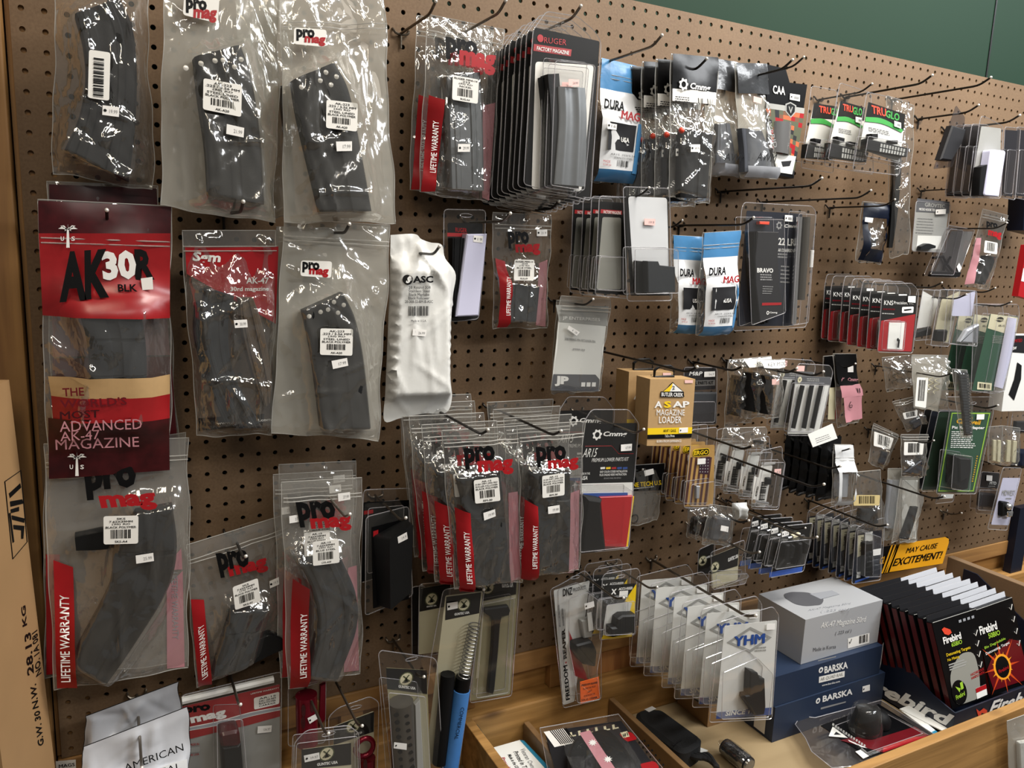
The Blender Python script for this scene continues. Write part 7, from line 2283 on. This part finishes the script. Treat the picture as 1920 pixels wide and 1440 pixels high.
dB = -atz(1452, 1391, TF).y


def barska(it, mb, b, sticker):
    y = -.0006
    x, z = it.l(*b[0], y)
    it_ = [(x + .0065 * math.cos(g_), z + .0065 * math.sin(g_)) for g_ in np.linspace(0, 6.28, 13)[:-1]]
    mb.face(it_, y, 'white_print'); mb.face([(x + .003 * math.cos(g_), z + .003 * math.sin(g_)) for g_ in np.linspace(0, 6.28, 7)[:-1]], y - .0003, 'navy_box')
    pr(it, mb, 'BARSKA', b[1:4], 'white_print', y, .03)


it = upright('product_box', y6(562, 1030, 1336, 828, 1345, 1050, 576, 1254), dB, .13, 'dark blue box with white lettering and price sticker, lowest of the stack', 'navy_box', 'dark blue boxes in the tray',
             prints=lambda it, mb: (barska(it, mb, y6(882, 1000, 916, 965, 1128, 910, 914, 1010), 1), rect(it, mb, y6(902, 1048, 1080, 1002, 1078, 1012, 900, 1062), 'grey_print', -.0006)))
settle(it, TF + .0005)
it.sticker(y6(1198, 898, 1250, 884, 1250, 925, 1198, 938), '', True, y=-.0012)
zt = TF + .0005 + it.box[3] - it.box[2]
mb = MB(); x0 = it.box[0] - .0006
mb.add([(x0, .02, it.box[2] + .006), (x0, .05, it.box[2] + .006), (x0, .05, it.box[3] - .006), (x0, .02, it.box[3] - .006)], [(0, 1, 2, 3)], 'label_paper')
it.part('side_label', mb)
it = upright('product_box', y6(570, 800, 1330, 600, 1326, 800, 560, 1000), dB - .003, .13, 'dark blue box with white lettering, between its twin and the silver box', 'navy_box', 'dark blue boxes in the tray',
             prints=lambda it, mb: (barska(it, mb, y6(905, 760, 930, 735, 1096, 698, 930, 785), 0), rect(it, mb, y6(892, 808, 1074, 766, 1072, 808, 890, 852), 'label_paper', -.0006), pr(it, mb, 'AR QUAD RAIL', y6(902, 815, 1065, 775, 900, 842), 'card_grey', -.0010, .01), pr(it, mb, 'www.barska.com', y6(912, 862, 1040, 832, 912, 876), 'white_print', -.0006), rect(it, mb, y6(885, 690, 1012, 660, 1012, 668, 884, 698), 'grey_print', -.0006)))
settle(it, zt + .0008)
zt2 = zt + .0008 + it.box[3] - it.box[2]
fm = MB().add([(it.box[1], .001, it.box[2]), (it.box[1] + .020, .012, it.box[2] + .012), (it.box[1] + .020, .012, it.box[3] - .003), (it.box[1], .001, it.box[3])], [(0, 1, 2, 3)], 'card_white')
it.part('end_flap', fm)
dS = -atz(1503, 1246, zt2).y
tl = at(1508, 1163, dS)
dep = -(-dS) - (-atz(1417, 1115, tl.z - ZO).y)


def silver(it, mb):
    y = -.0006
    pr(it, mb, 'AK-47 Magazine 50rd', y6(905, 425, 1228, 378, 902, 478), 'white_print', y, .0, .25)
    pr(it, mb, '( .223 cal )', y6(1008, 490, 1122, 470, 1006, 520), 'silver_art', y, .0, .2)
    pr(it, mb, 'Made in Korea', y6(850, 605, 1012, 580, 850, 632), 'silver_art', y, .0)
    rect(it, mb, y6(1096, 538, 1250, 498, 1248, 568, 1096, 608), 'label_paper', y)
    mb.bars(*it.P(y6(1178, 520, 1240, 504, 1176, 575), y - .0004), y - .0004, n=10)
    mb.tube([(x, y - .0004, z) for x, z in it.P(y6(1104, 560, 1110, 572, 1122, 540), y)], .0007, 'black_print', 4)


it = upright('product_box', y6(790, 390, 1332, 283, 1312, 580, 770, 698), dS, max(.08, dep), 'silver cardboard box with a dark drum picture on its lid, topmost of the stack', 'silver_box', prints=silver)
settle(it, zt2 + .0008)
zt3 = it.root.location.z - ZO + it.box[3]
mb = MB()
root = it.root.location


def topf(pts, m, dz):
    V = []
    for p in pts:
        w = atz(*p, zt3 + dz) - root
        V.append(tuple(w))
    mb.add(V, [tuple(range(len(V)))], m)


topf(rounded(y6(640, 205, 690, 188, 800, 190, 905, 215, 930, 245, 910, 280, 800, 290, 720, 275, 650, 230), 8), 'silver_art', .0006)
topf(y6(825, 202, 985, 178, 1040, 205, 905, 240), 'silver_dark', .0009)
for k in range(2):
    q = y6(815 + 90 * k, 312 + 8 * k, 1120 - 10 * k, 262 + 40 * k, 815 + 90 * k, 328 + 12 * k)
    v, f_ = glyphs(('AK-47 Magazine 50rd', '( .223 cal )')[k], 0, .2)
    V = [tuple(atz(q[2][0] + a * (q[1][0] - q[0][0]) + b * (q[0][0] - q[2][0]), q[2][1] + a * (q[1][1] - q[0][1]) + b * (q[0][1] - q[2][1]), zt3 + .0006) - root) for a, b in v]
    mb.add(V, f_, 'silver_dark')
it.part('lid_print', mb)

# ---- the big display tray of upright packs
dF = .372
ql = [(1652, 1077), (1640, 1035), (1780, 1006), (1768, 1058)]
it = It('display_box', [y1(640, 720)[0], y1(1150, 640)[0], y1(1100, 850)[0], y1(620, 935)[0]], .075, 'dark cardboard display tray of upright packs with yellow warning sign at its back', 'display')
W0 = it.root.location.copy()
mb = MB()
y = -.001
mb.prism(rounded(it.P(y1(560, 735, 1150, 640, 1100, 850, 500, 955)), .01), .001, 0, 'card_black')
mb.face(it.P(y1(760, 700, 1120, 645, 1148, 660, 1148, 690, 1100, 850, 655, 922), y), y, 'sign_yellow')
for k in range(3):
    rect(it, mb, y1(705 + 26 * k, 708 - 3 * k, 718 + 26 * k, 706 - 3 * k, 640 + 24 * k, 925 - 4 * k, 626 + 24 * k, 928 - 4 * k), 'sign_yellow', y)
pr(it, mb, 'MAY CAUSE', y1(832, 730, 1068, 690, 815, 772), 'black_print', y - .0006, .02)
pr(it, mb, 'EXCITEMENT!', y1(738, 812, 1108, 752, 712, 872), 'black_print', y - .0006, .03)
pr(it, mb, 'G!', y1(622, 800, 655, 792, 612, 860), 'sign_yellow', y - .0006, .03)
it.part('header_sign', mb)
c_ = at(1789, 1336, dF)
dx0 = c_.x; lipz = c_.z - ZO
bt = at(1602, 1096, .085)
R_ = lambda x, yy, z: (x - W0.x, yy - W0.y, z + ZO - W0.z)
fz = TF + .0006
x_r = RX - .012
mb = MB()
side = [(-dF, fz), (-dF, lipz), (-dF + .05, lipz + .012), (-.12, bt.z - ZO - .03), (-.085, bt.z - ZO - .03), (-.085, fz)]
for xx in (dx0, x_r):
    mb = MB()
    n = len(side)
    V = [R_(xx, a, b) for a, b in side] + [R_(xx + .003, a, b) for a, b in side]
    mb.add(V, [tuple(range(n)), tuple(range(n, 2 * n))[::-1]] + [(k, (k + 1) % n, n + (k + 1) % n, n + k) for k in range(n)], 'tray_navy')
    it.part('side_panel', mb)
mb2 = MB().box(R_(dx0, -dF - .003, fz), R_(x_r, -dF, lipz), 'tray_navy')
mb2.box(R_(dx0, -dF, fz), R_(x_r, -.085, fz + .003), 'tray_navy')
it2 = It('tmp', [(1789, 1336), (1900, 1290), (1900, 1330), (1789, 1380)], dF + .0034, 't', 't')
q = it2.P([y7(1000, 1170 + 30)[0], y7(1370, 1060)[0], y7(1010, 1290)[0]])
off = it2.root.location - W0
v, f_ = glyphs('Firebird', .03, .2)
tlx, tly, blx = [np.array(k) for k in it2.P([y7(1035, 1180)[0], y7(1420, 1058)[0], y7(1005, 1290)[0]])]
P_ = blx + v[:, :1] * (tly - tlx) + v[:, 1:] * (tlx - blx)
mb2.add([(p[0] + off.x, off.y - .0006, p[1] + off.z) for p in P_], f_, 'white_print')
fl_ = it2.P(y7(920, 1235, 945, 1255, 975, 1230, 1000, 1245, 1003, 1280, 975, 1300, 985, 1270, 960, 1265, 945, 1312, 922, 1320, 935, 1290))
mb2.add([(p[0] + off.x, off.y - .0006, p[1] + off.z) for p in fl_], [tuple(range(len(fl_)))], 'orange_red')
bpy.data.objects.remove(it2.root)
it.part('front_lip', mb2)
# lettering on the left side panel
it2 = It('tmp', [(1610, 1200), (1700, 1200), (1700, 1300), (1610, 1300)], .26, 't', 't', yaw=-90)
bpy.data.objects.remove(it2.root)
sx = dx0 - .0006
mb = MB()


def sidept(px_, py_):
    v = ray(px_, py_); p = CAM + v * ((sx - CAM.x) / v.x)
    return tuple(p - W0)


v, f_ = glyphs('Firebird', .04, .1)
a, b, c = y7(20, 940)[0], y7(760, 1290)[0], y7(-30, 1020)[0]
V = [sidept(c[0] + s * (b[0] - a[0]) + t * (a[0] - c[0]), c[1] + s * (b[1] - a[1]) + t * (a[1] - c[1])) for s, t in v]
mb.add(V, f_, 'white_print')
it.part('side_lettering', mb)


# ---- packs standing in it
def fire(it, mb, k):
    y = -.0008
    A = it.at
    if k == 0:
        mb.face(rounded([A(.10, .62), A(.45, .42), A(.80, .45), A(.85, .70), A(.78, .98), A(.10, .98)], .02), y, 'smoke_art')
        rect_ = [A(.02, 0), A(.98, 0), A(.98, .035), A(.02, .035)]
        mb.text('Firebird', A(.14, .19), A(.55, .19), A(.14, .27), y - .0004, 'white_print', .03)
        mb.text('65BIO', A(.30, .275), A(.55, .275), A(.30, .325), y - .0004, 'lime_print', .02)
        mb.text('Detonating Targets', A(.14, .375), A(.72, .375), A(.14, .42), y - .0004, 'yellow_print', .01)
        mb.text('No Mixing', A(.14, .435), A(.42, .435), A(.14, .475), y - .0004, 'yellow_print', .01)
        mb.face([A(.16, .10), A(.22, .085), A(.34, .13), A(.36, .17), A(.28, .185), A(.2, .16)], y - .0004, 'orange_red')
        e = [A(.26 + .19 * math.cos(t), .84 + .14 * math.sin(t)) for t in np.linspace(0, 6.28, 25)[:-1]]
        mb.face(e, y - .0004, 'black_print')
        mb.text('Firebird', A(.14, .86), A(.38, .84), A(.14, .91), y - .0008, 'lime_print', .02)
        mb.face([A(.18, .76), A(.30, .80), A(.26, .84)], y - .0008, 'lime_print'); mb.face([A(.31, .74), A(.38, .73), A(.38, .81), A(.31, .82)], y - .0008, 'lime_print')
        mb.text('HAZARDOUS', A(.62, .68), A(.97, .66), A(.62, .71), y - .0004, 'red_print', .02); mb.text('HANDLE WITH', A(.62, .72), A(.97, .70), A(.62, .75), y - .0004, 'red_print', .02)
        mb.face([A(.68, .86), A(.97, .85), A(.97, .97), A(.68, .98)], y - .0004, 'white_print'); mb.face([A(.68, .86), A(.97, .85), A(.97, .90), A(.68, .91)], y - .0008, 'red_print')
        r = random.Random(3)
        for j in range(3):
            w = r.uniform(.35, .5)
            mb.face([A(.14, .50 + .028 * j), A(.14 + w, .50 + .028 * j), A(.14 + w, .515 + .028 * j), A(.14, .515 + .028 * j)], y - .0004, 'card_grey')
        for j in range(4):
            mb.face([A(.56 + .1 * j, .06), A(.62 + .1 * j, .06), A(.62 + .1 * j, .09), A(.56 + .1 * j, .09)], y - .0004, 'silver_dark')
    else:
        mb.face([A(.0, .70), A(.18, .58), A(.42, .52), A(.70, .44), A(.95, .50), A(.97, .72), A(.85, .95), A(.06, .95)], y, 'deep_red')
        ce = A(.38, .72)
        for j in range(16):
            t = j * 2 * math.pi / 16
            l_ = (.46, .30, .56, .26)[j % 4]
            p0 = A(.38 + l_ * math.cos(t), .72 - l_ * .7 * math.sin(t)); p1 = A(.38 + .10 * math.cos(t + .3), .72 - .07 * math.sin(t + .3)); p2 = A(.38 + .10 * math.cos(t - .3), .72 - .07 * math.sin(t - .3))
            mb.face([p1, p0, p2], y - .0002, 'flame' if j % 2 else 'ember')
        mb.face([A(.38 + .22 * math.cos(t), .72 + .15 * math.sin(t)) for t in np.linspace(0, 6.28, 19)[:-1]], y - .0003, 'flame')
        mb.face([A(.38 + .17 * math.cos(t), .72 + .125 * math.sin(t)) for t in np.linspace(0, 6.28, 19)[:-1]], y - .0006, 'black_print')
        mb.text('Firebird', A(.26, .74), A(.52, .72), A(.26, .78), y - .0009, 'red_print', .02)
        mb.text('Firebird', A(.02, .19), A(.46, .19), A(.02, .29), y - .0004, 'white_print', .03)
        mb.text('50BIO', A(.20, .30), A(.50, .30), A(.20, .36), y - .0004, 'lime_print', .02)
        mb.text('Bio Degradable', A(.05, .43), A(.60, .40), A(.05, .47), y - .0004, 'lime_print', .01)
        mb.text('Detonating Target', A(.05, .50), A(.68, .46), A(.05, .54), y - .0004, 'white_print', .01)
    for j in range(4):
        x0_, v0 = .86, .10 + .14 * j if k else .26 + .12 * j
        a = A(x0_, v0); b = A(x0_ + .03, v0 + .03); c = A(x0_ + .09, v0 - .03)
        mb.tube([(p[0], y - .0006, p[1]) for p in (a, b, c)], .0009, 'white_print', 4)


packs = []
labs = [('black pack with grey smoke print and lime badge, front of the left column', 'black pack with bursting fire print, front of the right column'),
        ('%s pack from the front of the left column in the display tray', '%s pack from the front of the right column in the display tray')]
for k, q in enumerate((y7(590, 592, 920, 486, 1012, 1145, 742, 1240), y7(905, 500, 1190, 400, 1330, 1040, 1040, 1135))):
    p = It('target_pack', q, .338 - .006 * k, labs[0][k], 'pack', 'packs in the display tray', 0, -13)
    mb = MB().prism(p.q, .014, 0, 'card_black')
    for uu in (0, 1):
        a, b = p.at(uu, .01), p.at(uu, .99)
        e = -.0003 if uu == 0 else .0003
        mb.add([(a[0] + e, .0015, a[1]), (a[0] + e, .0125, a[1]), (b[0] + e, .0125, b[1]), (b[0] + e, .0015, b[1])], [(0, 1, 2, 3)], 'pack_red')
    fire(p, mb, k)
    p.part('pack_card', mb)
    p.part('top_edge', MB().tube([(a_[0], -.0006, a_[1]) for a_ in (p.at(.01, .0), p.at(.99, .0))], .0007, 'card_grey', 4))
    p.part('hang_flap', MB().prism([p.at(.02, 0), p.at(.98, 0), p.at(.98, -.06), p.at(.02, -.06)], .0135, .0125, 'silver_foil' if k else 'charcoal'))
    copies(p, 8, .0195, labs[1][k], dx=-.0012, dz=-.0005, jit=.001, yawj=.8)


# ---- things lying in the tray
class Flat:
    "a thing lying on a level; px = outline in the photograph"

    def __init__(s, name, c, z, label, cat, group=None):
        s.z = z
        s.root = bpy.data.objects.new(name, None); s.root.empty_display_size = .03
        s.root.location = atz(*c, z); COL.objects.link(s.root)
        s.root['label'] = label; s.root['category'] = cat
        if group:
            s.root['group'] = group

    def p(s, pt, dz=0.0):
        return atz(*pt, s.z + dz) - s.root.location

    def slab(s, mb, pts, z0, z1, m, bev=0.0):
        "outline measured at its top z1"
        t = [s.p(q, z1) for q in pts]
        t2 = ccw([(v.x, v.y) for v in t]); n = len(t2)
        rings = [[(x, y, z0) for x, y in t2]] + ([[(x, y, z1 - bev) for x, y in t2], [(x, y, z1) for x, y in inset(t2, bev)]] if bev else [[(x, y, z1) for x, y in t2]])
        V = sum(rings, []); F = []
        for r_ in range(len(rings) - 1):
            F += [(r_ * n + i, r_ * n + (i + 1) % n, (r_ + 1) * n + (i + 1) % n, (r_ + 1) * n + i) for i in range(n)]
        F += [tuple(range((len(rings) - 1) * n, len(rings) * n)), tuple(range(n))[::-1]]
        mb.add(V, F, m)
        return mb

    def flat(s, mb, pts, z, m):
        V = [tuple(s.p(q, z)) for q in pts]
        return mb.add(V, [tuple(range(len(V)))], m)

    def text(s, mb, t, tl, tr, bl, z, m, bold=0.0, shear=0.0):
        v, f = glyphs(t, bold, shear)
        V = [tuple(s.p((bl[0] + a * (tr[0] - tl[0]) + b * (tl[0] - bl[0]), bl[1] + a * (tr[1] - tl[1]) + b * (tl[1] - bl[1])), z)) for a, b in v]
        return mb.add(V, f, m)

    def lathe(s, mb, c, prof, m, n=20):
        o = s.p(c); V = []; F = []
        for r, h in prof:
            for j in range(n):
                V.append((o.x + r * math.cos(2 * math.pi * j / n), o.y + r * math.sin(2 * math.pi * j / n), h))
        for i in range(len(prof) - 1):
            F += [(i * n + j, i * n + (j + 1) % n, (i + 1) * n + (j + 1) % n, (i + 1) * n + j) for j in range(n)]
        F += [tuple(range(n))[::-1], tuple(range((len(prof) - 1) * n, len(prof) * n))]
        return mb.add(V, F, m)

    def part(s, name, mb, sm=35):
        return mb.build(name, s.root, sm)


zi = zm(1640, 1280, 280 / 1920)
f = Flat('clamshell_pack', (1625, 1375), TF + .030, 'clear clamshell with a black domed knob over a black and red card', 'blister pack')
zk = zm(1490, 1290, 270 / 1270)
out = zk(5, 320, 30, 280, 120, 255, 180, 262, 760, 108, 1232, 408, 640, 640, 520, 690, 330, 705, 150, 560, 95, 440)
f.part('insert_card', f.slab(MB(), zk(230, 330, 740, 140, 1190, 420, 650, 610), -.001, .0, 'card_black'))
f.part('red_area', f.flat(MB(), zk(400, 460, 560, 430, 740, 440, 1060, 340, 1190, 420, 780, 570), .0008, 'deep_red'))
f.part('red_corner', f.flat(MB(), zk(780, 520, 1060, 430, 1180, 425, 780, 568), .0010, 'red_print'))
f.part('white_wedge', f.flat(f.flat(f.flat(MB(), zk(335, 340, 470, 440, 300, 425), .0010, 'card_white'), zk(365, 385, 410, 412, 345, 412), .0014, 'charcoal'), zk(470, 455, 640, 530, 590, 520, 480, 470), .0010, 'card_white'))
mb = MB()
for k in range(13):
    x_, y_ = 335 + 23 * k, 308 + 15.5 * k
    f.flat(mb, zk(x_, y_, x_ + 15, y_ + 8, x_ + 10, y_ + 28, x_ - 5, y_ + 20), .0012, 'card_grey')
f.part('lettering', mb)
mb = MB(); f.lathe(mb, zk(610, 385)[0], [(.028, .002), (.029, .012), (.022, .042), (.020, .050), (.016, .053), (.013, .050), (.0, .050)], 'rubber')
f.part('domed_knob', mb, 50)
mb = MB(); f.lathe(mb, zk(740, 330)[0], [(.022, .002), (.022, .016), (.014, .028), (.0, .032)], 'rubber')
f.part('rounded_lug', mb, 50)
mb = MB(); f.slab(mb, out, -.0016, -.0012, 'shell_smoke')
f.lathe(mb, zk(610, 385)[0], [(.034, .0), (.034, .018), (.025, .054), (.020, .058)], 'shell_clear')
t_ = zk(360, 330, 740, 190, 1130, 400, 640, 570)
q1 = [f.p(q_, .014) for q_ in t_]; q0 = [f.p(q_, .0) for q_ in zk(320, 340, 740, 165, 1190, 415, 640, 610)]
mb.add([tuple(v) for v in q0 + q1], [(i, (i + 1) % 4, 4 + (i + 1) % 4, 4 + i) for i in range(4)], 'shell_clear')
mb.tube([tuple(v) for v in q1], .0007, 'shell_edge', 4, True)
mb.tube([tuple(f.p(q_, .0)) for q_ in out], .0009, 'shell_edge', 4, True)
f.part('clear_shell', mb, 40)
f.part('price_sticker', f.slab(MB(), zk(535, 560, 580, 545, 655, 600, 605, 622), .001, .0016, 'price_paper'))

f = Flat('product_card', (1745, 1345), TF + .022, 'white card with a brown gadget picture and blue end, leaning by the display tray', 'card')
mb = f.slab(MB(), zi(520, 262, 1162, 548, 945, 655, 320, 335), -.002, 0, 'card_white')
f.flat(mb, zi(1080, 512, 1160, 550, 945, 650, 905, 600), .0006, 'teal_print')
f.flat(mb, rounded(zi(565, 315, 700, 320, 760, 370, 805, 410, 790, 450, 640, 440, 655, 400, 590, 360), 6), .0006, 'silver_art')
f.part('card', mb)
f = Flat('product_card', (1700, 1372), TF + .020, 'white and blue card edge right of the clamshell with the domed knob', 'card')
f.part('card', f.flat(f.slab(MB(), zi(330, 350, 560, 430, 840, 660, 800, 700), -.002, 0, 'card_white'), zi(720, 640, 780, 610, 840, 660, 800, 695), .0005, 'teal_print'))

# leaflet
f = Flat('leaflet', (960, 1415), TF + .03, 'white leaflet with rows of print and blue border, left end of the tray', 'paper')
mb = f.slab(MB(), y8(250, 620, 440, 566, 660, 800, 400, 830), -.0006, 0, 'card_white')
f.flat(mb, y8(440, 566, 470, 570, 690, 800, 650, 800), .0004, 'teal_print')
for k, (t, m_) in enumerate((('Proud to say', 'red_print'), ('Made in the USA (Texas)', 'charcoal'), ('Printed in Texas', 'charcoal'), ('Veteran Owned', 'grey_print'))):
    q_ = y8(300 + 48 * k, 690 - 22 * k, 395 + 48 * k, 850 - 22 * k, 280 + 48 * k, 696 - 22 * k)
    f.text(mb, t, (q_[0][0] + 8, q_[0][1]), (q_[1][0] + 8, q_[1][1]), (q_[2][0] + 4, q_[2][1]), .0006, m_, .01)
f.part('page', mb)
mb = MB()
a_, b_ = f.p(y8(112, 438)[0], .045), f.p(y8(330, 740)[0], .045)
mb.add([tuple(a_), tuple(b_), (b_.x, b_.y, -.024), (a_.x, a_.y, -.024)], [(0, 1, 2, 3)], 'teal_print')
mb.add([(v.x + .002, v.y, v.z) for v in (a_, b_)] + [(b_.x + .002, b_.y, -.024), (a_.x + .002, a_.y, -.024)], [(3, 2, 1, 0)], 'teal_print')
f.part('blue_page', mb)

# pistol light pack
f = Flat('clamshell_pack', (1120, 1410), TF + .0575, 'clear clamshell with a black rounded device and pink band, left in the tray', 'blister pack')
mb = f.slab(MB(), y8(620, 505, 1170, 428, 1420, 768, 1450, 850, 720, 870), -.002, 0, 'charcoal')
zl = zm(1000, 1320, 260 / 1270)
for k in range(6):
    x_, y_ = 330 + 78 * k, 262 - 14 * k
    f.flat(mb, zl(x_, y_, x_ + 22, y_ - 5, x_ + 30, y_ + 36, x_ + 8, y_ + 42), .0006, 'cream_part'); f.flat(mb, zl(x_ + 24, y_ + 26, x_ + 60, y_ + 18, x_ + 62, y_ + 30, x_ + 28, y_ + 37), .0006, 'cream_part')
for k in range(7):
    for j in range(3):
        x_, y_ = 960 + 34 * k + 24 * j, 345 + 44 * k - 8 * j
        f.flat(mb, zl(x_, y_, x_ + 16, y_ - 4, x_ + 22, y_ + 16, x_ + 6, y_ + 20), .0006, 'black_print')
f.part('insert_card', mb)
mb = f.flat(MB(), y8(612, 508, 750, 482, 842, 585, 690, 618), .0008, 'label_paper')
for k in range(9):
    f.flat(mb, y8(655 + 14 * k, 500 - 2.6 * k, 662 + 14 * k, 498 - 2.6 * k, 742 + 13 * k, 596 - 2.2 * k, 735 + 13 * k, 598 - 2.2 * k), .0011, 'black_print')
f.part('barcode_label', mb)
for q_ in (y8(1150, 520, 1240, 505, 1290, 560, 1210, 580), y8(1300, 740, 1410, 715, 1450, 768, 1340, 790)):
    bm = f.flat(MB(), rounded(q_, 6), .001, 'red_card')
    if q_[0][1] < 1390:
        f.flat(bm, zl(795, 262, 860, 248, 882, 298, 822, 310), .0013, 'cream_part'); f.text(bm, '#1', zl(812, 270)[0], zl(860, 258)[0], zl(824, 304)[0], .0016, 'black_print', .02)
    f.part('red_badge', bm)
mb = f.slab(MB(), rounded(y8(850, 515, 1050, 465, 1130, 500, 1290, 720, 1270, 800, 900, 860, 800, 800, 780, 620), 20), .001, .030, 'rubber', .008)
f.part('device_body', mb, 50)
mb = f.flat(MB(), y8(868, 515, 945, 497, 1140, 790, 1050, 800), .0312, 'pink_print')
for c_ in (y8(965, 585)[0], y8(1075, 705)[0]):
    f.flat(mb, [(c_[0] + (9 if k % 2 else 4.5) * math.cos(k * math.pi / 9), c_[1] + (7 if k % 2 else 3.5) * math.sin(k * math.pi / 9)) for k in range(18)], .0318, 'white_print')
f.part('pink_band', mb)
mb = MB()
o_ = y8(585, 480, 1150, 380, 1470, 770, 1500, 860, 660, 880)
f.slab(mb, o_, -.0032, -.0028, 'shell_clear')
mb.tube([tuple(f.p(q_, .002)) for q_ in o_], .0010, 'shell_edge', 4, True)
t_ = [f.p(q_, .036) for q_ in rounded(y8(830, 505, 1130, 440, 1320, 740, 1300, 820, 860, 870, 750, 620), 14)]; b_ = [f.p(q_, .001) for q_ in rounded(y8(820, 515, 1140, 445, 1330, 740, 1310, 830, 860, 885, 740, 620), 14)]
n_ = len(t_)
mb.add([tuple(v) for v in b_ + t_], [(i, (i + 1) % n_, n_ + (i + 1) % n_, n_ + i) for i in range(n_)] + [tuple(range(n_, 2 * n_))], 'shell_clear')
f.part('clear_shell', mb, 40)

# black holster
f = Flat('pouch', (1250, 1370), TF + .002, 'black fabric magazine pouch with small white tag lying between the tray dividers', 'pouch')
f.part('pouch_body', f.slab(MB(), rounded(y8(1275, 352, 1340, 335, 1465, 338, 1752, 545, 1740, 585, 1655, 640, 1590, 640, 1290, 420), 10), 0, .040, 'fabric_black', .007), 40)
f.part('flap_seam', f.slab(MB(), y8(1540, 600, 1600, 560, 1606, 566, 1546, 606), .0402, .0415, 'charcoal'))
f.part('price_tag', f.slab(MB(), y8(1338, 345, 1392, 322, 1422, 340, 1370, 364), .0402, .0408, 'price_paper'))
f.part('white_lining', f.slab(MB(), y8(1690, 680, 1740, 620, 1795, 640, 1700, 690), .004, .006, 'card_white'))
mb = MB()
for k in range(4):
    a_ = [f.p(y8(1600 + 40 * k, 650 + 14 * k)[0], .012), f.p(y8(1700 + 30 * k, 690 - 6 * k)[0], .024), f.p(y8(1800 + 15 * k, 700 + 15 * k)[0], .020), f.p(y8(1860, 760)[0], .010)]
    mb = MB().tube([tuple(v) for v in smooth_path([tuple(v) for v in a_], 10)], .0055, 'fabric_black', 6)
    f.part('strap', mb, 50)
f = Flat('part_bag', (1375, 1410), TF + .004, 'dark tube in a clear plastic bag lying at the middle of the tray floor', 'part in bag')
a_, b_ = f.p(y6(225, 1285)[0], .016), f.p(y6(395, 1420)[0], .016)
f.part('dark_tube', MB().tube([tuple(a_.lerp(b_, k / 4)) for k in range(5)], .0155, 'charcoal', 16), 40)
mb = MB(); P_ = [tuple(a_.lerp(b_, k / 8 * 1.3 - .25)) for k in range(9)]
mb.tube(P_, [.004, .010, .017, .0175, .018, .0178, .018, .0175, .012], 'film_crisp', 14)
f.part('bag_film', mb, 60)

# brown carton behind the white cards
cb = atz(1326, 1364, TF)
it = bpy.data.objects.new('shipping_carton', None); COL.objects.link(it); it.location = (cb.x, cb.y, TF + .0005 + ZO)
it['label'] = 'small brown corrugated carton with a dark hand hole behind the white diamond cards'; it['category'] = 'box'
L_ = (-.036) - cb.y
MB().box((0, 0, 0), (.125, L_, .10), 'kraft').build('carton_body', it)
hm = MB(); hm.add([(-.0006, L_ * .35 + .022 * math.cos(t), .05 + .012 * math.sin(t) + .012 * math.cos(t) * -.4) for t in np.linspace(0, 6.28, 17)[:-1]], [tuple(range(16))], 'black_print'); hm.build('hand_hole', it)

# bag hanging at the front of the tray
it = It('part_bag', [(1888, 1352), (1935, 1335), (1940, 1470), (1893, 1460)], .462, 'crumpled clear bag with white contents hanging on the front of the tray, bottom right corner', 'part in bag')
it.part('white_part', MB().prism(rounded(it.sub(.3, .35, .9, .9), .005), -.001, -.008, 'card_white', .002))
it.film([it.sub(.25, .3, .9, .9)], .012, 'film_milky', 26, .004)
